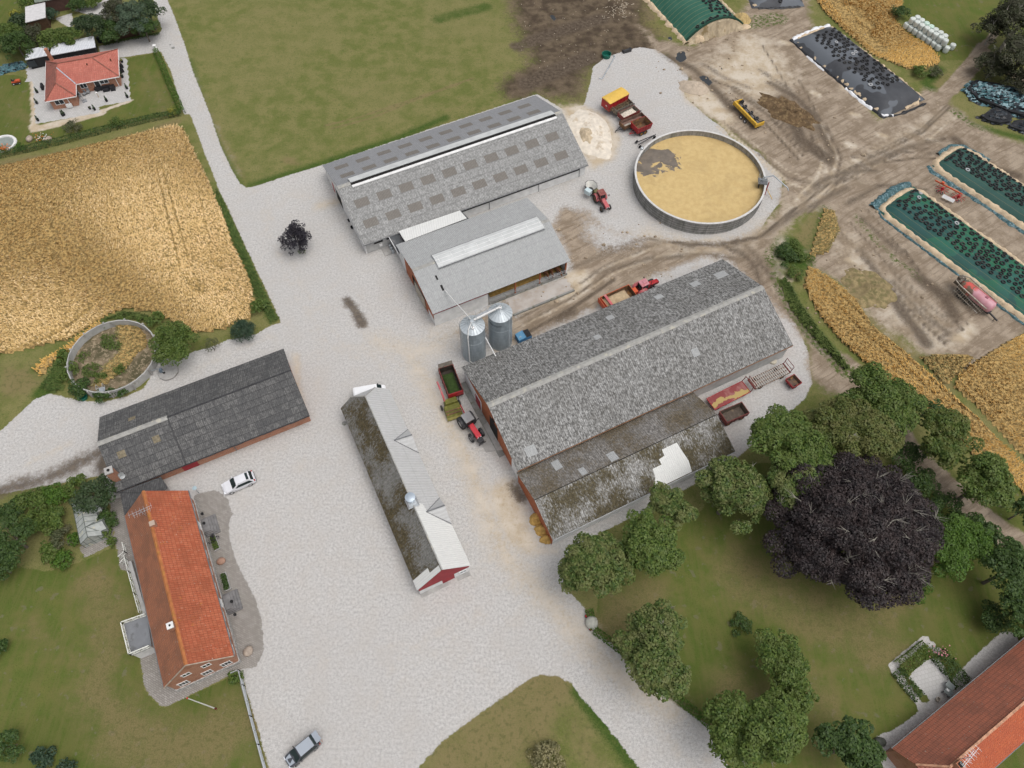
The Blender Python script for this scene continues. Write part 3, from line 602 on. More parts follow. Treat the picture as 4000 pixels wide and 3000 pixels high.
def roof_patch(root, name, mat, pts, W, he, hr, lift=.02, th=.012):
 """sheet lying on a slope; pts are local (x, y) on one side"""
 q = [(x, y, on_slope(W, he, hr, y) + lift + th) for x, y in pts]
 ar = sum(q[i][0] * q[(i + 1) % len(q)][1] - q[(i + 1) % len(q)][0] * q[i][1] for i in range(len(q)))
 if ar < 0: q = q[::-1]
 m = MB(); m.slab(q, th); return m.build(name, mat, root)
# --- barn A : the long pale barn with the open ridge
cx, cy, yaw, L, W, he, hr = -10.788, 103.234, .4682, 43.96, 21.30, 2.8, 6.73
bA = thing('cattle_barn', 'long pale grey barn with rows of brown rooflights and an open white ridge vent', 'barn', (cx, cy, 0), yaw)
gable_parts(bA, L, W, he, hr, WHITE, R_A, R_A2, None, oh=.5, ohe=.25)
for i in range(10):
 x = -19.15 + i * 4.12
 for y in (-3.72, -7.46, 3.62, 7.5):
  yy = y
  roof_patch(bA, 'rooflight', SKYL, [(x - 1.25, yy - .72), (x + 1.25, yy - .72), (x + 1.25, yy + .72), (x - 1.25, yy + .72)], W, he, hr, .012)
m = MB(); x0, x1 = -19.6, 20.4
m.slab([(x0, -.12, 7.02), (x1, -.12, 7.02), (x1, 1.5, 6.52), (x0, 1.5, 6.52)], .07)
v_ = m.build('ridge_vent', MILKY, bA)
m = MB(); m.slab([(x0, -.95, 6.62), (x1, -.95, 6.62), (x1, -.55, 6.76), (x0, -.55, 6.76)], .16); m.build('vent_board', WHITE, v_)
m = MB(); m.box((x0 + x1) / 2, -.3, 6.72, x1 - x0, .5, .10); m.build('vent_slot', DARK, v_)
m = MB(); m.slab([(-L / 2, -.35, hr - .02), (x0 - .05, -.35, hr - .02), (x0 - .05, .35, hr + .06), (-L / 2, .35, hr + .06)], .12); m.build('ridge_cap', RIDGE, bA)
m = MB(); m.slab([(x1 + .05, -.35, hr - .02), (L / 2, -.35, hr - .02), (L / 2, .35, hr + .06), (x1 + .05, .35, hr + .06)], .12); m.build('ridge_cap', RIDGE, bA)
gutters(bA, L, W, he, (-1,))
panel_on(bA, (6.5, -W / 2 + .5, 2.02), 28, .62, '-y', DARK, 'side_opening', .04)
panel_on(bA, (-18.7, -W / 2 + .5, 1.2), 5.6, 2.3, '-y', GREYW, 'milk_room_wall', .06)
for x in (-19.2, -16.9): window_on(bA, (x, -W / 2 + .44, 1.95), 1.5, .5, '-y', DMETAL, DARK, 0, name='vent_window')
panel_on(bA, (-18.9, -W / 2 + .44, .95), .5, .45, '-y', WHITEP, 'wall_box', .12)
m = MB(); m.box(-17.2, -W / 2 - .55, .06, 3.6, 2.0, .12); m.build('door_slab', CONC, bA)
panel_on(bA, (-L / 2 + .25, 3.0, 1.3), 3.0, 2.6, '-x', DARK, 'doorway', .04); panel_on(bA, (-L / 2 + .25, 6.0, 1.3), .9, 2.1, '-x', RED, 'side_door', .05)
for x in (-8, 2, 12, 20.5):
 m = MB(); m.tube((x, -W / 2 + .42, .05), (x, -W / 2 + .42, 2.5), .05, n=6); m.build('downpipe', GUTTER, bA)
# --- link between the two barns
lk = thing('link_roof', 'low dark felt roof joining the two pale barns with a white sheet canopy on it', 'shed', P(1600, 940, 0), 0)
o = Vector(lk.location)
def loc_pts(root, pts):
 o = root.location; c, s = math.cos(-root.rotation_euler.z), math.sin(-root.rotation_euler.z)
 return [((p.x - o.x) * c - (p.y - o.y) * s, (p.x - o.x) * s + (p.y - o.y) * c, p.z - o.z) for p in pts]
dk = [P(1515, 914, 2.62), P(1557, 987, 2.62), P(1700, 935, 2.62), P(1840, 862, 2.62), P(1786, 808, 2.62), P(1556, 890, 2.62)]
m = MB(); m.slab(loc_pts(lk, dk), .25); m.build('flat_roof', FELTD, lk)
ins = [P(1521, 917, 2.3), P(1560, 983, 2.3), P(1700, 932, 2.3), P(1836, 860, 2.3), P(1788, 815, 2.3), P(1560, 893, 2.3)]
q = loc_pts(lk, ins); m = MB(); m.prism([(a, b) for a, b, c in q], 0, 2.36); m.build('wall', WHITE, lk)
wh = [P(1557, 903, 3.5), P(1583, 943, 4.0), P(1823, 852, 4.0), P(1796, 822, 3.5)]
m = MB(); m.slab(loc_pts(lk, wh), .08); m.build('canopy_sheet', R_NEW, lk)
rd = [P(1560, 906, 3.4), P(1584, 942, 3.9), P(1584, 942, 2.65), P(1560, 906, 2.65)]
m = MB(); m.poly(loc_pts(lk, rd)); m.build('canopy_end', REDC, lk)
m = MB(); m.path(loc_pts(lk, [P(1513, 915, 2.68), P(1556, 990, 2.68)]), .07); m.build('gutter', WHITEP, lk)
# --- barn B : cattle shed with the open feed front
cx, cy, yaw, L, W, he, hr = -5.169, 81.596, .4653, 24.87, 15.96, 3.8, 5.97
bB = thing('cattle_shed', 'light grey cattle shed with a translucent ridge light and cows feeding at its open front', 'barn', (cx, cy, 0), yaw)
l, w = L / 2 - .2, W / 2 - .3; kk = (hr - he) / (W / 2); hw = he + kk * .3 - .11
m = MB()   # white walls: back, right, left end, left part of the front
m.box(0, w - .08, hw / 2, 2 * l, .16, hw); m.box(l - .08, 0, hw / 2, .16, 2 * w - .34, hw)
m.box(-l + 4.8, -w + .08, hw / 2 - .35, 9.6, .16, hw - .7); m.build('wall', WHITE, bB)
m = MB(); m.poly([(l, -w, hw), (l, w, hw), (l, 0, hr - .11)]); m.build('gable_wall', REDC, bB)
m = MB(); m.add([(-l, w, 0), (-l, w * .62, 0), (-l, w * .62, hw + kk * w * .38), (-l, w, hw)], [(0, 1, 2, 3)]); m.build('gable_base', WHITE, bB)
m = MB(); m.add([(-l, -w, 0), (-l, -w, 1.6), (-l, -w + 2.6, 1.6), (-l, -w + 2.6, 0)], [(3, 2, 1, 0)]); m.build('gable_base', WHITE, bB)
m = MB(); m.add([(-l, w * .62, 0), (-l, w * .2, 0), (-l, w * .2, 3.2), (-l, -w * .52, 3.2), (-l, -w * .52, 1.6), (-l, -w, 1.6), (-l, -w, hw), (-l, 0, hr - .11), (-l, w * .62, hw + kk * w * .38)], [tuple(range(9))]); m.add([(-l, -w * .52, 0), (-l, -w + 2.6, 0), (-l, -w + 2.6, 1.6), (-l, -w * .52, 1.6)], [(0, 1, 2, 3)]); m.build('gable_cladding', REDC, bB)
m = MB(); m.box(-l - .12, -w * .25, 1.45, .1, 4.2, 2.7); m.build('sliding_door', pm('beige_sheet', (.42, .38, .31), .7), bB)
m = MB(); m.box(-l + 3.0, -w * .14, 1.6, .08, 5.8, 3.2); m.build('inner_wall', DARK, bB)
m = MB(); m.box(-l + 4.8, -w + .03, hw - .33, 9.6, .10, .62); m.build('eaves_board', CRIMSON, bB)
m = MB(); m.box(5.3, 0.5, .06, 2 * l - 10.6, 2 * w - 1.6, .12); m.build('bedding', STRAW, bB)
m = MB(); m.box(-l + 9.68, -w * .3, hw / 2, .1, w, hw); m.build('inner_wall', TIMBER, bB)
for x in (2.4, 7.0, 11.9):
 m = MB(); m.box(x, -w + .12, 1.9, .22, .22, 3.75); m.build('post', REDC, bB)
m = MB(); x0 = -l + 9.9
for z in (1.32, .95): m.tube((x0, -w - .02, z), (l - .1, -w - .02, z), .04)
for i in range(6): m.tube((x0 + i * 2.85, -w - .02, .3), (x0 + i * 2.85, -w - .02, 1.35), .05)
m.build('feed_rail', STEEL, bB)
m = MB(); m.box((x0 + l) / 2, -w - .02, .2, l - x0, .18, .4); m.build('feed_kerb', CONCD, bB)
a, b = L / 2, W / 2
m = MB(); m.slab([(-a, -b, he), (a, -b, he), (a, 0, hr), (-a, 0, hr)], .09); m.build('roof_slope', R_B, bB)
m = MB(); m.slab([(a, b, he), (-a, b, he), (-a, 0, hr), (a, 0, hr)], .09); m.build('roof_slope', R_B, bB)
for x0, x1 in ((-a, -8.5), (11.0, a)):
 m = MB(); m.slab([(x0, -.32, hr - .04), (x1, -.32, hr - .04), (x1, 0, hr + .06), (x0, 0, hr + .06)], .08); m.slab([(x1, .32, hr - .04), (x0, .32, hr - .04), (x0, 0, hr + .06), (x1, 0, hr + .06)], .08); m.build('ridge_cap', RIDGE, bB)
m = MB(); x0, x1 = -8.4, 10.9; pr = [(-1.45, 5.66), (-1.3, 6.0), (-.5, 6.2), (.5, 6.2), (1.5, 5.95), (1.75, 5.6)]
for i in range(5): m.add([(x0, pr[i][0], pr[i][1]), (x1, pr[i][0], pr[i][1]), (x1, pr[i + 1][0], pr[i + 1][1]), (x0, pr[i + 1][0], pr[i + 1][1])], [(0, 1, 2, 3)])
for x in (x0, x1): m.add([(x, p, q) for p, q in pr], [tuple(range(6))])
rl = m.build('ridge_light', MILKY, bB)
m = MB()
for y, z in ((-.75, 6.16), (0, 6.22), (.75, 6.16)): m.box((x0 + x1) / 2, y, z, x1 - x0, .05, .04)
for i in range(9): m.box(x0 + .6 + i * 2.3, 0, 6.235, .05, .9, .03)
m.build('glazing_bar', WHITEP, rl)
m = MB(); m.tube((x0, -1.42, 5.78), (x1, -1.42, 5.78), .09); m.tube((x0, 1.72, 5.68), (x1, 1.72, 5.68), .07); m.build('vent_rail', GUTTER, rl)
for pts in ([(-9.5, -2.2), (-9.2, -2.2), (-9.2, -3.0), (-9.5, -3.0)], [(-9.4, -4.0), (-9.05, -4.0), (-9.05, -5.0), (-9.4, -5.0)]): roof_patch(bB, 'roof_slot', DARK, pts, W, he, hr, .01)
# --- barn C : the big lichened barn
cx, cy, yaw, L, W, he, hr = 17.949, 61.391, .4695, 47.97, 19.13, 3.8, 7.43
bC = thing('large_barn', 'largest barn, lichen speckled grey roof and rust red gable facing the yard', 'barn', (cx, cy, 0), yaw)
gable_parts(bC, L, W, he, hr, GREYW, R_C2, R_C, RIDGE, oh=.3, ohe=.3, gable=REDC, ridge_w=.45)
gx = -L / 2 + .3
m = MB(); m.add([(gx - .03, 9.2, 0), (gx - .03, 3.0, 0), (gx - .03, 3.0, 3.2), (gx - .03, 9.2, 3.2)], [(0, 1, 2, 3)]); m.build('white_wall', WHITE, bC)
panel_on(bC, (gx - .03, 4.2, 1.3), 1.7, 2.5, '-x', CRIMSON, 'side_door', .06)
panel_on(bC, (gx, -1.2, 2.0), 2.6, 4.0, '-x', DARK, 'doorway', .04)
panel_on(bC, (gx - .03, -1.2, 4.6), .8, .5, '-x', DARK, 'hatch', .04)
m = MB(); m.add([(gx - .03, -7.2, 0), (gx - .03, -9.2, 0), (gx - .03, -9.2, 3.7), (gx - .03, -7.2, 3.7)], [(0, 1, 2, 3)]); m.build('white_wall', WHITE, bC)
m = MB(); m.slab([(gx - 2.4, -3.4, .04), (gx, -4.2, .28), (gx, 1.0, .28), (gx - 2.4, .4, .04)], .04); m.build('ramp', CONC, bC)
m = MB(); m.box(gx - .5, 2, .1, .9, 14, .2); m.build('plinth', CONCD, bC)
gutters(bC, L, W, he, (-1,), pm('rusty_gutter', (.22, .12, .07), .7, .3))
for pts in ([(20, 5.5), (22, 5.5), (22, 7.0), (20, 7.0)], [(15.5, 6), (17, 6), (17, 7.2), (15.5, 7.2)], [(9, 6.6), (10.4, 6.6), (10.4, 7.6), (9, 7.6)], [(0, 6.5), (1.2, 6.5), (1.2, 7.5), (0, 7.5)], [(-4, 3.6), (-3, 3.6), (-3, 4.6), (-4, 4.6)], [(8, -4.2), (9.2, -4.2), (9.2, -5.4), (8, -5.4)], [(-21.8, -7.2), (-20.2, -7.2), (-20.2, -8.6), (-21.8, -8.6)]):
 roof_patch(bC, 'new_sheet', R_B, pts, W, he, hr, .012)
# --- shed G leaning against barn C
cx, cy, yaw, L, W, he, hr = 16.54, 43.924, .4684, 29.84, 10.97, 3.0, 5.0
bG = thing('mossy_shed', 'low shed beside the largest barn, mossy dark roof with new white sheets', 'shed', (cx, cy, 0), yaw)
l, w = L / 2 - .2, W / 2 - .25
gable_parts(bG, L, W, he, hr, WHITE, R_G2, R_G1, None, oh=.25, ohe=.2, gable=REDC)
m = MB(); m.box(0, .03, hr - .02, L, .10, .08); m.build('ridge_gap', DARK, bG)
gutters(bG, L, W, he, (-1,), pm('pale_gutter', (.45, .46, .47), .5, .1))
wp = [P(x, y, 4) for x, y in ((2643, 1729), (2585, 1759), (2600, 1785), (2580, 1808), (2550, 1832), (2562, 1868), (2567, 1915), (2681, 1862), (2668, 1800))]
def to_slope(root, px, W, he, hr, side):
 c, s = math.cos(root.rotation_euler.z), math.sin(root.rotation_euler.z); out = []
 for x, y in px:
  z = (he + hr) / 2
  for _ in range(25):
   p = P(x, y, z); dx, dy = p.x - root.location.x, p.y - root.location.y
   lx, ly = dx * c + dy * s, -dx * s + dy * c; z = on_slope(W, he, hr, ly)
  out.append((lx, ly))
 return out
def clampy(pts, lo, hi): return [(x, min(max(y, lo), hi)) for x, y in pts]
roof_patch(bG, 'new_sheet', R_NEW, clampy(to_slope(bG, [(2643, 1729), (2585, 1757), (2596, 1780), (2574, 1795), (2584, 1815), (2549, 1832), (2560, 1865), (2556, 1890), (2566, 1918), (2705, 1848), (2690, 1800), (2660, 1755)], W, he, hr, -1), -5.4, -.15), W, he, hr, .012)
roof_patch(bG, 'new_sheet', R_B, clampy(to_slope(bG, [(2150, 1808), (2178, 1793), (2200, 1825), (2172, 1840)], W, he, hr, 1), .15, 5.3), W, he, hr, .012)
for pts in ([(-2.6, .3), (-1.3, .3), (-1.3, 1.9), (-2.6, 1.9)], [(-7.3, .3), (-6.4, .3), (-6.4, 1.6), (-7.3, 1.6)]): roof_patch(bG, 'new_sheet', R_B, pts, W, he, hr, .012)
# --- shed E : the long narrow stable in the middle of the yard
cx, cy, yaw, L, W, he, hr = -15.394, 40.591, -1.1103, 30.14, 7.71, 2.6, 6.40
bE = thing('stable_block', 'long narrow stable, mossy on one roof slope and pale on the other, crimson gable', 'stable', (cx, cy, 0), yaw)
l, w = L / 2 - .15, W / 2 - .22; kk = (hr - he) / (W / 2); hw = he + kk * .22 - .11; hx = -13.15
a, b = L / 2, W / 2; yh = 1.9; zh = on_slope(W, he, hr, yh)
m = MB(); m.add([(-l, -w, 0), (l, -w, 0), (l, w, 0), (-l, w, 0), (-l, -w, hw), (l, -w, hw), (l, w, hw), (-l, w, hw), (-l, yh, zh - .14), (-l, -yh, zh - .14)], [(0, 1, 5, 4), (2, 3, 7, 6), (3, 0, 4, 9, 8, 7)]); m.build('wall', WHITE, bE)
m = MB(); m.add([(l, -w, 0), (l, w, 0), (l, w, hw), (l, 0, hr - .12), (l, -w, hw)], [(0, 1, 2, 3, 4)]); gw = m.build('gable_wall', CRIMSON, bE)
m = MB(); m.slab([(-a, -b, he), (a, -b, he), (a, 0, hr), (hx, 0, hr), (-a, -yh, zh)], .09); m.build('roof_slope', R_E1, bE)
m = MB(); m.slab([(a, b, he), (-a, b, he), (-a, yh, zh), (hx, 0, hr), (a, 0, hr)], .09); m.build('roof_slope', R_E2, bE)
m = MB(); m.slab([(-a, yh, zh), (-a, -yh, zh), (hx, 0, hr)], .09); m.build('hip_slope', R_E2, bE)
m = MB(); m.bar((hx, 0, hr + .05), (a, 0, hr + .05), .14, .07); m.bar((hx, 0, hr + .04), (-a, -yh, zh + .04), .2, .08); m.bar((hx, 0, hr + .04), (-a, yh, zh + .04), .14, .06); m.build('ridge_cap', RIDGE, bE)
for dx in (-5.3, 6.55):      # two gabled hayloft dormers over the yard side
 t = 1.25; zt = on_slope(W, he, hr, t) + .03; e = b + .02; zr = zt - .55
 d = MB(); d.slab([(dx, t, zt), (dx - 2.1, e, he + .05), (dx, e + .05, zr)], .07); d.slab([(dx, t, zt), (dx, e + .05, zr), (dx + 2.1, e, he + .05)], .07)
 dm = d.build('dormer_roof', R_E2, bE)
 d = MB(); d.add([(dx - 1.95, e - .08, he - .1), (dx + 1.95, e - .08, he - .1), (dx, e - .08, zr - .12)], [(0, 1, 2)]); d.build('dormer_gable', WHITE, dm)
 d = MB(); d.bar((dx, t, zt + .04), (dx, e + .05, zr + .03), .2, .04); d.bar((dx, t, zt + .02), (dx - 2.1, e, he + .08), .09, .04); d.bar((dx, t, zt + .02), (dx + 2.1, e, he + .08), .09, .04); d.build('dormer_flashing', GUTTER, dm)
roof_patch(bE, 'new_sheet', R_NEW, [(4.9, .12), (15.07, .12), (15.07, 3.86), (8.9, 3.86), (6.75, 1.45), (5.3, 1.25)], W, he, hr, .015)
roof_patch(bE, 'new_sheet', R_NEW, [(14.3, -.15), (15.07, -.15), (15.07, -3.86), (13.6, -3.86), (13.6, -1.5), (14.3, -1.5)], W, he, hr, .015)
m = MB(); m.add([(l + .02, -w, 0), (l + .02, -w + 3.3, 0), (l + .02, -w + 3.3, 1.5), (l + .02, -w + .05, 1.5), (l + .02, -w, 1.35)], [(0, 1, 2, 3, 4)]); m.build('gable_base', WHITE, bE)
m = MB(); m.add([(l + .02, w, 0), (l + .02, w, 1.9), (l + .02, w - 2.2, 1.9), (l + .02, w - 2.2, 0)], [(0, 1, 2, 3)]); m.build('gable_base', WHITE, bE)
window_on(bE, (l + .03, w - .95, 1.2), .9, .8, '+x', WHITEP, pm('pale_glass', (.33, .37, .40), .15), 1)
m = MB(); m.box(l + .3, -w + 2.0, .05, .5, 4, .1); m.box(l + .3, w - 1.0, .08, .6, 1.8, .16); m.build('door_step', CONC, bE)
m = MB(); m.lathe([(.62, -.4), (.62, .55), (.70, .55), (.70, .66), (.3, .74), (.0, .76)], (4.4, 0, hr), 20); vp = m.build('roof_ventilator', pm('blue_grey_steel', (.42, .48, .54), .35, .06, metal=.4), bE, smooth=False)
m = MB(); m.box(4.9, 0, hr - .02, 1.5, 1.6, .25, top=.7); m.build('ventilator_collar', STEEL, vp)
# --- barn D : dark roof, brick walls
cx, cy, yaw, L, W, he, hr = -45.496, 50.829, .4573, 28.08, 13.07, 2.6, 5.79
bD = thing('brick_barn', 'brick barn with a dark slate grey sheet roof and a chimney at one end', 'barn', (cx, cy, 0), yaw)
gable_parts(bD, L, W, he, hr, REDB, R_D, R_D, None, oh=.55, ohe=.2)
m = MB(); m.slab([(-L / 2, -.4, hr - .05), (-4.3, -.4, hr - .05), (-4.3, 0, hr + .08), (-L / 2, 0, hr + .08)], .1); m.slab([(-4.3, .35, hr - .05), (-L / 2, .35, hr - .05), (-L / 2, 0, hr + .08), (-4.3, 0, hr + .08)], .1); m.build('ridge_cap', RIDGE, bD)
m = MB(); m.box(4.9, 0, hr + .02, 18.3, .22, .08); m.build('ridge_cap', DMETAL, bD)
m = MB(); m.bar((-4.3, -W / 2, he + .04), (-4.3, 0, hr + .04), .16, .1); m.build('roof_step', DMETAL, bD)
gutters(bD, L, W, he, (-1,), DMETAL)
for x in (-1.0, 3.2, 7.4, 11.6):
 window_on(bD, (x, -W / 2 + .55, 1.75), 1.2, .7, '-y', DMETAL, GLASS, 1)
 m = MB(); m.box(x, -W / 2 - .03, he - .06, 1.3, .28, .1); m.build('window_hood', DMETAL, bD)
panel_on(bD, (-4.2, -W / 2 + .55, 1.15), 2.2, 2.1, '-y', CRIMSON, 'double_door', .06)
m = MB(); m.tube((2.4, -W / 2 + .5, .05), (2.4, -W / 2 + .4, 2.4), .06); m.build('downpipe', GUTTER, bD)
for pts in ([(-12.2, -1.9), (-11.1, -1.9), (-11.1, -2.8), (-12.2, -2.8)], [(-7.2, -1.7), (-6.2, -1.7), (-6.2, -2.6), (-7.2, -2.6)], [(-9.8, 2.6), (-8.8, 2.6), (-8.8, 3.4), (-9.8, 3.4)]): roof_patch(bD, 'rooflight', pm('tan_sheet', (.20, .17, .115), .8, .3, 3), pts, W, he, hr, .012)
chx, chy = -13.35, -4.9
ch = MB(); ch.box(chx, chy, 4.35, .95, .95, 2.9); cho = ch.build('chimney', REDB, bD)
ch = MB(); ch.box(chx, chy, 5.88, 1.1, 1.1, .18); ch.build('chimney_cap', CONC, cho)
ch = MB(); ch.tube((chx, chy, 5.97), (chx, chy, 6.1), .2, n=10); ch.build('flue', DARK, cho)
for i, (dx, dy) in enumerate(((.75, -.15), (.95, -.55))):
 d = MB(); d.lathe([(0, -.02), (.3, .05), (.42, .14)], (0, 0, 0), 12, 'x'); s_ = d.build('satellite_dish', pm('dish_grey', (.42, .44, .44), .5), bD); s_.location = (chx + dx, chy + dy, 4.1 + .1 * i); s_.rotation_euler = (0, -.3, -1.1)
# --- link between brick barn and farmhouse
lk2 = thing('link_shed', 'small black sheeted lean-to joining the brick barn and the orange farmhouse', 'shed', P(540, 1950, 0), 0)
q = [P(468, 1922, 2.5), P(486, 2012, 2.2), P(560, 1985, 2.2), P(655, 1905, 2.2), P(628, 1862, 2.5)]
m = MB(); m.slab(loc_pts(lk2, q), .1); m.build('roof', R_LINK, lk2)
q = loc_pts(lk2, [P(472, 1924, 2.0), P(488, 2006, 2.0), P(560, 1982, 2.0), P(650, 1903, 2.0), P(625, 1866, 2.0)])
m = MB(); m.prism([(x, y) for x, y, z in q], 0, 2.05); m.build('wall', GREYW, lk2)
# --- farmhouse H
cx, cy, yaw, L, W, he, hr = -43.216, 25.776, -1.1144, 24.20, 8.58, 3.9, 8.36
bH = thing('farmhouse', 'long brick farmhouse under an orange pantile roof with yellow lichen on its ridge', 'house', (cx, cy, 0), yaw)
gable_parts(bH, L, W, he, hr, REDB, T_BR, T_OR, RIDGE_OR, oh=.35, ohe=.12, ridge_w=.22, th=.12)
l, w = L / 2 - .12, W / 2 - .35
m = MB()
for s in (-1, 1): m.box(0, s * (w + .06), .4, 2 * l + .24, .12, .8)
m.box(l + .06, 0, .4, .12, 2 * w, .8); m.build('stone_plinth', pm('pale_rubble', (.44, .43, .41), .85, .35, 3.5, bump=.4), bH)
for y in (-2.6, .35, 2.75): window_on(bH, (l, y, 2.0), 1.15, 1.25, '+x', bars=2)
for y in (-1.25, 1.2): window_on(bH, (l, y, 4.75), .95, .9, '+x', bars=1)
for x in (-10.4, -5.4, -3.0, -.5, 1.9, 6.1, 8.3, 10.6): window_on(bH, (x, w, 2.5), 1.1, 1.35, '+y', bars=1)
for x in (-7.6, 4.1):
 window_on(bH, (x, w, 2.15), 1.1, 2.2, '+y', bars=0, glass=WHITEP, name='front_door')
 m = MB()
 for i in range(4): m.box(x, w + .8 - i * .16 + .35, .12 + i * .22, 2.9 - i * .3, 1.9 - i * .32, .22)
 st = m.build('steps', pm('slate_steps', (.19, .185, .185), .8, .2, 1.5), bH)
for i, x in enumerate((-10, -7, -4.2, -1.5, 1.2)): window_on(bH, (x, -w, 2.5), 1.1, 1.35, '-y', bars=1)
gutters(bH, L, W, he, (-1, 1))
m = MB(); m.box(7.1, -.35, 8.6, .62, .62, 1.2); c_ = m.build('chimney', REDB, bH)
m = MB(); m.box(7.1, -.35, 9.25, .78, .78, .16); m.build('chimney_cap', WHITE, c_)
m = MB(); m.tube((7.1, -.35, 9.3), (7.1, -.35, 9.40), .13, n=8); m.build('flue', DARK, c_)
m = MB(); m.box(-6.9, .25, 8.35, .7, .7, .8); c_ = m.build('chimney', REDB, bH)
m = MB(); m.bar((L / 2 + .02, -W / 2, he + .04), (L / 2 + .02, 0, hr + .04), .12, .12); m.bar((L / 2 + .02, W / 2, he + .04), (L / 2 + .02, 0, hr + .04), .12, .12); m.build('verge_board', pm('pale_verge', (.42, .34, .27), .8), bH)
# --- bungalow with the salmon hip roof
def bungalow():
 o = P(300, 300, 0); rt = thing('bungalow', 'brick bungalow with a salmon pink hipped roof and pale paved terrace', 'house', o, 0)
 ze, zr, zw = 2.5, 4.5, 4.5
 NW, NE, SE = P(174, 244, ze), P(454, 192, ze), P(465, 298, ze); IN, WSE, WSW = P(296, 328, ze), P(297, 375, ze), P(176, 400, ze)
 u = (SE - IN).normalized(); v = Vector((-u.y, u.x, 0)); base = IN
 def q(a, b, z): return base + u * a + v * b + Vector((0, 0, z - ze))
 ww = (WSE - WSW).length; wl = (IN - WSE).length; ml = (SE - IN).length; dp = (NE - SE).dot(v)
 rm = dp / 2
 pts = dict(IN=q(0, 0, ze), SE=q(ml, 0, ze), NE=q(ml, dp, ze), NW=q(-ww, dp, ze), WSW=q(-ww, -wl, ze), WSE=q(0, -wl, ze), RE=q(ml - rm * .95, rm, zr), RW=q(-ww / 2 + .4, rm, zr), WR=q(-ww / 2, -wl + ww / 2 * .85, zr - .15), WX=q(-ww / 2, rm - .9, zr - .15))
 g = {k_: Vector(p) for k_, p in zip(pts, loc_pts(rt, pts.values()))}
 def face(names, mat, nm='roof_slope'):
  m = MB(); m.slab([g[n] for n in names], .1); return m.build(nm, mat, rt)
 face(('IN', 'SE', 'RE', 'RW', 'WX'), T_BU); face(('SE', 'NE', 'RE'), T_BU); face(('NE', 'NW', 'RW', 'RE'), T_BU)
 face(('NW', 'WSW', 'WR', 'WX', 'RW'), T_BU2); face(('WSW', 'WSE', 'WR'), T_BU); face(('WSE', 'IN', 'WX', 'WR'), T_BU)
 m = MB()
 for a, b in (('RE', 'RW'), ('RW', 'WX'), ('WX', 'WR'), ('RE', 'SE'), ('RE', 'NE'), ('RW', 'NW'), ('WR', 'WSW'), ('WR', 'WSE')): m.bar(g[a] + Vector((0, 0, .04)), g[b] + Vector((0, 0, .04)), .22, .10)
 m.build('ridge_tiles', pm('dull_ridge', (.24, .10, .075), .85, .25), rt)
 m = MB(); m.bar(g['WX'] + Vector((0, 0, .05)), g['IN'] + Vector((0, 0, .05)), .22, .04); m.build('valley', pm('zinc', (.35, .38, .43), .4), rt)
 m = MB(); ed = ['IN', 'SE', 'NE', 'NW', 'WSW', 'WSE', 'IN']
 for a, b in zip(ed[:-1], ed[1:]): m.bar(g[a] - Vector((0, 0, .12)), g[b] - Vector((0, 0, .12)), .16, .16)
 m.build('eaves_board', WHITEP, rt)
 e = .55
 wp_ = loc_pts(rt, [q(-e, e, 0), q(ml - e, e, 0), q(ml - e, dp - e, 0), q(-ww + e, dp - e, 0), q(-ww + e, -wl + e, 0), q(-e, -wl + e, 0)])
 m = MB(); m.prism([(a, b) for a, b, c in wp_], 0, 2.36); m.build('wall', REDB, rt)
 ang = math.atan2(u.y, u.x)
 def on_wall(a, b, z, w_, h_, nm='window', bars=1):
  c = Vector(loc_pts(rt, [q(a, b, z)])[0]); f = MB()
  for dz in (-h_ / 2, h_ / 2): f.box(c.x, c.y, c.z + dz, w_ + .1, .1, .1, ang)
  for k_ in range(bars + 2):
   t = -w_ / 2 + k_ * w_ / (bars + 1); f.box(c.x + t * math.cos(ang), c.y + t * math.sin(ang), c.z, .09, .1, h_ - .1, ang)
  fo = f.build(nm, WHITEP, rt); f = MB(); f.box(c.x, c.y, c.z, w_ - .05, .05, h_ - .1, ang); f.build('pane', GLASS, fo)
 on_wall(1.0, e - .05, 1.5, 1.2, 1.0); on_wall(3.6, e - .05, 1.1, 1.0, 2.0, 'terrace_door', 0); on_wall(5.0, e - .05, 1.65, 1.6, .9)
 on_wall(-ww + 2.2, -wl + e - .05, 1.5, 1.6, 1.0)
 for a, b in ((-1.9, -wl + e - .1), (ml - 1.0, e - .1)):
  c = Vector(loc_pts(rt, [q(a, b, 0)])[0]); m = MB(); m.tube((c.x, c.y, .1), (c.x, c.y, 2.4), .07); m.build('downpipe', WHITEP, rt)
 c = Vector(loc_pts(rt, [q(-2.2, -wl + e - .3, .55)])[0]); m = MB(); m.box(c.x, c.y, .55, 1.1, .45, .8, ang); m.build('heat_pump', WHITE, rt, bevel=.04)
 c = Vector(loc_pts(rt, [q(-ww + 1.3, dp - .2, 0)])[0]); m = MB(); m.box(c.x, c.y, 2.6, .6, .6, 5.2, ang); m.build('chimney', REDB, rt)
 for nm in ((ml * .35, rm * .72, 3.95), (ml * .86, rm * 1.0, 3.3), (-ww + 1.4, rm * 1.35, 3.1)):
  c = Vector(loc_pts(rt, [q(nm[0], nm[1], 0)])[0]); m = MB(); m.tube((c.x, c.y, nm[2] - .5), (c.x, c.y, nm[2] + .28), .12); m.build('roof_vent', BROWNT, rt)
 return rt, q, ang
bung, bq, bang = bungalow()
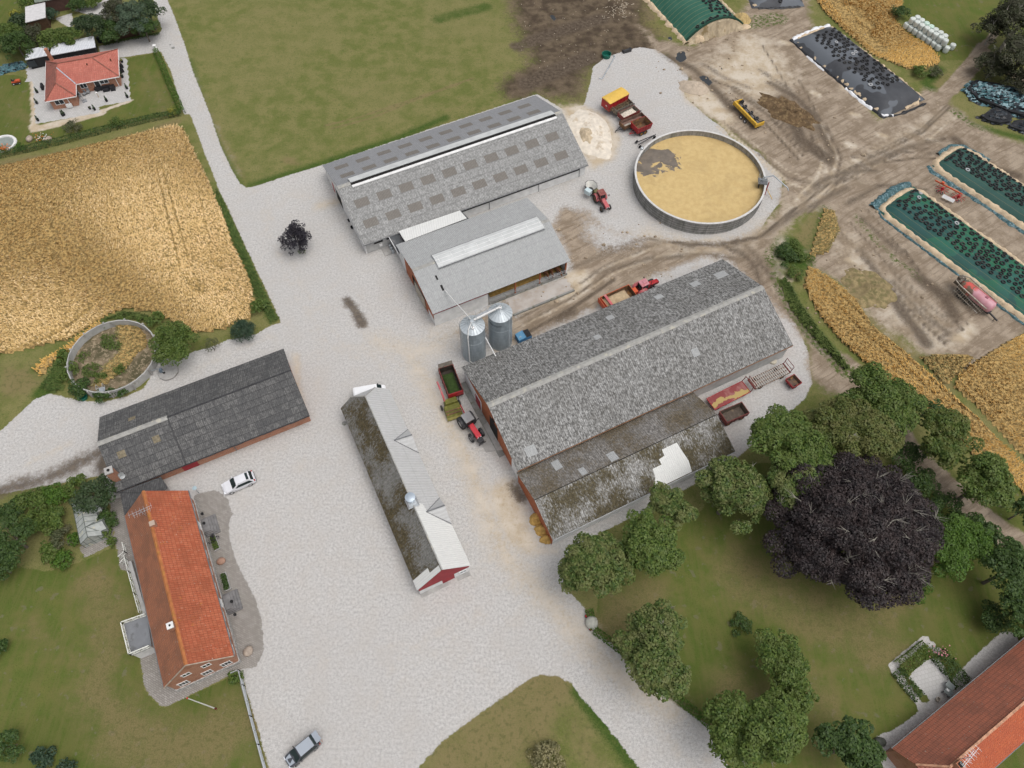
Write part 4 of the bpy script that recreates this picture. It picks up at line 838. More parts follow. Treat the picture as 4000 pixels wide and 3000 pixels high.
# --- black garage behind the bungalow
def flat_shed(name, label, cat, px, z, roofmat, wallmat, zb=None, inset=.25, th=.12):
 c = P(sum(p[0] for p in px) / len(px), sum(p[1] for p in px) / len(px), 0); rt = thing(name, label, cat, c, 0)
 q = loc_pts(rt, [P(x, y, z) for x, y in px])
 ar = sum(q[i][0] * q[(i + 1) % len(q)][1] - q[(i + 1) % len(q)][0] * q[i][1] for i in range(len(q)))
 if ar < 0: q = q[::-1]
 m = MB(); m.slab(q, th); m.build('roof', roofmat, rt)
 cx = sum(a for a, b, c_ in q) / len(q); cy = sum(b for a, b, c_ in q) / len(q)
 m = MB(); kx = 1 - inset / 3; m.prism([(cx + (a - cx) * kx, cy + (b - cy) * kx) for a, b, c_ in q], 0, z - th - .01); m.build('wall', wallmat, rt)
 return rt, q
WROOF = roof_sheet('white_roof_sheets', (.70, .72, .75), (.50, .52, .56), .12, pitch=.5, pan=(1.2, 1.6), seam=.2, panel_var=.1)
gs, q = flat_shed('garage', 'black boarded garage with a white sheet roof behind the bungalow', 'garage', [(194, 217), (373, 184), (366, 140), (203, 174)], 2.4, WROOF, BLACKW)
a, b = Vector(q[0]), Vector(q[1]); a, b = (a, b) if a.y < b.y + 99 else (b, a)
m = MB(); d_ = loc_pts(gs, [P(298, 214, 1.1)])[0]; an = math.atan2((P(373, 184, 2.4) - P(194, 217, 2.4)).y, (P(373, 184, 2.4) - P(194, 217, 2.4)).x)
m.box(d_[0], d_[1] , 1.1, 2.6, .12, 2.1, an); m.build('garage_door', pm('rust_door', (.24, .07, .05), .6), gs)
cp_, q = flat_shed('carport', 'lean-to carport with ribbed white and clear roof sheets joined to the black garage', 'carport', [(98, 234), (187, 216), (192, 176), (104, 194)], 2.3, roof_sheet('ribbed_clear_sheets', (.72, .74, .76), (.36, .38, .42), .1, pitch=.85, seam=.05, panel_var=.0), BLACKW)
for x_, y_ in ((125, 250), (157, 240)):
 d_ = loc_pts(cp_, [P(x_, y_, 1.2)])[0]; m = MB(); m.box(d_[0], d_[1], 1.2, 1.7, .12, 1.3, an); m.build('window' if x_ < 140 else 'side_door', GLASS if x_ < 140 else GREYW, cp_)
flat_shed('garden_shed', 'neighbours garden shed with a plain off white flat roof among shrubs', 'shed', [(99, 88), (178, 68), (176, 7), (98, 27)], 2.6, pm('offwhite_roof', (.56, .55, .55), .7, .08), BROWNT)
nh, q = flat_shed('neighbour_house', 'dark brick house with a green edged roof at the top edge of the photo', 'house', [(135, 10), (268, -14), (262, -70), (125, -45)], 3.0, pm('moss_green_roof', (.19, .22, .18), .8), pm('dark_brick', (.10, .055, .045), .85), inset=.3)
# --- house I at the lower right
def house_i():
 he, hr = 3.2, 7.6
 A0, A1 = P(3485, 2924, he), P(4000, 2496, he); u = (A1 - A0).normalized(); v = Vector((u.y, -u.x, 0))
 r0 = P(3741, 2969, hr); hw_ = abs((r0 - A0).dot(v)); L, W = 34.0, 2 * hw_
 c = A0 + u * (L / 2) + v * hw_
 rt = thing('long_house', 'long house with brown and orange pantile slopes at the corner of the park lawn', 'house', (c.x, c.y, 0), math.atan2(u.y, u.x))
 a, b = L / 2, W / 2; hip = 2.6
 l, w = a - .25, b - .4; kk = (hr - he) / b
 m = MB(); hw = he + kk * .4 - .12; zh = hr - 2.0
 yh = (hr - zh) / kk
 m.add([(-l, -w, 0), (l, -w, 0), (l, w, 0), (-l, w, 0), (-l, -w, hw), (l, -w, hw), (l, w, hw), (-l, w, hw), (-l, yh, zh - .12), (-l, -yh, zh - .12), (l, 0, hr - .12), (-l + 2, 0, hr - .2)], [(0, 1, 5, 4), (2, 3, 7, 6), (3, 0, 4, 9, 8, 7), (1, 2, 6, 10, 5)]); m.build('wall', REDB, rt)
 m = MB(); m.slab([(-a, b, he), (-a, yh, zh), (-a + 2.2, 0, hr), (a, 0, hr), (a, b, he)][::-1], .12); m.build('roof_slope', T_I1, rt)
 m = MB(); m.slab([(-a, -b, he), (a, -b, he), (a, 0, hr), (-a + 2.2, 0, hr), (-a, -yh, zh)], .12); m.build('roof_slope', T_I2, rt)
 m = MB(); m.slab([(-a, yh, zh), (-a, -yh, zh), (-a + 2.2, 0, hr)], .12); m.build('hip_slope', T_I1, rt)
 m = MB(); m.bar((-a + 2.2, 0, hr + .05), (a, 0, hr + .05), .28, .12); m.bar((-a + 2.2, 0, hr + .05), (-a, yh, zh + .04), .22, .1); m.bar((-a + 2.2, 0, hr + .05), (-a, -yh, zh + .04), .22, .1); m.build('ridge_tiles', pm('pale_ridge_tiles', (.50, .27, .17), .85, .3, 2.5), rt)
 gutters(rt, L, W, he, (-1, 1))
 for i in range(10): window_on(rt, (-13 + i * 2.9, w, 1.9), 1.3, 1.3, '+y', bars=1)
 m = MB(); m.box(-a + 3.0, -.3, hr + .2, .8, .8, 1.3); c_ = m.build('chimney', REDB, rt)
 m = MB(); m.box(-a + 3.0, -.3, hr + .9, .5, .5, .1); m.build('flue', DARK, c_)
 return rt, a, b, hr
hI, hIa, hIb, hIr = house_i()
# ------------------------------------------------------------------ tanks and silos
def wall_ring(c, r0, r1, h, n, mat, name, parent, a0=0.0, a1=2 * PI, z0=0.0):
 m = MB(); full = abs(a1 - a0 - 2 * PI) < 1e-6
 k_ = n if full else n + 1
 for i in range(k_):
  a = a0 + (a1 - a0) * i / n
  for r, z in ((r0, z0), (r1, z0), (r1, h), (r0, h)): m.v.append((c[0] + r * math.cos(a), c[1] + r * math.sin(a), z))
 for i in range(n):
  j = (i + 1) % k_
  for q in range(4): m.f.append((i * 4 + q, j * 4 + q, j * 4 + (q + 1) % 4, i * 4 + (q + 1) % 4))
 if not full: m.f.append((3, 2, 1, 0)); e = n * 4; m.f.append((e, e + 1, e + 2, e + 3))
 return m.build(name, mat, parent)
def crust_material():
 m = NT('slurry_crust'); v = m.coord(); x, y, z = m.sep(v)
 dx = m.math('ADD', x, 7.6); dy = m.math('SUBTRACT', y, 4.4)
 d = m.math('SQRT', m.math('ADD', m.math('MULTIPLY', m.math('MULTIPLY', dx, dx), .8), m.math('MULTIPLY', dy, dy)))
 n = m.noise(v, .32, 5, .6, .8); n2 = m.noise(v, .8, 6, .68, .6)
 f = m.math('ADD', d, m.math('ADD', m.math('MULTIPLY', m.math('SUBTRACT', n, .5), 7.5), m.math('MULTIPLY', m.math('SUBTRACT', n2, .5), 2.5)))
 f = m.math('MINIMUM', m.step(f, 3.75, 3.95), 1.0)
 hole = m.math('MULTIPLY', m.step(m.noise(v, .55, 5, .6, .5), .56, .585), 1.0)
 near = m.math('SUBTRACT', 1.0, m.step(m.math('SQRT', m.math('ADD', m.math('POWER', m.math('ADD', x, 6.4), 2), m.math('POWER', m.math('SUBTRACT', y, 3.4), 2))), 1.6, 2.6))
 f = m.math('MAXIMUM', f, m.math('MULTIPLY', near, hole))
 c = m.mix(m.step(m.noise(v, 1.1, 5, .7), .35, .66), (.50, .36, .160), (.57, .425, .200)); c = m.mix(m.math('MULTIPLY', m.step(m.noise(v, 7, 3, .7), .4, .7), .22), c, (.38, .265, .11))
 c = m.mix(m.math('MULTIPLY', m.step(m.noise(v, .3, 4), .5, .66), .25), c, (.36, .26, .12))
 w = m.mix(m.step(m.noise(v, .7, 4), .35, .65), (.135, .115, .095), (.185, .155, .125))
 m.col(m.mix(f, w, c)); m.rough(m.lin(f, 0, 1, .35, .95)); m.bump(m.math('ADD', m.noise(v, 7, 3, .7), m.math('MULTIPLY', f, 1.5)), .35, .05)
 return m.mat
def panel_concrete():
 m = NT('tank_panels'); v = m.coord(); x, y, z = m.sep(v)
 a = m.math('ARCTAN2', y, x); r2 = m.math('ADD', m.math('MULTIPLY', x, x), m.math('MULTIPLY', y, y))
 fr_ = m.math('FRACT', m.math('MULTIPLY', a, 36 / (2 * PI))); sm = m.step(m.math('ABSOLUTE', m.math('SUBTRACT', fr_, .5)), .46, .485)
 cv = m.n('ShaderNodeCombineXYZ'); m.put(cv.inputs[0], m.math('MULTIPLY', a, 14)); m.put(cv.inputs[1], m.math('MULTIPLY', z, .35))
 st = m.noise(cv.outputs[0], 1.0, 5, .7)
 c = m.mix(m.step(st, .38, .66), (.33, .325, .31), (.20, .20, .185)); c = m.mix(m.math('MULTIPLY', m.step(m.noise(v, .5, 4), .52, .68), .45), c, (.155, .16, .125))
 c = m.mix(m.math('MULTIPLY', sm, .5), c, (.10, .10, .10))
 m.col(c); m.rough(.9); return m.mat
TANKW = panel_concrete()
tx, ty, tr, th_ = 33.967, 101.447, 11.905, 2.646
tk = thing('slurry_tank', 'round concrete slurry tank with a tan crust broken by dark liquid', 'tank', (tx, ty, 0), 0)
wall_ring((0, 0), tr - .22, tr, th_, 72, TANKW, 'wall', tk)
wall_ring((0, 0), tr - .30, tr + .06, th_ + .10, 72, pm('pale_rim', (.56, .555, .54), .85, .1), 'rim', tk, z0=th_ + .002)
m = MB(); m.lathe([(0, 1.55), (tr - .23, 1.55)], (0, 0, 0), 72); m.build('crust', crust_material(), tk)
m = MB()
for z in (.5, 1.05, 1.6, 2.15): m.lathe([(tr + .02, z - .025), (tr + .05, z), (tr + .02, z + .025)], (0, 0, 0), 72)
m.build('hoop', DMETAL, tk)
pp = P(2992, 712, 2.7); sp = thing('slurry_pump', 'grey slurry pump on a platform hung on the edge of the round tank', 'pump', (pp.x, pp.y, 0), math.atan2(pp.y - ty, pp.x - tx))
m = MB(); m.box(-.6, 0, 2.85, 1.7, 1.6, .1); m.build('platform', pm('grating', (.14, .145, .15), .6, .3, 4), sp)
m = MB(); m.box(-.5, .1, 3.25, .5, .45, .7); m.tube((-.5, .1, 3.6), (-.5, .1, 3.9), .16); m.build('motor', STEEL, sp)
m = MB(); m.path([(-.3, .5, 3.4), (1.0, .6, 3.9), (3.6, -1.4, 3.3), (3.9, -1.7, 2.9)], .11); m.build('spout', STEEL, sp)
m = MB(); m.bar((.55, -.3, 0), (.45, -.2, 3.0), .18, .18); m.build('ladder_post', RED, sp)
m = MB(); m.tube((1.9, -1.3, .05), (.6, .0, 1.2), .05); m.build('stay', YELLOW, sp)
m = MB()
for x, y in ((-1.4, -.75), (-1.4, .75), (.2, -.75)): m.tube((x, y, 2.9), (x, y, 3.9), .035)
m.path([(.2, -.75, 3.9), (-1.4, -.75, 3.9), (-1.4, .75, 3.9)], .035); m.build('handrail', STEEL, sp)
m = MB()
for y in (-.6, -.3, 0): m.tube((-1.1, y, 1.6), (-1.1, y, 2.8), .07)
m.build('mixer_pipe', DMETAL, sp)
aa, bb = P(2490, 560, .7), P(2562, 530, .7); an = math.atan2(bb.y - aa.y, bb.x - aa.x)
ag = thing('stirrer_frame', 'dark steel stirrer frame lying on wheels by the tank rim', 'implement', ((aa.x + bb.x) / 2, (aa.y + bb.y) / 2, 0), an)
ln = (bb - aa).length / 2
m = MB(); m.bar((-ln, -.35, .6), (ln, .1, .9), .12, .12); m.bar((-ln, .4, .6), (ln, .1, .9), .12, .12); m.build('boom', DMETAL, ag)
m = MB()
for i in range(5): m.bar((-ln + .6 + i * .8, -.32 + i * .07, .65 + .05 * i), (-ln + .9 + i * .8, .36 - i * .05, .65 + .05 * i), .07, .07)
m.build('brace', STEEL, ag)
for x, y in ((-ln + .2, -.7), (-ln + .4, .75), (ln - .2, .1)):
 m = MB(); m.lathe([(.12, -.09), (.3, -.09), (.34, 0), (.3, .09), (.12, .09)], (x, y, .34), 12, 'y'); m.build('wheel', RUBBER, ag)
pq = P(2508, 580, 2.9); m = MB(); m.ball((0, 0, 0), .35, .3, .3, jit=.15); m.box(0, 0, -.4, .3, .3, .6)
tag(m.build('tank_valve', STEEL, loc=(pq.x, pq.y, 2.95)), 'small pale valve box clamped on the left rim of the round slurry tank', 'valve')
def corrugated(name, c):
 m = NT(name); v = m.coord(); x, y, z = m.sep(v)
 rg = m.math('FRACT', m.math('DIVIDE', z, .82)); a = m.math('ARCTAN2', y, x); sg = m.math('FRACT', m.math('MULTIPLY', a, 8 / (2 * PI)))
 sm = m.math('MAXIMUM', m.step(m.math('ABSOLUTE', m.math('SUBTRACT', rg, .5)), .46, .49), m.step(m.math('ABSOLUTE', m.math('SUBTRACT', sg, .5)), .485, .495))
 q = m.mix(m.step(m.noise(m.scalev(v, 1, 1, .3), 1.2, 4), .35, .65), k(c, .85), k(c, 1.12)); q = m.mix(m.math('MULTIPLY', sm, .5), q, k(c, .45))
 m.col(q); m.rough(.45); m.bsdf.inputs['Metallic'].default_value = .35
 m.bump(m.math('SINE', m.math('MULTIPLY', z, 2 * PI / .1)), .25, .02); return m.mat
SILOW = corrugated('silo_wall', (.34, .39, .42))
SILOR = pm('silo_roof', (.50, .545, .57), .4, .12, .8, metal=.3)
def silo(x, y, r, h, label, writing=False):
 s = thing('grain_silo', label, 'silo', (x, y, 0), 0, 'steel grain silos beside the largest barn')
 m = MB(); m.lathe([(r, 0), (r, h)], (0, 0, 0), 40); m.build('wall', SILOW, s)
 m = MB(); m.lathe([(r + .05, h - .03), (.30, h + 1.0), (.30, h + 1.12), (0, h + 1.14)], (0, 0, 0), 24); rf = m.build('roof', SILOR, s)
 m = MB()
 for i in range(20):
  a = 2 * PI * (i + .5) / 20; m.bar((.33 * math.cos(a), .33 * math.sin(a), h + 1.02), ((r + .04) * math.cos(a), (r + .04) * math.sin(a), h + .02), .035, .05)
 m.build('roof_rib', pm('silo_rib', (.36, .40, .43), .45, .05), rf)
 m = MB(); m.lathe([(r + .015, h * .66 - .04), (r + .04, h * .66), (r + .015, h * .66 + .04)], (0, 0, 0), 40); m.build('band', SILOR, s)
 m = MB()
 for sx in (-.22, .22): m.bar((r * .72 + .12 + sx * .7, -r * .72 - .12 + sx * .7, .2), (r * .72 + .12 + sx * .7, -r * .72 - .12 + sx * .7, h + .7), .05, .05) if writing else m.bar((-r - .12, sx, .2), (-r - .12, sx, h + .7), .05, .05)
 for i in range(20):
  z = .5 + i * h / 20
  if writing: m.bar((r * .72 - .04, -r * .72 - .28, z), (r * .72 + .28, -r * .72 + .04, z), .03, .03)
  else: m.bar((-r - .12, -.22, z), (-r - .12, .22, z), .03, .03)
 m.build('ladder', STEEL, s)
 m = MB()
 for a in (0, 1.2, 2.4, 3.6, 4.8): m.tube((.75 * math.cos(a), .75 * math.sin(a), h + .7), (.75 * math.cos(a), .75 * math.sin(a), h + 1.5), .025)
 m.path([(.75 * math.cos(a), .75 * math.sin(a), h + 1.5) for a in np.linspace(0, 4.8, 9)], .025); m.build('roof_rail', STEEL, s)
 cx_, cy_ = (.02, .02) if writing else (.1, -.95)
 m = MB(); zz = h + (1.15 if writing else .55); m.lathe([(.24, 0), (.24, .3), (.1, .36)], (cx_, cy_, zz), 14); cp = m.build('inlet_cap', WHITEP, s)
 m = MB(); m.tube((cx_, cy_, zz + .36), (cx_, cy_, zz + .39), .08); m.build('inlet_hole', DARK, cp)
 if writing:     # the maker's word, bent round the wall
  cu = bpy.data.curves.new('lettering', 'FONT'); cu.body = 'ASSENTOFT'; cu.size = .52; cu.align_x = 'CENTER'; cu.extrude = .004
  t = bpy.data.objects.new('lettering', cu); COL.objects.link(t)
  dg = bpy.context.evaluated_depsgraph_get(); me = bpy.data.meshes.new_from_object(t.evaluated_get(dg)); bpy.data.objects.remove(t)
  a0 = math.radians(-118); rr = r + .012
  for vt in me.vertices:
   a = a0 + vt.co.x * .86 / rr; q = rr + vt.co.z; vt.co = Vector((q * math.cos(a), q * math.sin(a), h - 1.35 + vt.co.y))
  me.materials.clear(); me.materials.append(pm('letter_black', (.02, .025, .03), .6, .05))
  o = bpy.data.objects.new('lettering', me); COL.objects.link(o); o.parent = s
 return s
S1, S2, SR, SH = (-6.057, 63.957), (-1.932, 66.364), 1.856, 7.944
silo(*S1, SR, SH, 'left grain silo with a white pipe down its front and no lettering')
silo(*S2, SR, SH, 'right grain silo with black lettering high on its blue grey wall', True)
cw = thing('silo_catwalk', 'grey steel catwalk and conveyor bridging the tops of the two silos', 'catwalk', (S1[0], S1[1], SH + 1.0), math.atan2(S2[1] - S1[1], S2[0] - S1[0]))
dl = math.hypot(S2[0] - S1[0], S2[1] - S1[1])
m = MB(); m.box(dl / 2, .45, -.1, dl - 2.0, .6, .06); m.build('deck', pm('mesh_deck', (.36, .38, .40), .6, .2, 6), cw)
m = MB(); m.bar((.3, 0, .15), (dl - .2, 0, .4), .26, .22); m.build('conveyor', PIPE, cw)
m = MB()
for y in (.15, .75):
 m.path([(.9, y, .9), (dl - .9, y, .9)], .025)
 for i in range(4): m.tube((1.0 + i * .9, y, -.1), (1.0 + i * .9, y, .9), .025)
m.build('handrail', STEEL, cw)
def pipe(name, label, pts, r, mat=PIPE):
 o = Vector(pts[0]); m = MB(); m.path([Vector(p) - o for p in pts], r, 8); return tag(m.build(name, mat, loc=o), label, 'pipe')
e = P(1737, 1133, 4.7)
pipe('auger_pipe', 'long thin white pipe running from the left silo up to the cattle shed roof', [e, (S1[0] - .3, S1[1] + .3, SH + 1.25)], .085)
pipe('drop_pipe', 'white pipe down the front wall of the left silo', [(S1[0] - .1, S1[1] - .3, SH + 1.2), (S1[0] - .55, S1[1] - 1.3, SH + .6), (S1[0] - .62, S1[1] - SR - .2, SH - .4), (S1[0] - .62, S1[1] - SR - .2, 1.0), (S1[0] - .3, S1[1] - SR - .25, .6)], .09)
pipe('feed_pipe', 'short white pipe slanting from between the silos into the largest barn roof', [(S1[0] + 1.9, S1[1] - .6, 5.6), P(1936, 1391, 4.2)], .09)
ox, oy, orr, oh = -62.884, 61.959, 6.79, 1.64
ot = thing('old_tank', 'old round concrete tank open to the sky, overgrown inside with weeds and dry grass', 'tank', (ox, oy, 0), 0)
wall_ring((0, 0), orr - .16, orr, oh, 26, pm('pale_tank_concrete', (.42, .42, .405), .85, .14, .7, spot=(.27, .26, .225), spot_scale=.9, spot_lo=.56, spot_hi=.72), 'wall', ot)
for i in range(13):
 a = 2 * PI * i / 13 + .1; m = MB(); m.box((orr + .02) * math.cos(a), (orr + .02) * math.sin(a), oh / 2 + .04, .34, .22, oh + .1, a); m.build('buttress', CONC, ot)
def old_soil():
 m = NT('tank_soil'); v = m.coord(); n = m.noise(v, .35, 4); n2 = m.noise(v, 2, 4, .7)
 c = m.mix(m.step(n, .4, .6), (.20, .155, .10), (.085, .075, .04)); c = m.mix(m.step(n2, .5, .62), c, (.30, .24, .16)); m.col(c); m.rough(.95); return m.mat
m = MB(); m.lathe([(0, .3), (orr - .17, .22)], (0, 0, 0), 26); m.build('soil', old_soil(), ot)
lp = P(655, 1450, .35); m = MB(); m.lathe([(1.55, 0), (1.55, .32), (1.4, .40), (0, .46)], (0, 0, 0), 32); ld_ = m.build('cistern_lid', CONC, loc=(lp.x, lp.y, 0)); tag(ld_, 'round grey concrete lid over a cistern beside the old tank, under a tree', 'cistern')
m = MB(); m.tube((-.45, -.35, .46), (-.45, -.35, .52), .2, n=10); m.build('hatch', DARK, ld_)
a_ = P(592, 1448, 1.3); b_ = P(618, 1440, .6); c_ = P(640, 1452, .7)
pipe('pump_hose', 'grey hose reaching over the old tank wall to the cistern lid', [a_, b_, c_], .09, STEEL)
m = MB(); m.box(0, 0, .35, .5, .4, .7); m.tube((0, 0, .7), (0, .1, 1.0), .16); m.build('x', BLUE) if False else None
bp = P(627, 1447, .8); m.v = []; m.f = []; m.box(0, 0, .2, .45, .4, .5); m.ball((.1, .1, .6), .22, jit=.1); tag(m.build('pump_motor', pm('blue_grey_pump', (.16, .21, .26), .5, .3, 3), loc=(bp.x, bp.y, .42)), 'small blue grey pump standing on the cistern lid', 'pump')
gp = P(402, 1525, 1.2); gt = thing('platform_ladder', 'small galvanised ladder platform hung over the near wall of the old tank', 'ladder', (gp.x, gp.y, 0), .3)
m = MB(); m.box(0, 0, 1.5, .9, .8, .06); m.build('platform', STEEL, gt)
m = MB()
for x, y in ((-.45, -.4), (.45, -.4), (.45, .4), (-.45, .4)): m.tube((x, y, 1.5), (x, y, 2.5), .03)
m.path([(-.45, .4, 2.5), (-.45, -.4, 2.5), (.45, -.4, 2.5), (.45, .4, 2.5)], .035); m.build('handrail', STEEL, gt)
m = MB(); m.bar((-.25, -.45, 0), (-.25, -.35, 1.5), .05, .05); m.bar((.25, -.45, 0), (.25, -.35, 1.5), .05, .05)
for i in range(5): m.bar((-.25, -.43, .2 + i * .28), (.25, -.43, .2 + i * .28), .04, .04)
m.build('rung_ladder', STEEL, gt)
def tub(px, label, mat=GREENP, r=.75, h=.6, ry=None):
 p = P(*px, 0); m = MB(); m.lathe([(r * .86, 0), (r, h), (r * .9, h), (r * .78, .08), (0, .08)], (0, 0, 0), 20); o = m.build('water_tub', mat, loc=p)
 if ry: o.scale = (1, ry, 1)
 return tag(o, label, 'tub')
tub((327, 1554), 'round teal water tub under bushes by the old tank')
tub((2368, 222), 'round green water tub at the edge of the muddy pasture', r=1.0, h=.8)
# ------------------------------------------------------------------ silage clamps
def mesh_tarp(name, c1, c2, line=None, patch=None):
 m = NT(name); v = m.coord(); x, y, z = m.sep(v); c = m.mix(m.step(m.noise(v, .35, 4), .35, .65), c1, c2)
 c = m.mix(m.math('MULTIPLY', m.step(m.noise(v, 9, 2), .45, .7), .25), c, k(c1, .5))
 if patch: c = m.mix(m.math('MULTIPLY', m.step(m.noise(v, .16, 2), .54, .56), .75), c, patch)
 if line:
  f = m.math('ABSOLUTE', m.math('SUBTRACT', m.math('FRACT', m.math('DIVIDE', y, 1.05)), .5)); c = m.mix(m.math('MULTIPLY', m.step(f, .462, .485), .55), c, line)
 m.col(c); m.rough(.6); m.bump(m.noise(v, 3.0, 4), .3, .05); return m.mat
SAND = pm('sand_bank', (.56, .44, .30), .95, .14, 1.2, bump=.5, spot=(.40, .31, .21), spot_scale=2.2, spot_lo=.56, spot_hi=.7)
TEAL = pm('teal_sheet', (.045, .105, .115), .4, .35, 1.8, spot=(.15, .245, .28), spot_scale=3, spot_lo=.5, spot_hi=.62)
TARPB = pm('black_sheet', (.022, .023, .026), .42, .3, 2.0, spot=(.10, .10, .11), spot_scale=2, spot_lo=.6, spot_hi=.72)
WSHEET = pm('white_sheet', (.74, .75, .77), .4, .1, 2)
CLAMPS = {}
def clamp(key, name, label, cat, p0, p1, width, h, mat, length=None, round_=2.2, flat=.55):
 """mound along local +x from p0 toward p1 (pixels of its axis on the ground)"""
 a, b = P(*p0), P(*p1); u = (b - a).normalized(); L = length or (b - a).length
 rt = thing(name, label, cat, (a.x, a.y, 0), math.atan2(u.y, u.x))
 def hz(x, y):
  e = min(1, max(0, x / round_), max(0, (L - x) / round_)); e = e * (2 - e)
  t = min(1, abs(y) / (width / 2)); s = 1 - max(0, (t - flat) / (1 - flat)) ** 1.7
  return max(0, h * e * s)
 nx, ny = int(L / .8) + 1, int(width / .5) + 1
 vs = []; rr = random.Random(len(key) * 7 + 3)
 for i in range(nx + 1):
  for j in range(ny + 1):
   x, y = L * i / nx, -width / 2 + width * j / ny
   vs.append((x, y, hz(x, y) + .03 + (rr.uniform(-.04, .04) if 0 < j < ny and 0 < i < nx else 0)))
 fs = [(i * (ny + 1) + j, (i + 1) * (ny + 1) + j, (i + 1) * (ny + 1) + j + 1, i * (ny + 1) + j + 1) for i in range(nx) for j in range(ny)]
 m = MB(); m.add(vs, fs); m.build('cover', mat, rt, smooth=True)
 CLAMPS[key] = (rt, L, width, hz)
 return rt
def sand_bank(rt, pts, w, hgt, seed, lumpy=.25, name='sand_bank', mat=None, segs=.35):
 """lumpy ridge of sand bags and spilled sand along a local polyline"""
 rr = random.Random(seed); P_ = [Vector((x, y, 0)) for x, y in pts]; m = MB(); ring = []
 for a, b in zip(P_[:-1], P_[1:]):
  n = max(2, int((b - a).length / segs))
  for i in range(n): ring.append((a.lerp(b, i / n), (b - a).normalized()))
 ring.append((P_[-1], (P_[-1] - P_[-2]).normalized()))
 K = 7; ph = rr.uniform(0, 9); wv = 0
 for i, (p, d) in enumerate(ring):
  nn = Vector((-d.y, d.x, 0)); wv = .6 * wv + .4 * rr.uniform(-1, 1)
  ww = w * (1 + lumpy * (math.sin(i * .9 + ph) * .5 + wv * 1.5)); hh = hgt * (1 + lumpy * (math.sin(i * 1.3 + ph) * .5 + wv)); off = nn * (lumpy * w * .5 * wv)
  for j in range(K):
   t = j / (K - 1) * 2 - 1; m.v.append(tuple(p + off + nn * (t * ww / 2) + Vector((0, 0, max(-.02, hh * (1 - t * t) + (rr.uniform(-.04, .04) if abs(t) < .9 else 0))))))
 for i in range(len(ring) - 1):
  for j in range(K - 1): m.f.append((i * K + j, i * K + j + 1, (i + 1) * K + j + 1, (i + 1) * K + j))
 return m.build(name, mat or SAND, rt, smooth=True)
TG1 = mesh_tarp('green_cover_mesh', (.016, .115, .062), (.022, .105, .085), (.20, .17, .075), (.016, .062, .062))
TG2 = mesh_tarp('dark_green_cover_mesh', (.020, .070, .058), (.026, .082, .068), (.17, .15, .075))
TG3 = mesh_tarp('green_cover_banded', (.022, .105, .070), (.028, .092, .072), (.40, .33, .16))
TBK = mesh_tarp('black_cover', (.050, .053, .060), (.064, .068, .076), None, (.13, .145, .165))
g1 = clamp('g1', 'silage_clamp', 'green covered silage clamp with the pink slurry tanker parked along it', 'silage clamp', (3498, 775), (4010, 1150), 10.2, 1.1, TG1, length=44)
_, L_, W_, _h = CLAMPS['g1']
sand_bank(g1, [(L_, -W_ / 2 + .25), (2.0, -W_ / 2 + .25), (.2, -W_ / 2 + 1.2), (-.2, 0), (.2, W_ / 2 - 1.2), (2.0, W_ / 2 - .2), (L_, W_ / 2 - .2)], 1.25, .5, 3, .32)
sand_bank(g1, [(L_, -W_ / 2 - .75), (1.5, -W_ / 2 - .75), (-.8, -W_ / 2 + .6)], .5, .22, 4, .35, 'sheet_edge', TEAL)
sand_bank(g1, [(-1.1, -W_ / 2 - .2), (-1.5, 0), (-1.4, 3.0), (-.6, W_ / 2 - .2)], 1.5, .5, 5, .3, 'sheet_edge', TEAL)
g2 = clamp('g2', 'silage_clamp', 'dark green silage clamp at the right edge beside the red rake', 'silage clamp', (3695, 608), (4010, 815), 9.0, 1.1, TG2, length=36)
_, L_, W_, _h = CLAMPS['g2']
sand_bank(g2, [(L_, -W_ / 2 + .1), (1.8, -W_ / 2 + .2), (.1, -W_ / 2 + 1.2), (-.2, 0), (.3, W_ / 2 - 1), (2.2, W_ / 2 - .1), (L_, W_ / 2)], 1.3, .5, 6, .34)
sand_bank(g2, [(22, -W_ / 2 - 1.1), (10, -W_ / 2 - 1.0), (1.0, -W_ / 2 - 1.2), (-.4, -W_ / 2 - .6)], .9, .25, 7, .4, 'sheet_edge', TEAL)
sand_bank(g2, [(-1.1, -1), (-1.2, 3.2), (.4, W_ / 2 + .5), (6, W_ / 2 + .9)], .7, .25, 8, .4, 'sheet_edge', TEAL)
bk = clamp('bk', 'silage_clamp', 'black covered silage clamp edged with white sheet beside the wheat strip', 'silage clamp', (3168, 130), (3535, 425), 11.2, 1.5, TBK, round_=3.0)
_, L_, W_, _h = CLAMPS['bk']
sand_bank(bk, [(L_ - 1.5, -W_ / 2 + .5), (1.5, -W_ / 2 + .6), (.2, -W_ / 2 + 2), (.3, 2), (1.4, W_ / 2 - .4)], 1.15, .4, 9, .55)
sand_bank(bk, [(3, W_ / 2 - .1), (L_ - 1.5, W_ / 2 - .1), (L_ - .2, W_ / 2 - 2), (L_ - .1, 0)], .7, .3, 10, .6)
sand_bank(bk, [(-.2, -W_ / 2 + .5), (-.7, 0), (-.4, 2.6), (.2, W_ / 2 - .5)], 1.0, .35, 11, .5, 'white_edge', WSHEET)
sand_bank(bk, [(5.5, -W_ / 2 - .5), (11, -W_ / 2 - .6)], .45, .2, 12, .5, 'white_edge', WSHEET)
sand_bank(bk, [(L_ - 10.5, -W_ / 2 - .5), (L_ - 4.5, -W_ / 2 - .6), (L_ - .6, -W_ / 2 + .4), (L_ + .3, -W_ / 2 + 2.0)], .6, .25, 13, .6, 'white_edge', WSHEET)
sand_bank(bk, [(-.4, -W_ / 2 + .2), (5.5, -W_ / 2 - .2), (L_ - 9, -W_ / 2 - .2), (L_ - .3, -W_ / 2 - .2), (L_ + .8, -1.5), (L_ + .9, W_ / 2 - .8)], .6, .22, 14, .5, 'sheet_edge', TARPB)
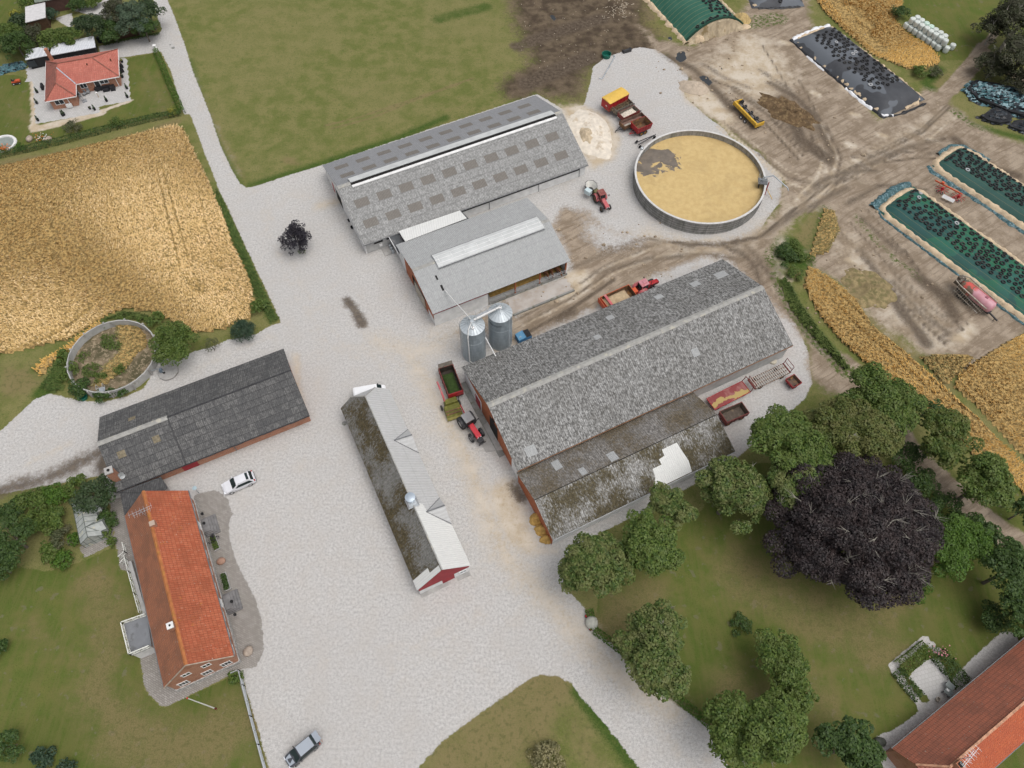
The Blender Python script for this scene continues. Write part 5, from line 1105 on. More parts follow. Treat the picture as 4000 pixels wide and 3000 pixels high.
def open_clamp():
 a = P(2790, 128, 0); b = P(2660, -10, 0); u = (b - a).normalized(); W, L, h = 14.5, 40, 3.3
 rt = thing('open_silage_clamp', 'tall banded green silage clamp with its cut sand coloured face exposed', 'silage clamp', (a.x, a.y, 0), math.atan2(u.y, u.x))
 def prof(y): return h * max(0, 1 - abs(y / (W / 2)) ** 2.2)
 ny, nx = 28, 44; m = MB()
 for i in range(nx + 1):
  for j in range(ny + 1):
   y = -W / 2 + W * j / ny; m.v.append((L * i / nx, y, prof(y) + .02))
 for i in range(nx):
  for j in range(ny): m.f.append((i * (ny + 1) + j, (i + 1) * (ny + 1) + j, (i + 1) * (ny + 1) + j + 1, i * (ny + 1) + j + 1))
 mt = NT('banded_cover'); v = mt.coord(); x, y, z = mt.sep(v); c = mt.mix(mt.step(mt.noise(v, .4, 4), .35, .65), (.022, .10, .068), (.034, .118, .082))
 f = mt.math('ABSOLUTE', mt.math('SUBTRACT', mt.math('FRACT', mt.math('DIVIDE', x, 1.15)), .5)); c = mt.mix(mt.math('MULTIPLY', mt.step(f, .455, .485), .6), c, (.30, .28, .13)); mt.col(c); mt.rough(.6)
 m.build('cover', mt.mat, rt, smooth=True)
 m = MB(); rr = random.Random(4)       # cut face, leaning back, with a broken edge
 for j in range(ny + 1):
  y = -W / 2 + W * j / ny; p = prof(y); q = rr.uniform(-.15, .15)
  m.v += [(-.05, y, p), (-.5 + q, y, p * .85), (-.9 + q, y, p * .45), (-1.6 + q * 2, y, 0)]
 for j in range(ny):
  for q in range(3): m.f.append((j * 4 + q, (j + 1) * 4 + q, (j + 1) * 4 + q + 1, j * 4 + q + 1))
 m.build('cut_face', pm('silage_face', (.44, .36, .25), .95, .2, 1.0, bump=.6, spot=(.25, .19, .10), spot_scale=.5, spot_lo=.5, spot_hi=.62), rt)
 e = [(-.1, -W / 2 + W * j / ny, prof(-W / 2 + W * j / ny) + .08) for j in range(ny + 1)]
 m = MB(); m.path(e, .26, 6); m.build('rolled_edge', pm('rolled_green', (.012, .055, .035), .6, .3, 3), rt)
 sand_bank(rt, [(-1, W / 2 + .3), (12, W / 2 + .3), (L, W / 2 + .4)], 1.2, .45, 21, .5)
 sand_bank(rt, [(.5, -W / 2 - .2), (14, -W / 2 - .2), (L, -W / 2)], .9, .35, 22, .5)
 CLAMPS['op'] = (rt, L, W, lambda x, y: prof(y))
 def heap(px, rx, ry, rz, label, mat):
  p = P(*px); o = thing('silage_heap', label, 'heap', (p.x, p.y, 0), R.uniform(0, 3)); m = MB(); m.ball((0, 0, 0), rx, ry, rz, 14, 9, .12, random.Random(int(px[0]))); m.v = [(x, y, max(z, -.05)) for x, y, z in m.v]; m.build('heap', mat, o, smooth=True)
 return rt
open_clamp()
from mathutils import noise as MN
def heap_obj(name, label, cat, px, rx, ry, rz, yaw, mat, jit=.12, n=26, mm=12, kind=None):
 """spilled heap: a disc of rings with broken noise on its outline and its surface"""
 p = P(*px); m = MB(); sd = Vector((px[0] * .37, px[1] * .53, 0)); NR, NA = 22, 48
 def f(q, oc=4):
  t, a = 0, 1.0
  for o in range(oc): t += a * MN.noise(q * (2 ** o)); a *= .6
  return t
 for i in range(NR + 1):
  for j in range(NA):
   a = 2 * PI * j / NA; c, s_ = math.cos(a), math.sin(a); t = i / NR
   k_ = t * (1 + jit * 1.1 * f(Vector((c * 1.5, s_ * 1.5, 0)) + sd)); x, y = rx * k_ * c, ry * k_ * s_
   z = rz * max(0, 1 - t ** 1.8) * (1 + jit * 2.6 * f(Vector((x * .45, y * .45, 0)) + sd)) + (rz * jit * .9 * f(Vector((x * 1.4, y * 1.4, 3)) + sd, 3) * min(1, (1 - t) * 4)) + .03
   m.v.append((x, y, z if i < NR else -.06))
 for i in range(NR):
  for j in range(NA): q = (j + 1) % NA; m.f.append((i * NA + j, (i + 1) * NA + j, (i + 1) * NA + q, i * NA + q))
 o = m.build(name, mat, smooth=True, loc=p); o.rotation_euler = (0, 0, yaw); return tag(o, label, cat, kind=kind)
STRAWH = pm('straw_heap', (.45, .33, .15), .95, .22, 1.5, bump=.7, spot=(.26, .19, .10), spot_scale=1.2)
heap_obj('silage_lump', 'lump of pale silage leaning on the left corner of the open clamp', 'heap', (2722, 150), 2.2, 1.6, 1.6, .4, SAND)
heap_obj('straw_heap', 'golden straw heap at the right corner of the open clamp', 'heap', (2893, 78), 2.3, 2.0, 1.5, .2, STRAWH)
heap_obj('sand_lump', 'pale smooth sand lump in front of the golden straw heap', 'heap', (2912, 105), 1.2, .9, .5, .2, SAND)
heap_obj('gravel_heap', 'low pinkish gravel heap on the edge of the round gravel pad', 'heap', (2708, 343), 3.2, 2.3, .8, -.3, pm('pink_gravel', (.44, .365, .285), .95, .12, 1.5, bump=.3))
heap_obj('dung_heap', 'rough brown dung heap beside the yellow harvester header', 'heap', (3082, 440), 6.6, 3.2, .8, -.75, pm('dung', (.13, .085, .045), .95, .35, 1.1, bump=1.0, spot=(.22, .155, .08), spot_scale=1.6, spot_lo=.5, spot_hi=.64), .38, 60, 26)
heap_obj('rotted_heap', 'flat olive brown heap of rotted straw in the dirt field', 'heap', (3400, 1125), 5.0, 4.0, .45, -.6, pm('rotted_straw', (.25, .195, .10), .95, .35, .9, bump=.9, spot=(.155, .135, .06), spot_scale=1.2, spot_lo=.48, spot_hi=.62), .3, 56, 22)
LIME = pm('lime', (.66, .60, .51), .95, .10, 1.2, bump=.3, spot=(.50, .42, .32), spot_scale=.7, spot_lo=.54, spot_hi=.68)
heap_obj('lime_heap', 'cream white lime heap spread at the end of the long pale barn', 'heap', (2300, 520), 4.4, 7.0, 1.0, -1.0 + 1.3, LIME, .14, 34, 14)
heap_obj('lime_mound', 'darker dug out mound on top of the cream lime heap', 'heap', (2290, 535), 1.9, 3.2, 1.35, .3, pm('lime_dug', (.50, .41, .29), .95, .18, 1.2, bump=.6), .16)
for i, (px, rx) in enumerate((((2102, 2030), 1.3), ((2118, 2070), 1.2), ((2135, 2105), 1.0))):
 heap_obj('straw_pile', ('straw spilling out of the mossy shed gable, uppermost of three piles', 'middle straw pile along the mossy shed gable', 'small lowest straw pile at the near corner of the mossy shed')[i], 'straw', px, rx, rx * .8, 1.0, 0, STRAW, .15)
def wrap_heap(name, label, outline, h, mats, n, seed, loose=True):
 rr = random.Random(seed); poly = Vn([(x / 1.808318, y / 1.808318) for x, y in outline]); c = poly.mean(0); rt = thing(name, label, 'plastic heap', (c[0], c[1], 0), 0)
 for mi, mat in enumerate(mats):
  m = MB(); k_ = 0
  while k_ < n // len(mats):
   x = rr.uniform(poly[:, 0].min(), poly[:, 0].max()); y = rr.uniform(poly[:, 1].min(), poly[:, 1].max()); d = sd_poly(np.array([[x, y]]), poly)[0]
   if d < .1: continue
   k_ += 1; z = h * min(1, d / 2.2) * rr.uniform(.75, 1.0); r = rr.uniform(.35, .9); a = rr.uniform(0, PI)
   pts = []
   for t in range(6):
    b = 2 * PI * t / 6; q = r * rr.uniform(.6, 1.1); pts.append((x - c[0] + q * math.cos(b + a), y - c[1] + .55 * q * math.sin(b + a), max(.03, z + rr.uniform(-.28, .28))))
   ctr = (x - c[0], y - c[1], z + rr.uniform(.05, .35)); i0 = len(m.v); m.v += [ctr] + pts; m.f += [(i0, i0 + 1 + t, i0 + 1 + (t + 1) % 6) for t in range(6)]
  m.build(('crumpled_sheet', 'dark_sheet', 'pale_sheet')[mi], mat, rt)
 m = MB(); m.prism([((x - c[0]) * .9, (y - c[1]) * .9) for x, y in poly], 0, h * .6); m.build('core', TARPB, rt)
 return rt
WRT = pm('teal_wrap', (.075, .165, .185), .35, .3, 2); WRD = pm('dark_wrap', (.028, .036, .045), .4, .3, 2); WRP = pm('pale_wrap', (.22, .34, .37), .35, .2, 2)
wrap_heap('plastic_heap', 'large heap of crumpled teal and dark silage plastic at the right edge', [(3752, 352), (3790, 318), (3900, 335), (4010, 362), (4080, 380), (4080, 480), (3995, 470), (3940, 455), (3870, 425), (3800, 400)], 1.5, (WRT, WRD, WRP), 900, 3)
wrap_heap('net_heap', 'black crumpled net heap just below the teal plastic', [(3862, 440), (3900, 412), (3945, 450), (3945, 485), (3900, 492), (3850, 480), (3818, 460)], 1.0, (TARPB, WRD), 200, 4)
wrap_heap('net_heap', 'grey black plastic bundle lowest at the right edge', [(3930, 500), (3965, 475), (4020, 470), (4060, 500), (4040, 530), (3985, 520)], .9, (WRD, TARPB), 160, 5)
wrap_heap('sheet_bundle', 'teal tarpaulin laid out beside the neighbours hedge at the left edge', [(0, 265), (30, 250), (92, 240), (104, 268), (60, 278), (0, 292), (-30, 295), (-30, 272)], .35, (WRT, TEAL), 180, 6)
o_ = clamp('tb', 'silage_clamp', 'black sheeted clamp corner at the top edge of the photo', 'silage clamp', (3040, 30), (2990, -90), 12, 1.2, TBK, length=22)
sand_bank(o_, [(0.5, 5.0), (5, 5.4), (14, 5.5)], 1.3, .4, 31, .4); sand_bank(o_, [(0, 4.6), (-.3, 0), (0, -5)], .7, .25, 32, .5, 'sheet_edge', TARPB); sand_bank(o_, [(4, 6.6), (12, 6.8)], .8, .3, 33, .5, 'sheet_edge', TEAL)
# ------------------------------------------------------------------ tyres
def tyre_mesh():
 m = MB(); r0, n, q = .285, 18, 6
 for i in range(n):
  a = 2 * PI * i / n
  for j in range(q):
   b = 2 * PI * j / q; rr = r0 + .115 * math.cos(b); m.v.append((rr * math.cos(a), rr * math.sin(a), .09 + .10 * math.sin(b)))
 for i in range(n):
  for j in range(q): m.f.append((i * q + j, ((i + 1) % n) * q + j, ((i + 1) % n) * q + (j + 1) % q, i * q + (j + 1) % q))
 me = bpy.data.meshes.new('tyre'); me.from_pydata(m.v, [], m.f); me.polygons.foreach_set('use_smooth', [True] * len(me.polygons)); return me, m
TY, TYM = tyre_mesh(); TY.materials.append(RUBBER); TYD = TY.copy(); TYD.materials.clear(); TYD.materials.append(RUBBERD); TYW = TY.copy(); TYW.materials.clear(); TYW.materials.append(pm('white_wall_tyre', (.42, .43, .44), .7, .2))
N_TY = [0]; rest = []
def tyres(key, xr, yr, n, label, wlabel, group, whites=2, seed=1, dmin=.85, box=None):
 rt, L, W, hz = CLAMPS[key]; rr = random.Random(seed); put = []; tries = 0
 c, s = math.cos(rt.rotation_euler.z), math.sin(rt.rotation_euler.z)
 while len(put) < n and tries < 30000:
  tries += 1; x, y = rr.uniform(*xr), rr.uniform(*yr)
  if box and not box(x, y): continue
  if any((x - a) ** 2 + (y - b) ** 2 < dmin ** 2 for a, b in put): continue
  put.append((x, y))
 wh = set(rr.sample(range(len(put)), whites)) if whites else set()
 for i, (x, y) in enumerate(put):
  z = hz(x, y) + .05; e = .4; nx_ = (hz(x - e, y) - hz(x + e, y)) / (2 * e); ny_ = (hz(x, y - e) - hz(x, y + e)) / (2 * e)
  wx, wy = rt.location.x + x * c - y * s, rt.location.y + x * s + y * c
  nrm = Vector((nx_ * c - ny_ * s, nx_ * s + ny_ * c, 1)).normalized(); k_ = rr.choice((.86, 1, 1, 1, 1.12, 1.2))
  d = (Vector((wx, wy, z)) - EYE)
  q = FW.dot(d); X, Y = 2000 + CAM_F * RT.dot(d) / q, 1500 - CAM_F * UP.dot(d) / q
  if not (-25 < X < 4025 and -25 < Y < 3025): continue
  rest.append((q, (wx, wy, z), nrm, k_, i in wh, label, wlabel, group, rr.random()))
tyres('g1', (1.2, 30), (-2.4, 3.7), 178, 'black tyre lying on the long green clamp behind the slurry tanker', 'white walled tyre among the black ones on the long green clamp', 'tyres on the long green clamp', 3, 11, .92)
tyres('g2', (1.0, 24), (-2.2, 3.5), 135, 'black tyre lying on the dark green clamp beside the red rake', 'white walled tyre among the black ones on the dark green clamp', 'tyres on the dark green clamp', 1, 12, .90, lambda x, y: x < 5 or y > -1.6 + .0 * x)
tyres('bk', (2.5, 22), (-3.0, 3.8), 96, 'black tyre lying on the black covered clamp', 'white walled tyre on the black covered clamp', 'tyres on the black clamp', 4, 13, .95)
tyres('op', (1.5, 16), (-4.6, -.2), 48, 'dusty tyre lying on the banded green clamp at the top', 'white walled tyre on the banded green clamp', 'tyres on the open clamp', 0, 14, .95)
tyres('op', (.2, .7), (-5.2, 4.4), 9, 'tyre in the row along the rolled edge of the open clamp', 'x', 'tyres along the open clamp edge', 0, 15, .9)
tyres('tb', (1.0, 4), (-3, 5.4), 4, 'tyre on the black clamp corner at the top edge', 'x', 'tyres on the top edge clamp', 0, 16, 1.0)
rest.sort(key=lambda t: t[0])
left = MB()
for i, (q, loc, nrm, k_, w_, lab, wlab, grp, rn) in enumerate(rest):
 rot = nrm.to_track_quat('Z', 'Y').to_euler()
 if i < 300 or w_:
  o = bpy.data.objects.new('tyre', TYW if w_ else (TYD if rn < .22 else TY)); COL.objects.link(o); o.location = loc; o.rotation_euler = rot; o.scale = (k_, k_, 1)
  tag(o, wlab if w_ else lab, 'tyre', grp + ', white walled' if w_ else grp)
 else:
  M_ = Matrix.Translation(loc) @ rot.to_matrix().to_4x4() @ Matrix.Diagonal((k_, k_, 1, 1)); left.add([tuple(M_ @ Vector(p)) for p in TYM.v], TYM.f)
tag(left.build('far_tyres', RUBBER, smooth=True), 'more black tyres lying on the farther silage clamps', 'tyres', kind='stuff')
# ------------------------------------------------------------------ wrapped bales
def bale_mesh(mat):
 m = MB(); m.lathe([(0, 0), (.5, 0), (.60, .08), (.63, .3), (.64, .62), (.63, .95), (.60, 1.15), (.5, 1.24), (.2, 1.26), (0, 1.25)], (0, 0, 0), 20)
 me = bpy.data.meshes.new('wrapped_bale'); me.from_pydata(m.v, [], m.f); me.polygons.foreach_set('use_smooth', [True] * len(me.polygons)); me.materials.append(mat); return me
WRAP = pm('bale_wrap', (.60, .64, .60), .35, .08, 1.2); WRAPG = pm('bale_wrap_mint', (.52, .66, .57), .35, .06, 1.2)
BW, BG = bale_mesh(WRAP), bale_mesh(WRAPG)
def bale(x, y, z, me, label, group, k_=1.0):
 o = bpy.data.objects.new('wrapped_bale', me); COL.objects.link(o); o.location = (x, y, z); o.rotation_euler = (R.uniform(-.05, .05), R.uniform(-.05, .05), R.uniform(0, 6)); o.scale = (k_, k_, R.uniform(.95, 1.03)); tag(o, label, 'bale', group)
a, b = P(3535, 110), P(3660, 195)     # front bottom row
u = (b - a) / 7.0; n_ = Vector((-u.y, u.x, 0)).normalized(); n_ = n_ if n_.x > 0 else -n_
for i in range(8):
 p = a + u * i; bale(p.x, p.y, 0, BW, 'white wrapped bale in the front ground row of the bale stack', 'front ground row of bales')
for i in range(8):
 p = a + u * (i + .35) + n_ * .55; bale(p.x, p.y, 1.24, BW, 'white wrapped bale in the front upper row of the bale stack', 'front upper row of bales')
for i in range(7):
 p = a + u * (i + .45) + n_ * 1.75; bale(p.x, p.y, 1.24, BG if i in (2, 3) else BW, 'mint tinted bale in the back upper row of the bale stack' if i in (2, 3) else 'white wrapped bale in the back upper row of the bale stack', 'mint bales' if i in (2, 3) else 'back upper row of bales')
for i in range(8):
 p = a + u * i + n_ * 1.25; bale(p.x, p.y, 0, BW, 'white wrapped bale in the back ground row under the stack', 'back ground row of bales')
p = P(3690, 203); bale(p.x, p.y, 0, BW, 'white wrapped bale alone in front of the right end of the stack', None)
p = P(3714, 192); bale(p.x, p.y, 0, BW, 'rightmost white wrapped bale standing beside the stack end', None)
# ------------------------------------------------------------------ vehicles and implements
def wheel(par, x, y, r, w, rim=RUSTY, tyre=RUBBERD, dish=.55, n=20):
 m = MB(); m.lathe([(r * dish, -w * .42), (r * .86, -w * .5), (r * .97, -w * .40), (r, -w * .15), (r, w * .15), (r * .97, w * .40), (r * .86, w * .5), (r * dish, w * .42)], (x, y, r), n, 'y', closed=True)
 o = m.build('wheel', tyre, par, smooth=False)
 m = MB(); m.lathe([(r * dish + .005, -w * .36), (r * dish * .6, -w * .26), (.05, -w * .24), (.05, w * .24), (r * dish * .6, w * .26), (r * dish + .005, w * .36)], (x, y, r), n, 'y'); m.build('rim', rim, o)
 return o
def tub_box(par, L, W, z0, z1, th, mat_out, name='box', x=0, taper=0.0, front_slope=0.0, inner=None):
 """open topped box body; taper narrows the floor, front_slope leans the +x end"""
 a, b = L / 2, W / 2; ia, ib = a - th, b - th; t = taper
 m = MB()
 vs = [(-a + t, -b + t, z0), (a - t - front_slope, -b + t, z0), (a - t - front_slope, b - t, z0), (-a + t, b - t, z0), (-a, -b, z1), (a, -b, z1), (a, b, z1), (-a, b, z1), (-ia, -ib, z1), (ia, -ib, z1), (ia, ib, z1), (-ia, ib, z1), (-ia + t, -ib + t, z0 + .06), (ia - t - front_slope, -ib + t, z0 + .06), (ia - t - front_slope, ib - t, z0 + .06), (-ia + t, ib - t, z0 + .06)]
 vs = [(p[0] + x, p[1], p[2]) for p in vs]
 outer = [(3, 2, 1, 0), (0, 1, 5, 4), (1, 2, 6, 5), (2, 3, 7, 6), (3, 0, 4, 7), (4, 5, 9, 8), (5, 6, 10, 9), (6, 7, 11, 10), (7, 4, 8, 11)]
 inn = [(8, 9, 13, 12), (9, 10, 14, 13), (10, 11, 15, 14), (11, 8, 12, 15), (12, 13, 14, 15)]
 if inner is None: m.add(vs, outer + inn); return m.build(name, mat_out, par)
 m.add(vs, outer); o = m.build(name, mat_out, par); m = MB(); m.add(vs, inn); m.build('lining', inner, o); return o
def trailer(name, label, px, ztop, zfl, out, inner, wheels, rw=.42, draw=1, rim=RUSTY, taper=0, front_slope=0.0, cat='trailer', L=None, W=None, ribs=6, th=.07, group=None):
 x, y, yaw, l, w = fr(px, ztop); l = L or l; w = W or w
 t = thing(name, label, cat, (x, y, 0), yaw, group)
 b = tub_box(t, l, w, zfl, ztop, th, out, taper=taper, inner=inner, front_slope=front_slope)
 m = MB()
 for i in range(ribs):
  xx = -l / 2 + .15 + i * (l - .3) / (ribs - 1)
  for s in (-1, 1): m.bar((xx, s * (w / 2 - taper + .03), zfl), (xx, s * (w / 2 + .03), ztop - .02), .07, .06)
 m.build('side_rib', out, b)
 m = MB(); m.box(0, -.35, zfl - .12, l * .96, .12, .2); m.box(0, .35, zfl - .12, l * .96, .12, .2); m.box(0, 0, zfl - .14, .12, .82, .18); m.build('chassis', DMETAL, t)
 for wx in wheels:
  for s in (-1, 1): wheel(t, wx, s * (w / 2 - .28), rw, .3, rim)
 if draw:
  e = draw * l / 2; m = MB(); m.bar((e * .95, -.4, zfl - .15), (e + draw * 1.3, 0, .5), .1, .1); m.bar((e * .95, .4, zfl - .15), (e + draw * 1.3, 0, .5), .1, .1); m.tube((e + draw * 1.25, 0, 0), (e + draw * 1.25, 0, .55), .05); m.build('drawbar', DMETAL, t)
 return t, l, w
def load(par, l, w, z, h, mat, seed, name='load', jit=.15, x=0):
 rr = random.Random(seed); nx, ny = 14, 8; m = MB()
 for i in range(nx + 1):
  for j in range(ny + 1):
   a, b = i / nx * 2 - 1, j / ny * 2 - 1; m.v.append((x + a * l / 2, b * w / 2, z + h * max(0, (1 - a * a)) ** .6 * max(0, (1 - b * b)) ** .6 + rr.uniform(-jit, jit) * h))
 for i in range(nx):
  for j in range(ny): m.f.append((i * (ny + 1) + j, (i + 1) * (ny + 1) + j, (i + 1) * (ny + 1) + j + 1, i * (ny + 1) + j + 1))
 return m.build(name, mat, par, smooth=True)
PADG = 'trailers parked on the round gravel pad'
t, l, w = trailer('covered_trailer', 'red trailer under a yellow tarpaulin, first of the row on the round pad', [(2353, 380), (2427, 341), (2456, 367), (2382, 407)], 2.9, 1.0, RED, REDD, (-.7, .5), .45, 1, group=PADG)
m = MB(); pr = [(-.5, 0), (-.49, .10), (-.25, .24), (0, .29), (.25, .24), (.49, .10), (.5, 0)]; a = l / 2 + .06
for i in range(6): m.add([(-a, pr[i][0] * (w + .16), 2.86 + pr[i][1]), (a, pr[i][0] * (w + .16), 2.86 + pr[i][1]), (a, pr[i + 1][0] * (w + .16), 2.86 + pr[i + 1][1]), (-a, pr[i + 1][0] * (w + .16), 2.86 + pr[i + 1][1])], [(0, 1, 2, 3)])
m.add([(-a, p * (w + .16), 2.86 + q) for p, q in pr], [tuple(range(7))]); m.add([(a, p * (w + .16), 2.86 + q) for p, q in pr], [tuple(range(7))]); m.build('tarpaulin', TARPY, t)
m = MB(); m.box(-l / 2 - .05, -.3, 1.9, .02, .35, .22); m.build('number_plate', WHITE, t)
t, l, w = trailer('branch_trailer', 'grey wooden trailer piled with branches, second of the row', [(2389, 411), (2456, 381), (2471, 401), (2406, 434)], 1.9, .9, TIMBER, TIMBER, (-.6, .6), .42, 1, group=PADG, th=.06)
m = MB(); rr = random.Random(8)
for i in range(70):
 x, y, z = rr.uniform(-l / 2 - .5, l / 2 - .3), rr.uniform(-w / 2, w / 2) * .85, rr.uniform(1.2, 1.95); a = rr.gauss(0, .5); q = rr.uniform(.3, 1.0); m.tube((x - q * math.cos(a), y - q * math.sin(a), z - .1), (x + q * math.cos(a), y + q * math.sin(a), z + rr.uniform(-.1, .15)), .035, .02, 5)
m.build('branches', pm('branch_wood', (.20, .15, .09), .9, .4, 3), t); load(t, l - .2, w - .2, 1.1, .5, pm('twig_litter', (.07, .052, .032), .95, .4, 4, bump=.8), 4, 'twigs')
t, l, w = trailer('block_trailer', 'red and wood trailer full of white rubble, third of the row', [(2415, 438), (2478, 409), (2500, 432), (2435, 462)], 1.8, .9, REDD, TIMBER, (-.6, .6), .42, 1, group=PADG, th=.09)
load(t, l - .5, w - .25, 1.25, .3, pm('white_rubble', (.62, .56, .47), .9, .3, 6, bump=.8), 5, 'rubble', .5, -.15)
t, l, w = trailer('plank_trailer', 'rusty red low trailer carrying grey planks, fourth of the row', [(2418, 473), (2508, 438), (2526, 458), (2440, 496)], 1.6, .8, RUST, pm('worn_red_wood', (.20, .125, .10), .85, .3, 2), (-.5, .5), .42, -1, group=PADG, front_slope=-.0)
m = MB()
for i in range(9): m.box(-l / 2 + .6 + i * .38, -w / 4, 1.3, .33, .5, .06)
m.build('planks', pm('pale_planks', (.40, .37, .32), .85, .2, 3), t)
t, l, w = trailer('dump_trailer', 'red dump trailer with rusty empty inside, nearest of the row', [(2474, 481), (2504, 444), (2540, 487), (2497, 507)], 2.3, .85, RED, RUST, (-.45, .45), .48, 0, group=PADG, taper=.28, rim=RUSTY, L=3.5, W=2.5)
x_, y_, yw, l_, w_ = fr([(2474, 481), (2540, 486), (2540, 487), (2497, 507)], 2.3); px_ = P(2507, 478, 2.3); t.location = (px_.x, px_.y, 0); t.rotation_euler.z = math.atan2((P(2455, 365, 2.9) - P(2382, 405, 2.9)).y, (P(2455, 365, 2.9) - P(2382, 405, 2.9)).x) if False else bA.rotation_euler.z + .06
m = MB(); m.bar((-1.7, -.3, .75), (-2.6, 0, .55), .1, .1); m.bar((-1.7, .3, .75), (-2.6, 0, .55), .1, .1); m.build('drawbar', RED, t)
def tractor(label, cx, cy, yaw, hood, roofm, cabm, rimm, k_=1.0, rr_=.85, fr_=.55, fender=None, weight=False, dark=False, rear_w=.48, hatch=True):
 """+x is forward; origin midway between the axles"""
 t = thing('tractor', label, 'tractor', (cx, cy, 0), yaw); t.scale = (k_, k_, k_)
 wb = 1.25
 for s in (-1, 1): wheel(t, -wb, s * .82, rr_, rear_w, rimm, RUBBERD if not dark else RUBBER, .5)
 for s in (-1, 1): wheel(t, wb, s * .80, fr_, .36, rimm, RUBBERD if not dark else RUBBER, .5)
 m = MB(); m.box(-.2, 0, .78, 3.0, .55, .5); m.bar((-wb, -.8, rr_), (-wb, .8, rr_), .2, .2); m.bar((wb, -.75, fr_), (wb, .75, fr_), .14, .14); m.build('chassis', DMETAL, t)
 m = MB(); h = [(-.15, 1.0), (1.95, .95), (2.08, 1.25), (1.95, 1.55), (-.15, 1.68)]
 m.add([(x, -.36, z) for x, z in h] + [(x, .36, z) for x, z in h], [(4, 3, 2, 1, 0), (5, 6, 7, 8, 9)] + [(i, (i + 1) % 5, (i + 1) % 5 + 5, i + 5) for i in range(5)]); hd = m.build('hood', hood, t, bevel=.06)
 m = MB(); m.box(2.06, 0, 1.2, .06, .5, .42); m.build('grille', DMETAL, hd)
 for s in (-1, 1):
  m = MB(); m.box(2.07, s * .22, 1.45, .05, .16, .12); m.build('headlight', LAMPW, hd)
 m = MB(); m.box(.95, 0, 1.3, 1.0, .74, .26); m.build('engine_side', DMETAL, hd)
 m = MB(); b0 = [(-1.55, -.62), (-.12, -.52), (-.12, .52), (-1.55, .62)]; t0 = [(-1.45, -.58), (-.28, -.52), (-.28, .52), (-1.45, .58)]
 m.add([(x, y, 1.15) for x, y in b0] + [(x, y, 2.45) for x, y in t0], [(3, 2, 1, 0), (4, 5, 6, 7), (0, 1, 5, 4), (1, 2, 6, 5), (2, 3, 7, 6), (3, 0, 4, 7)]); cb = m.build('cab_glass', CARGLASS, t)
 m = MB()
 for (x, y), (x2, y2) in zip(b0, t0): m.bar((x, y, 1.12), (x2, y2, 2.45), .10, .10)
 for i in range(4): m.bar((*b0[i], 1.15), (*b0[(i + 1) % 4], 1.15), .1, .1)
 m.build('cab_frame', cabm, cb)
 m = MB(); m.box(-.86, 0, 2.52, 1.48, 1.34, .16, top=.94); rf = m.build('cab_roof', roofm, t, bevel=.05)
 if hatch: m = MB(); m.box(-.75, 0, 2.63, .55, .5, .08); m.build('roof_hatch', roofm, rf, bevel=.02)
 for s in (-1, 1):
  m = MB(); n = 7
  for i in range(n):
   a0, a1 = math.radians(15 + i * 150 / n), math.radians(15 + (i + 1) * 150 / n); q = rr_ + .09
   m.slab([(-wb + q * math.cos(a0), s * .82 + .26, rr_ + q * math.sin(a0)), (-wb + q * math.cos(a1), s * .82 + .26, rr_ + q * math.sin(a1)), (-wb + q * math.cos(a1), s * .82 - .26, rr_ + q * math.sin(a1)), (-wb + q * math.cos(a0), s * .82 - .26, rr_ + q * math.sin(a0))], .03)
  m.build('fender', fender or hood, t)
 if dark:
  for s in (-1, 1):
   m = MB(); n = 5
   for i in range(n):
    a0, a1 = math.radians(40 + i * 110 / n), math.radians(40 + (i + 1) * 110 / n); q = fr_ + .07
    m.slab([(wb + q * math.cos(a0), s * .80 + .17, fr_ + q * math.sin(a0)), (wb + q * math.cos(a1), s * .80 + .17, fr_ + q * math.sin(a1)), (wb + q * math.cos(a1), s * .80 - .17, fr_ + q * math.sin(a1)), (wb + q * math.cos(a0), s * .80 - .17, fr_ + q * math.sin(a0))], .03)
   m.build('front_fender', fender or DMETAL, t)
 m = MB(); m.tube((.35, -.42, 1.4), (.35, -.42, 2.7), .05); m.build('exhaust', DMETAL, t)
 for s in (-1, 1):
  m = MB(); m.bar((-.15, s * .6, 2.2), (-.05, s * 1.1, 2.2), .04, .04); m.box(-.05, s * 1.12, 2.1, .06, .2, .34); m.build('mirror', DMETAL, t)
 if weight: m = MB(); m.box(2.35, 0, .95, .6, .75, .5); m.bar((2.6, -.45, .7), (2.75, -.45, .7), .08, .08); m.bar((2.6, .45, .7), (2.75, .45, .7), .08, .08); m.box(2.7, 0, .65, .12, 1.1, .12); m.build('front_weight', DMETAL, t, bevel=.03)
 m = MB(); m.bar((-1.6, -.3, .6), (-2.2, -.3, .55), .08, .1); m.bar((-1.6, .3, .6), (-2.2, .3, .55), .08, .1); m.build('hitch', DMETAL, t)
 return t
def axle_pose(rear, front):
 a, b = P(*rear, 0), P(*front, 0); return (a.x + b.x) / 2, (a.y + b.y) / 2, math.atan2(b.y - a.y, b.x - a.x), (b - a).length
x, y, yaw, wbl = axle_pose((2343, 790), (2362, 815))
DUSTYRED = pm('dusty_red', (.26, .085, .075), .7, .2, 1.5, spot=(.20, .12, .09), spot_scale=1.5)
tractor('dusty old red tractor facing the camera between the barns and the round tank', x, y, yaw - .08, REDP, DUSTYRED, DUSTYRED, RUST, 1.0, .85, .5, REDP)
sx, sy = x - 3.6 * math.cos(yaw), y - 3.6 * math.sin(yaw)
sp_ = thing('hopper_spreader', 'spreader with a white hopper and a pale blue box behind the dusty tractor', 'spreader', (sx - .2, sy + .1, 0), yaw - .08)
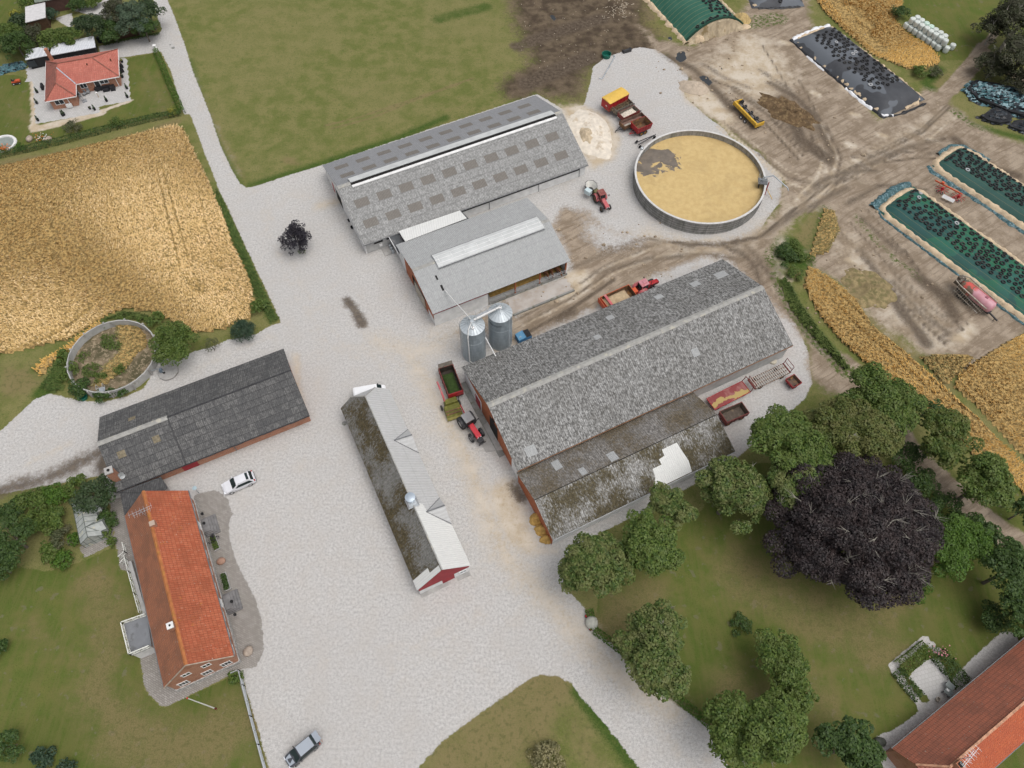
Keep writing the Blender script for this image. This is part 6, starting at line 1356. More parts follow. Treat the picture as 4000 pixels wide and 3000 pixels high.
m = MB(); n = 8; vs = [(1.25 * math.cos(2 * PI * i / n) - .3, 1.05 * math.sin(2 * PI * i / n), 1.5) for i in range(n)] + [(.45 * math.cos(2 * PI * i / n) - .3, .4 * math.sin(2 * PI * i / n), .5) for i in range(n)]
m.add(vs, [(i, (i + 1) % n, (i + 1) % n + n, i + n) for i in range(n)] + [tuple(range(n, 2 * n))]); m.build('hopper', pm('dirty_white', (.60, .59, .55), .6, .12, 1.2, spot=(.40, .33, .24), spot_scale=1), sp_)
m = MB(); m.lathe([(1.26, 1.48), (1.33, 1.52), (1.26, 1.56)], (0, 0, 0), 8); m.v = [(x - .3, y * .86, z) for x, y, z in m.v]; m.build('hopper_rim', DMETAL, sp_)
m = MB(); m.box(1.0, -1.25, 1.5, 1.2, .9, .9, .5); m.build('control_box', pm('pale_blue_box', (.50, .60, .62), .4, .06), sp_, bevel=.05)
m = MB(); m.box(1.2, .35, 1.0, .9, .9, .7); m.build('gearbox', pm('olive_rust', (.17, .15, .075), .8, .3, 3), sp_)
m = MB(); m.box(.3, 0, .45, 3.0, .9, .2); m.bar((-1.5, -.7, .4), (1.2, -.5, .6), .1, .1); m.build('frame', DMETAL, sp_)
for s in (-1, 1): wheel(sp_, -.2, s * .9, .42, .28, RUST)
x_, y_, yaw_, l_, w_ = fr([(2493, 1102), (2524, 1089), (2538, 1108), (2508, 1122)], 2.55)
yawT = yaw_; PINKR = pm('pink_roof', (.50, .22, .25), .5, .08, 1, spot=(.46, .16, .17), spot_scale=1.2)
tractor('red tractor with faded pink cab roof hitched to the grain trailer', x_ + .86 * math.cos(yawT), y_ + .86 * math.sin(yawT), yawT, RED, PINKR, RED, RUST, 1.05, .88, .6, REDP)
t, l, w = trailer('grain_trailer', 'orange red trailer heaped with grain behind the red tractor', [(2368, 1172), (2443, 1119), (2466, 1154), (2392, 1206)], 2.0, .8, REDO, RUST, (-.6, .6), .45, 1, rim=RUST, L=5.6, W=2.6)
load(t, 4.4, 2.3, 1.3, .62, GRAIN, 9, 'grain', .06, -.3); p_ = P(2417, 1157, 2.0); t.location = (p_.x, p_.y, 0); t.rotation_euler.z = yawT
m = MB(); m.box(-1.9, 0, 1.96, .42, 2.7, .12); m.build('cross_board', REDP, t); m = MB(); m.box(-3.1, 0, 1.45, .1, 2.6, 1.1); m.build('tailboard', REDO, t); m = MB(); m.box(3.25, 0, 1.5, .7, 1.0, .5); m.build('tool_box', REDO, t)
yawH = math.atan2((P(1866, 1693, 1.6) - P(1828, 1630, 2.5)).y, (P(1866, 1693, 1.6) - P(1828, 1630, 2.5)).x)
p_ = P(1826, 1632, 2.55)
GREYROOF = pm('grey_cab_roof', (.24, .24, .245), .5, .08, 1)
th3 = tractor('red and black tractor with grey cab roof beside the rust red gable', p_.x + .86 * 1.15 * math.cos(yawH), p_.y + .86 * 1.15 * math.sin(yawH), yawH, pm('bright_red', (.55, .045, .06), .3, .06, 1), GREYROOF, DMETAL, CHROME, 1.12, .88, .62, DMETAL, True, True, .54)
a_, b_ = P(1757, 1566, 1.2), P(1773, 1610, 1.0); yf = math.atan2(b_.y - a_.y, b_.x - a_.x); c_ = P(1765, 1590, 0.9)
fh = thing('forage_harvester', 'olive green trailed forage harvester with a red spout behind the modern tractor', 'harvester', (c_.x, c_.y, 0), yf)
m = MB(); m.box(-.75, .1, 1.25, 1.0, 2.2, .9, top=.85); m.build('body', OLIVE, fh, bevel=.08)
m = MB(); m.add([(-.2, -1.25, .25), (1.6, -1.25, .25), (1.6, 1.25, .25), (-.2, 1.25, .25), (-.2, -1.2, 1.35), (.35, -1.2, 1.35), (.35, 1.2, 1.35), (-.2, 1.2, 1.35)], [(0, 1, 5, 4), (1, 2, 6, 5), (2, 3, 7, 6), (3, 0, 4, 7), (4, 5, 6, 7)]); m.build('pickup_hood', OLIVE, fh)
for x in (.62, 1.0):
 m = MB(); m.tube((x, -1.2, 1.05 - (x - .6) * .75), (x, 1.2, 1.05 - (x - .6) * .75), .13, n=10); m.build('pickup_reel', RUST, fh)
m = MB(); m.box(1.62, 0, .35, .5, 2.5, .12); m.build('pickup_shield', pm('yellowed_olive', (.22, .19, .055), .6, .25, 2), fh)
m = MB(); m.path([(-1.0, -.8, 1.6), (-1.35, -.85, 2.5), (-2.2, -.9, 3.0), (-3.4, -.95, 2.95), (-3.9, -.95, 2.7)], .15, 8); m.build('spout', REDP, fh)
m = MB(); m.bar((.0, 1.35, .7), (2.6, 1.6, .55), .16, .16); m.build('drawbar', RED, fh)
for s in (-1.45, 1.4): wheel(fh, -.6, s, .45, .26, OLIVE)
t, l, w = trailer('forage_trailer', 'dark red forage trailer with chopped grass inside, behind the olive harvester', [(1746, 1517), (1728, 1462), (1766, 1441), (1793, 1504)], 2.2, .8, REDD, pm('dark_lining', (.045, .036, .028), .8, .3, 2), (-.5, .6), .45, -1, rim=RUST, L=5.0, W=2.4, th=.1)
p_ = P(1760, 1481, 2.2); t.location = (p_.x, p_.y, 0); t.rotation_euler.z = yf + PI
load(t, 3.6, 1.7, 1.0, .35, pm('chopped_grass', (.035, .062, .015), .95, .25, 3, bump=.6), 12, 'chopped_grass')
m = MB(); m.add([(2.45, -1.2, 2.15), (2.45, 1.2, 2.15), (2.75, 1.1, 2.95), (2.75, -1.1, 2.95)], [(0, 1, 2, 3), (3, 2, 1, 0)]); m.build('extension_board', TIMBER, t); m = MB(); m.box(-2.55, 0, 1.7, .08, 2.4, .9); m.build('front_board', RED, t)
x, y, yaw, l, w = fr([(2759, 1557), (2898, 1488), (2934, 1531), (2793, 1602)], 1.0)
ft = thing('flatbed_trailer', 'flat red trailer deck with tan worn paint beside the largest barn', 'trailer', (x, y, 0), yaw)
def flat_mat():
 m = NT('worn_flatbed'); v = m.coord(); x, y, z = m.sep(v)
 c = m.mix(m.step(m.noise(v, .5, 3), .45, .55), (.235, .055, .055), (.30, .125, .115))
 d = m.math('ABSOLUTE', m.math('ADD', y, m.math('ADD', .45, m.math('MULTIPLY', m.math('SUBTRACT', m.noise(v, .55, 4, .5), .5), 3.4))))
 c = m.mix(m.math('SUBTRACT', 1.0, m.step(d, .28, .36)), c, (.42, .31, .12)); m.col(c); m.rough(.7); return m.mat
m = MB(); m.box(0, 0, .95, l, w, .1); m.build('deck', flat_mat(), ft)
m = MB()
for s in (-1, 1): m.box(0, s * (w / 2 - .04), 1.01, l + .04, .08, .1); m.box(s * (l / 2 - .04), 0, 1.01, .08, w - .17, .1)
m.build('deck_edge', RED, ft)
m = MB(); m.box(0, -.4, .78, l * .9, .14, .2); m.box(0, .4, .78, l * .9, .14, .2); m.build('chassis', DMETAL, ft)
for xx in (-l / 2 + 1.0, l / 2 - 1.0):
 for s in (-1, 1): wheel(ft, xx, s * (w / 2 - .35), .38, .25, RUST)
m = MB()
for s in (-1, 1): m.tube((l / 2 - .05, s * (w / 2 - .05), 1.0), (l / 2 + .25, s * (w / 2 - .1), 2.3), .06)
m.tube((l / 2 + .25, -w / 2 + .1, 2.3), (l / 2 + .25, w / 2 - .1, 2.3), .06); m.build('head_frame', REDD, ft)
x, y, yaw, l, w = fr([(2925, 1479), (3057, 1421), (3090, 1453), (2948, 1524)], 1.0)
bw = thing('bale_wagon', 'open slatted bale wagon with pale cross rails and rusty end frames', 'wagon', (x, y, 0), yaw)
m = MB()
for s in (-1, -.33, .33, 1): m.bar((-l / 2, s * (w / 2 - .05), .9), (l / 2, s * (w / 2 - .05), .9), .1, .14)
m.build('rail', RUST, bw)
for i in range(17):
 m = MB(); xx = -l / 2 + .35 + i * (l - .7) / 16; m.tube((xx, -w / 2, 1.02), (xx, w / 2, 1.04), .075); m.build('slat', pm('pale_slat', (.52, .47, .42), .6, .15, 3), bw)
for e in (-1, 1):
 m = MB()
 for s in (-1, 1): m.tube((e * l / 2, s * (w / 2 - .1), .9), (e * (l / 2 + .2), s * (w / 2 - .1), 2.4), .055)
 m.tube((e * (l / 2 + .2), -w / 2 + .1, 2.4), (e * (l / 2 + .2), w / 2 - .1, 2.4), .05); m.tube((e * (l / 2 + .1), -w / 2 + .1, 1.6), (e * (l / 2 + .1), w / 2 - .1, 1.6), .05); m.bar((e * l / 2, -w / 2, .95), (e * l / 2, w / 2, .95), .2, .12); m.build('end_frame', REDD, bw)
for xx in (-l / 2 + 1.3, l / 2 - 1.3):
 for s in (-1, 1): wheel(bw, xx, s * (w / 2 - .2), .36, .24, RUST)
t, l, w = trailer('box_trailer', 'dull dark red box trailer, empty and brown inside, beside the mossy shed', [(2809, 1605), (2899, 1570), (2928, 1611), (2841, 1653)], 1.9, .8, REDD, pm('brown_floor', (.12, .095, .075), .8, .3, 2, spot=(.20, .15, .10), spot_scale=.8), (-1.2, 1.2), .42, 0, taper=.1, th=.1)
t, l, w = trailer('small_trailer', 'small bright red tipping trailer alone near the dirt track', [(3069, 1480), (3103, 1460), (3134, 1494), (3099, 1514)], 1.3, .65, pm('bright_red_trailer', (.34, .022, .028), .5, .12, 1.5), pm('rust_floor', (.14, .095, .07), .8, .3, 1.5, spot=(.26, .13, .04), spot_scale=.8, spot_lo=.5, spot_hi=.6), (0,), .38, 0, taper=.12)
p_ = P(3018, 1412); m = MB(); m.lathe([(.6, 0), (.6, .25), (.5, .32), (0, .34)], (0, 0, 0), 24); tag(m.build('well_cover', pm('beige_concrete', (.50, .46, .37), .85, .1), loc=p_), 'round beige well cover against the long grey wall of the largest barn', 'well cover')
x, y, yaw, l, w = fr([(2868, 405), (2955, 494), (2980, 476), (2895, 389)], 1.2)
hh = thing('harvester_header', 'yellow harvester header with black paddle reels parked by the dung heap', 'header', (x, y, 0), yaw)
s_ = -1 if P(2911, 450, 1.2).y < y else 1     # the beam is on the side toward the camera
m = MB(); m.box(0, s_ * (w / 2 - .18), 1.25, l, .36, .75); m.build('back_beam', YELLOW, hh, bevel=.03)
m = MB(); m.box(0, s_ * .42, .95, l - .3, .55, .12); m.build('trough', pm('scratched_steel', (.33, .31, .30), .5, .3, 3), hh)
m = MB(); m.box(0, -s_ * .4, .75, l - .3, 1.0, .1); m.build('knife_table', pm('grey_table', (.17, .16, .155), .6, .25, 2), hh)
m = MB(); m.tube((-l / 2 + .1, -s_ * .35, 1.25), (l / 2 - .1, -s_ * .35, 1.25), .09); m.build('reel_shaft', DMETAL, hh)
for fx in (-.24, .03, .28):
 for q in (-1, 1):
  m = MB(); m.lathe([(.17, -.1), (.32, -.1), (.32, .1), (.17, .1)], (fx * l, -s_ * .35 + q * .3, 1.22), 8, 'y', closed=True); m.build('paddle', DMETAL, hh)
for e in (-1, 1):
 m = MB(); m.box(e * l / 2, 0, 1.1, .22, w + .1, .8); m.build('end_plate', YELLOW, hh, bevel=.04)
 m = MB(); m.box(e * (l / 2 - .3), -s_ * (w / 2 - .1), 1.0, .5, .6, .7); m.build('divider', RUBBER, hh)
m = MB(); m.box(0, s_ * .2, .5, l + .4, .16, .18); m.bar((-l / 2, 0, .5), (-l / 2 - 1.5, 0, .6), .12, .12); m.build('transport_frame', DMETAL, hh)
for xx in (-.3, 1.0): wheel(hh, xx, s_ * (w / 2 + .3), .4, .26, LAMPW, RUBBER); wheel(hh, xx, -s_ * (w / 2 - .3), .4, .26, LAMPW, RUBBER)
a_, b_ = P(3654, 703, .9), P(3757, 760, .9); yr = math.atan2(b_.y - a_.y, b_.x - a_.x); lr = (b_ - a_).length
rk = thing('rotary_rake', 'red twin rotor hay rake with a white swath curtain between the green clamps', 'rake', (a_.x, a_.y, 0), yr)
m = MB(); m.bar((0, 0, .8), (lr, 0, 1.0), .18, .2); m.build('main_beam', REDO, rk)
m = MB(); m.box(1.4, 0, 1.15, .5, .4, .35); m.build('gearbox', REDO, rk)
for cx_, cy_ in ((2.0, -.9), (lr - .2, -.6)):
 m = MB(); m.tube((cx_, cy_, .35), (cx_, cy_, 1.0), .22, n=10)
 for i in range(10):
  a = 2 * PI * i / 10; m.bar((cx_, cy_, .7), (cx_ + 1.25 * math.cos(a), cy_ + 1.25 * math.sin(a), .62), .06, .06)
 o = m.build('rotor', RED, rk); m = MB()
 for i in range(10):
  a = 2 * PI * i / 10
  for q in (.95, 1.2): m.tube((cx_ + q * math.cos(a), cy_ + q * math.sin(a), .62), (cx_ + q * math.cos(a + .12), cy_ + q * math.sin(a + .12), .1), .018, n=4)
 m.build('tines', DMETAL, o)
 wheel(rk, cx_ - .4, cy_ - .5, .24, .15, LAMPW, RUBBER); wheel(rk, cx_ + .4, cy_ - .5, .24, .15, LAMPW, RUBBER)
m = MB(); m.bar((lr - .2, 0, 1.0), (lr - .9, -2.1, .9), .1, .1); m.bar((lr - 2.0, -2.2, .85), (lr, -2.0, .85), .1, .12); m.build('curtain_arm', RED, rk)
m = MB(); m.slab([(lr - 2.4, -2.75, .55), (lr - .2, -2.55, .55), (lr - .2, -2.1, .95), (lr - 2.4, -2.25, .95)], .04); m.build('swath_curtain', pm('pale_curtain', (.62, .62, .62), .5, .08), rk)
a_, b_ = P(3762, 1108, 1.9), P(3876, 1201, 1.9); ys = math.atan2(b_.y - a_.y, b_.x - a_.x); ls = (b_ - a_).length; r_ = 1.0
sk = thing('slurry_tanker', 'faded pink slurry tanker with folded white hose booms beside the green clamp', 'tanker', (a_.x, a_.y, 0), ys)
def tank_mat():
 m = NT('faded_tank'); v = m.coord(); x, y, z = m.sep(v)
 c = m.mix(m.step(m.noise(v, .8, 3), .35, .65), (.52, .24, .27), (.56, .31, .35))
 b = m.math('ADD', x, m.math('MULTIPLY', m.math('SUBTRACT', m.noise(v, 1.1, 5, .65), .5), 3.0))
 c = m.mix(m.math('SUBTRACT', 1.0, m.step(b, 1.9, 2.2)), c, (.16, .115, .08)); c = m.mix(m.math('MULTIPLY', m.step(m.noise(v, 1.0, 2), .52, .56), m.math('SUBTRACT', 1.0, m.step(x, 1.8, 2.8))), c, (.55, .10, .08))
 m.col(c); m.rough(.4); return m.mat
m = MB(); m.lathe([(0, -.28), (r_ * .6, -.2), (r_ * .93, 0), (r_, .2), (r_, ls - .2), (r_ * .93, ls), (r_ * .6, ls + .2), (0, ls + .28)], (0, 0, 1.75), 26, 'x'); m.build('tank', tank_mat(), sk, smooth=True)
m = MB(); m.box(ls * .72, .1, 2.78, .5, .5, .12); m.build('hatch', pm('pink_dark', (.36, .12, .15), .5), sk); m = MB(); m.bar((.8, .55, 2.62), (ls, .55, 2.62), .1, .1); m.build('top_rail', REDP, sk)
m = MB(); m.box(ls / 2, 0, .72, ls + .6, .9, .3); m.bar((ls, 0, .75), (ls + 2.0, -.1, .55), .2, .2); m.tube((ls + 1.5, -.1, 0), (ls + 1.5, -.1, .7), .07); m.build('chassis', DMETAL, sk)
BOOM = pm('pale_boom', (.36, .32, .26), .7, .25, 3, spot=(.55, .53, .48), spot_scale=2)
for s in (-1, 1):
 m = MB(); Y = s * 1.35
 m.bar((-1.1, s * .9, 2.4), (.0, Y, 2.5), .14, .14); m.bar((0, Y, 2.5), (ls - .3, Y, 2.15), .16, .16); m.bar((-.2, Y, 1.9), (ls - .5, Y + s * .35, 1.3), .07, .07); m.bar((-.2, Y + s * .3, 1.2), (ls - .8, Y + s * .5, .8), .07, .07); m.build('boom', BOOM, sk)
 m = MB()
 for i in range(15): x0 = -.1 + i * (ls - .4) / 14; m.path([(x0, Y, 2.4), (x0 + .1, Y + s * .35, 1.7), (x0, Y + s * .65, .65)], .028, 4)
 m.build('drop_hose', BOOM, sk)
 for xx in (1.1, 2.5): wheel(sk, xx, s * 1.02, .62, .45, pm('mud_rim', (.22, .19, .15), .8), RUBBERD)
m = MB(); m.box(-.7, 0, 2.0, .9, 1.6, 1.0); m.tube((-.9, -.3, 2.5), (-.9, -.3, 3.0), .35, n=10); m.build('distributor', pm('dirty_machinery', (.12, .10, .08), .8, .4, 3, spot=(.34, .31, .26), spot_scale=2.5), sk)
x, y, yaw, l, w = fr([(2011, 1322), (2050, 1284), (2079, 1312), (2040, 1338)], 1.0)
p_ = P(2045, 1312, .9); bb_ = thing('feed_bin', 'blue metal feed bin with a black slotted lid behind the silos', 'bin', (p_.x, p_.y, 0), bC.rotation_euler.z)
m = MB(); m.box(0, 0, .6, 2.3, 1.5, 1.2, top=1.0); m.build('body', BLUE, bb_, bevel=.04)
m = MB(); m.slab([(.1, -.72, 1.28), (1.12, -.72, 1.28), (1.12, .72, 1.28), (.1, .72, 1.28)], .06); ld = m.build('lid', DMETAL, bb_)
m = MB()
for i in range(8): m.box(.2 + i * .12, 0, 1.31, .04, 1.4, .05)
m.build('lid_slat', RUBBER, ld)
m = MB(); m.add([(-1.15, -.74, 1.21), (.08, -.74, 1.45), (.08, .74, 1.45), (-1.15, .74, 1.21)], [(0, 1, 2, 3)]); m.bar((.06, -.75, 1.4), (.06, .75, 1.4), .12, .2); m.build('chute', pm('pale_blue_chute', (.10, .25, .40), .45, .15, 1.5, spot=(.30, .36, .38), spot_scale=1.2), bb_)
for i, px in enumerate(((1526, 968), (1531, 978), (1537, 989))):
 p_ = P(*px); m = MB(); m.lathe([(.22, 0), (.25, .1), (.25, .75), (.16, .9), (.1, .92), (.1, 1.0)], (0, 0, 0), 14); tag(m.build('gas_bottle', STEEL, loc=p_), ('steel gas bottle by the link roof gutter, farthest of three', 'middle one of three steel gas bottles by the gutter', 'steel gas bottle nearest the camera by the link roof gutter')[i], 'gas bottle', 'gas bottles by the link roof')
for px, lab in (((1365, 864), 'dark bucket by the gable of the long pale barn, farther of two'), ((1376, 891), 'dark bucket by the gable of the long pale barn, nearer of two')):
 m = MB(); m.lathe([(.2, 0), (.3, .4), (.26, .4), (.18, .05), (0, .05)], (0, 0, 0), 12); tag(m.build('bucket', RUBBER, loc=P(*px)), lab, 'bucket')
for i, (px, lab) in enumerate((((1345, 1654), 'darker manhole disc on the gravel by the mossy slope of the stable'), ((676, 187), 'dark manhole cover on the lane'), ((665, 175), 'small manhole cover on the lane'))):
 m = MB(); m.lathe([(.38 if i < 2 else .2, 0), (.38 if i < 2 else .2, .02), (0, .025)], (0, 0, 0), 16); tag(m.build('manhole_cover', CONCD, loc=P(*px)), lab, 'manhole cover')
a_, b_ = P(2005, 1234), P(2243, 1136); m = MB(); d_ = b_ - a_; m.box(0, 0, .18, d_.length, .28, .36); kb = m.build('feed_kerb', CONCD, loc=(a_ + b_) / 2); kb.rotation_euler.z = math.atan2(d_.y, d_.x); tag(kb, 'long low concrete kerb on the near side of the feed floor', 'kerb')
pipe('steel_pipe', 'long bent grey pipe lying on the gravel pad near the green tub', [P(2340, 305, .1), P(2352, 308, .1), P(2375, 268, .1), P(2402, 222, .1), P(2396, 216, .1)], .12, STEEL)
p_ = P(2450, 205); m = MB(); m.box(0, 0, .35, 1.9, .25, .7); m.box(.0, .5, .3, 1.9, .2, .2); m.box(-.9, .25, .35, .12, .7, .6); m.box(.9, .25, .35, .12, .7, .6); o = m.build('loader_bucket', DMETAL, loc=p_); o.rotation_euler.z = .45; tag(o, 'black loader attachment left at the far edge of the gravel pad', 'implement')
def car(name, label, cat, loc, yaw, L, W, H, paint, prof, glass_z, roofm=None, roof_x=(-1.5, .5), rims=CHROME, rails=True, hatch_open=False, lower=None):
 """lofted body, +x forward. prof: (x, z_top, half width factor)"""
 c = thing(name, label, cat, (loc.x, loc.y, 0), yaw)
 N = 11; m = MB(); z0 = .22
 for x, zt, kf in prof:
  hw = W / 2 * kf
  sh = min(zt - .04, glass_z)
  pts = [(-hw * .90, z0), (-hw, z0 + .18), (-hw, sh * .72 + .1), (-hw * .965, sh)]
  tw = .965 if zt <= glass_z + .06 else .965 - .22 * min(1, (zt - glass_z) / (H - glass_z))
  pts += [(-hw * tw, zt - .02), (0, zt + .02)]
  full = pts + [(-a, b) for a, b in reversed(pts[:-1])]
  m.v += [(x, a, b) for a, b in full]
 for i in range(len(prof) - 1):
  for j in range(N - 1): m.f.append((i * N + j, i * N + j + 1, (i + 1) * N + j + 1, (i + 1) * N + j))
 m.f.append(tuple(range(N))); e = (len(prof) - 1) * N; m.f.append(tuple(range(e + N - 1, e - 1, -1)))
 for i in range(len(prof) - 1): m.f.append((i * N, (i + 1) * N, (i + 1) * N + N - 1, i * N + N - 1))
 b = m.build('body', paint, c, smooth=False, bevel=.025)
 return c, b
def top_w(W, kf, z, glass_z, H): return W / 2 * kf * (.965 - .22 * min(1, (z - glass_z) / (H - glass_z)))
def dress(c, b, L, W, H, gz, ws, rw, roof, side_x, wh, rimm, wr, paint, tail_x, roofmat=None, mirrors=.55, lights=True):
 def pane(name, q, mat=CARGLASS, lift=.012):
  a, b_, d = Vector(q[0]), Vector(q[1]), Vector(q[2]); n = (b_ - a).cross(d - a).normalized(); ctr = sum((Vector(p) for p in q), Vector()) / len(q)
  if n.dot(ctr - Vector((0, 0, .5))) < 0: n = -n
  m = MB(); m.poly([tuple(Vector(p) + n * lift) for p in q]); return m.build(name, mat, c)
 x0, x1 = ws; a0, a1 = W / 2 * .86, W / 2 * .72
 pane('windscreen', [(x0, -a0, gz + .04), (x0, a0, gz + .04), (x1, a1, H - .08), (x1, -a1, H - .08)], lift=.03)
 x0, x1 = rw; pane('rear_window', [(x0, -a0 * .92, gz + .06), (x0, a0 * .92, gz + .06), (x1, a1, H - .10), (x1, -a1, H - .10)], lift=.03)
 for s in (-1, 1):
  xa, xb, xc, xd = side_x; pane('side_window', [(xa, s * W / 2 * .955, gz + .03), (xb, s * W / 2 * .955, gz + .03), (xc, s * W / 2 * .79, H - .13), (xd, s * W / 2 * .79, H - .13)], lift=.025)
  for xx in wh: wheel(c, xx, s * (W / 2 - .10), wr, .24, rimm, RUBBER, .66)
  m = MB(); m.box(mirrors, s * (W / 2 + .09), gz + .08, .12, .2, .14); m.build('mirror', paint if roofmat is None else DMETAL, c)
  if lights:
   m = MB(); m.box(L / 2 - .17, s * (W / 2 - .30), .72, .28, .42, .12); m.build('headlight', LAMPW, c, bevel=.03)
   m = MB(); m.box(tail_x, s * (W / 2 - .17), .98, .16, .22, .26); m.build('tail_light', TAIL, c, bevel=.03)
SILV = pm('silver_paint', (.68, .69, .72), .22, .03, .5, coat=.4)
DGREY = pm('dark_grey_paint', (.062, .066, .076), .25, .05, .5, coat=.4); LGREYR = pm('grey_blue_roof', (.33, .365, .41), .22, .03, .5, coat=.3)
fw_, rw_ = P(909, 1927, 0), P(980, 1896, 0); u_ = (fw_ - rw_).normalized(); n_ = Vector((-u_.y, u_.x, 0)); n_ = n_ if n_.y > 0 else -n_
L, W, H = 4.7, 1.9, 1.62; ctr = (fw_ + rw_) / 2 + n_ * .82
c, b = car('parked_car', 'silver estate car with black side windows parked by the brick barn', 'car', ctr, math.atan2(u_.y, u_.x), L, W, H, SILV,
 [(-2.35, .80, .78), (-2.25, 1.05, .90), (-2.12, 1.12, .95), (-1.75, 1.56, .97), (-1.2, 1.62, 1), (-.4, 1.63, 1), (.25, 1.56, 1), (.55, 1.36, 1), (1.0, 1.06, .99), (1.9, .90, .94), (2.2, .78, .84), (2.35, .60, .70)], 1.02)
dress(c, b, L, W, H, 1.02, (.98, .30), (-2.13, -1.78), None, (.72, -1.95, -1.55, .05), (1.38, -1.38), CHROME, .35, SILV, -2.2)
m = MB(); m.slab([(-1.6, -.55, 1.655), (-1.25, -.55, 1.665), (-1.25, .55, 1.665), (-1.6, .55, 1.655)], .02); m.build('sunroof', CARGLASS, c)
for s in (-1, 1):
 m = MB(); m.bar((-1.7, s * .66, 1.62), (.1, s * .66, 1.64), .05, .06); m.build('roof_rail', CHROME, c)
m = MB(); m.box(-2.32, 0, .55, .12, 1.6, .22); m.build('bumper', DMETAL, c)
fw_, rw_ = P(1166, 2975, 0), P(1227, 2924, 0); u_ = (fw_ - rw_).normalized(); n_ = Vector((-u_.y, u_.x, 0)); ctr = P(1179, 2932, .9); L, W, H = 4.3, 1.8, 1.68
c, b = car('parked_car', 'dark grey people carrier with its tailgate raised at the bottom of the photo', 'car', ctr, math.atan2(u_.y, u_.x), L, W, H, DGREY,
 [(-2.15, .80, .82), (-2.08, 1.15, .93), (-1.85, 1.60, .97), (-1.2, 1.68, 1), (-.2, 1.69, 1), (.4, 1.60, 1), (.75, 1.38, 1), (1.2, 1.10, .98), (1.8, .92, .92), (2.05, .78, .82), (2.15, .6, .7)], 1.05)
dress(c, b, L, W, H, 1.05, (1.16, .48), (-2.08, -1.86), None, (.85, -1.75, -1.5, .3), (1.3, -1.3), CHROME, .33, DGREY, -2.05, DMETAL)
m = MB(); m.slab([(-1.55, -.64, 1.75), (.30, -.66, 1.74), (.30, .66, 1.74), (-1.55, .64, 1.75)], .06); m.build('roof_panel', LGREYR, c, bevel=.01)
m = MB(); m.slab([(1.30, -.62, 1.085), (2.0, -.52, .86), (2.0, .52, .86), (1.30, .62, 1.085)], .03); m.build('bonnet_panel', LGREYR, c, bevel=.01)
m = MB(); m.slab([(-1.85, -.68, 1.74), (-1.62, -.66, 1.73), (-1.62, .66, 1.73), (-1.85, .68, 1.74)], .03); m.build('tailgate_window', CARGLASS, c)
m = MB(); m.slab([(-2.62, -.64, 1.98), (-1.90, -.68, 1.78), (-1.90, .68, 1.78), (-2.62, .64, 1.98)], .06); m.build('tailgate', LGREYR, c, bevel=.02)
m = MB(); m.box(-2.05, 0, 1.1, .1, 1.3, .7); m.build('boot_opening', DARK, c)
p_ = P(1441, 1519, 1.95); yv = math.atan2((P(1493, 1500, 2) - P(1386, 1519, 2)).y, (P(1493, 1500, 2) - P(1386, 1519, 2)).x); L, W, H = 4.9, 1.9, 1.95
c, b = car('white_van', 'white van mostly hidden behind the far hip of the stable', 'van', p_, yv, L, W, H, pm('van_white', (.76, .77, .78), .3, .03, .5),
 [(-2.45, 1.0, .92), (-2.42, 1.85, .96), (-2.2, 1.94, 1), (0, 1.96, 1), (1.0, 1.93, 1), (1.35, 1.72, 1), (1.85, 1.15, .98), (2.3, .95, .88), (2.45, .7, .75)], 1.15)
dress(c, b, L, W, H, 1.15, (1.84, 1.22), (-2.44, -2.40), None, (1.5, .4, .4, 1.05), (1.5, -1.6), CHROME, .34, DGREY, -2.4, DMETAL, 1.35)
p_ = P(66, 326); mw = thing('ride_on_mower', 'orange ride on mower on the lawn beside the bungalow', 'mower', (p_.x, p_.y, 0), .35)
m = MB(); m.box(.45, 0, .55, .85, .6, .4); m.box(-.35, 0, .5, .8, .75, .25); m.build('body', REDO, mw, bevel=.06); m = MB(); m.box(-.35, 0, .75, .4, .45, .12); m.box(-.55, 0, .95, .12, .45, .35); m.build('seat', RUBBER, mw, bevel=.03); m = MB(); m.tube((.12, 0, .6), (-.02, 0, 1.0), .03); m.lathe([(.14, -.015), (.18, -.015), (.18, .015), (.14, .015)], (-.02, 0, 1.0), 12, closed=True); m.build('steering_wheel', RUBBER, mw); m = MB(); m.box(.05, 0, .2, .9, 1.0, .15); m.build('mowing_deck', DMETAL, mw)
for xx, r in ((.65, .2), (-.5, .26)):
 for s in (-1, 1): wheel(mw, xx, s * .42, r, .2, LAMPW, RUBBER)
# ------------------------------------------------------------------ foliage
LF_SYC = leaf_mat('leaf_sycamore', (.050, .095, .018), (.135, .185, .045), (.185, .195, .070))
LF_DARK = leaf_mat('leaf_dark', (.032, .072, .016), (.080, .135, .030), (.056, .098, .024))
LF_MID = leaf_mat('leaf_mid', (.052, .100, .016), (.132, .192, .038), (.122, .162, .038))
LF_BRIGHT = leaf_mat('leaf_bright', (.050, .115, .012), (.100, .185, .022), (.070, .130, .018))
LF_BEECH = leaf_mat('leaf_copper', (.013, .010, .011), (.036, .026, .027), (.048, .033, .031), .12)
LF_PLUM = leaf_mat('leaf_plum', (.014, .013, .020), (.032, .028, .038), (.022, .018, .024), .1)
LF_BLUE = leaf_mat('leaf_bluegreen', (.022, .050, .026), (.042, .078, .040), (.032, .060, .032), .1)
LF_CON = leaf_mat('leaf_conifer', (.020, .045, .014), (.044, .074, .022), (.060, .090, .040), .1)
LF_PINE = leaf_mat('leaf_pine', (.050, .085, .050), (.095, .135, .080), (.070, .105, .060), .1)
LF_GREY = leaf_mat('leaf_greygreen', (.060, .075, .030), (.105, .115, .055), (.14, .13, .07), .2)
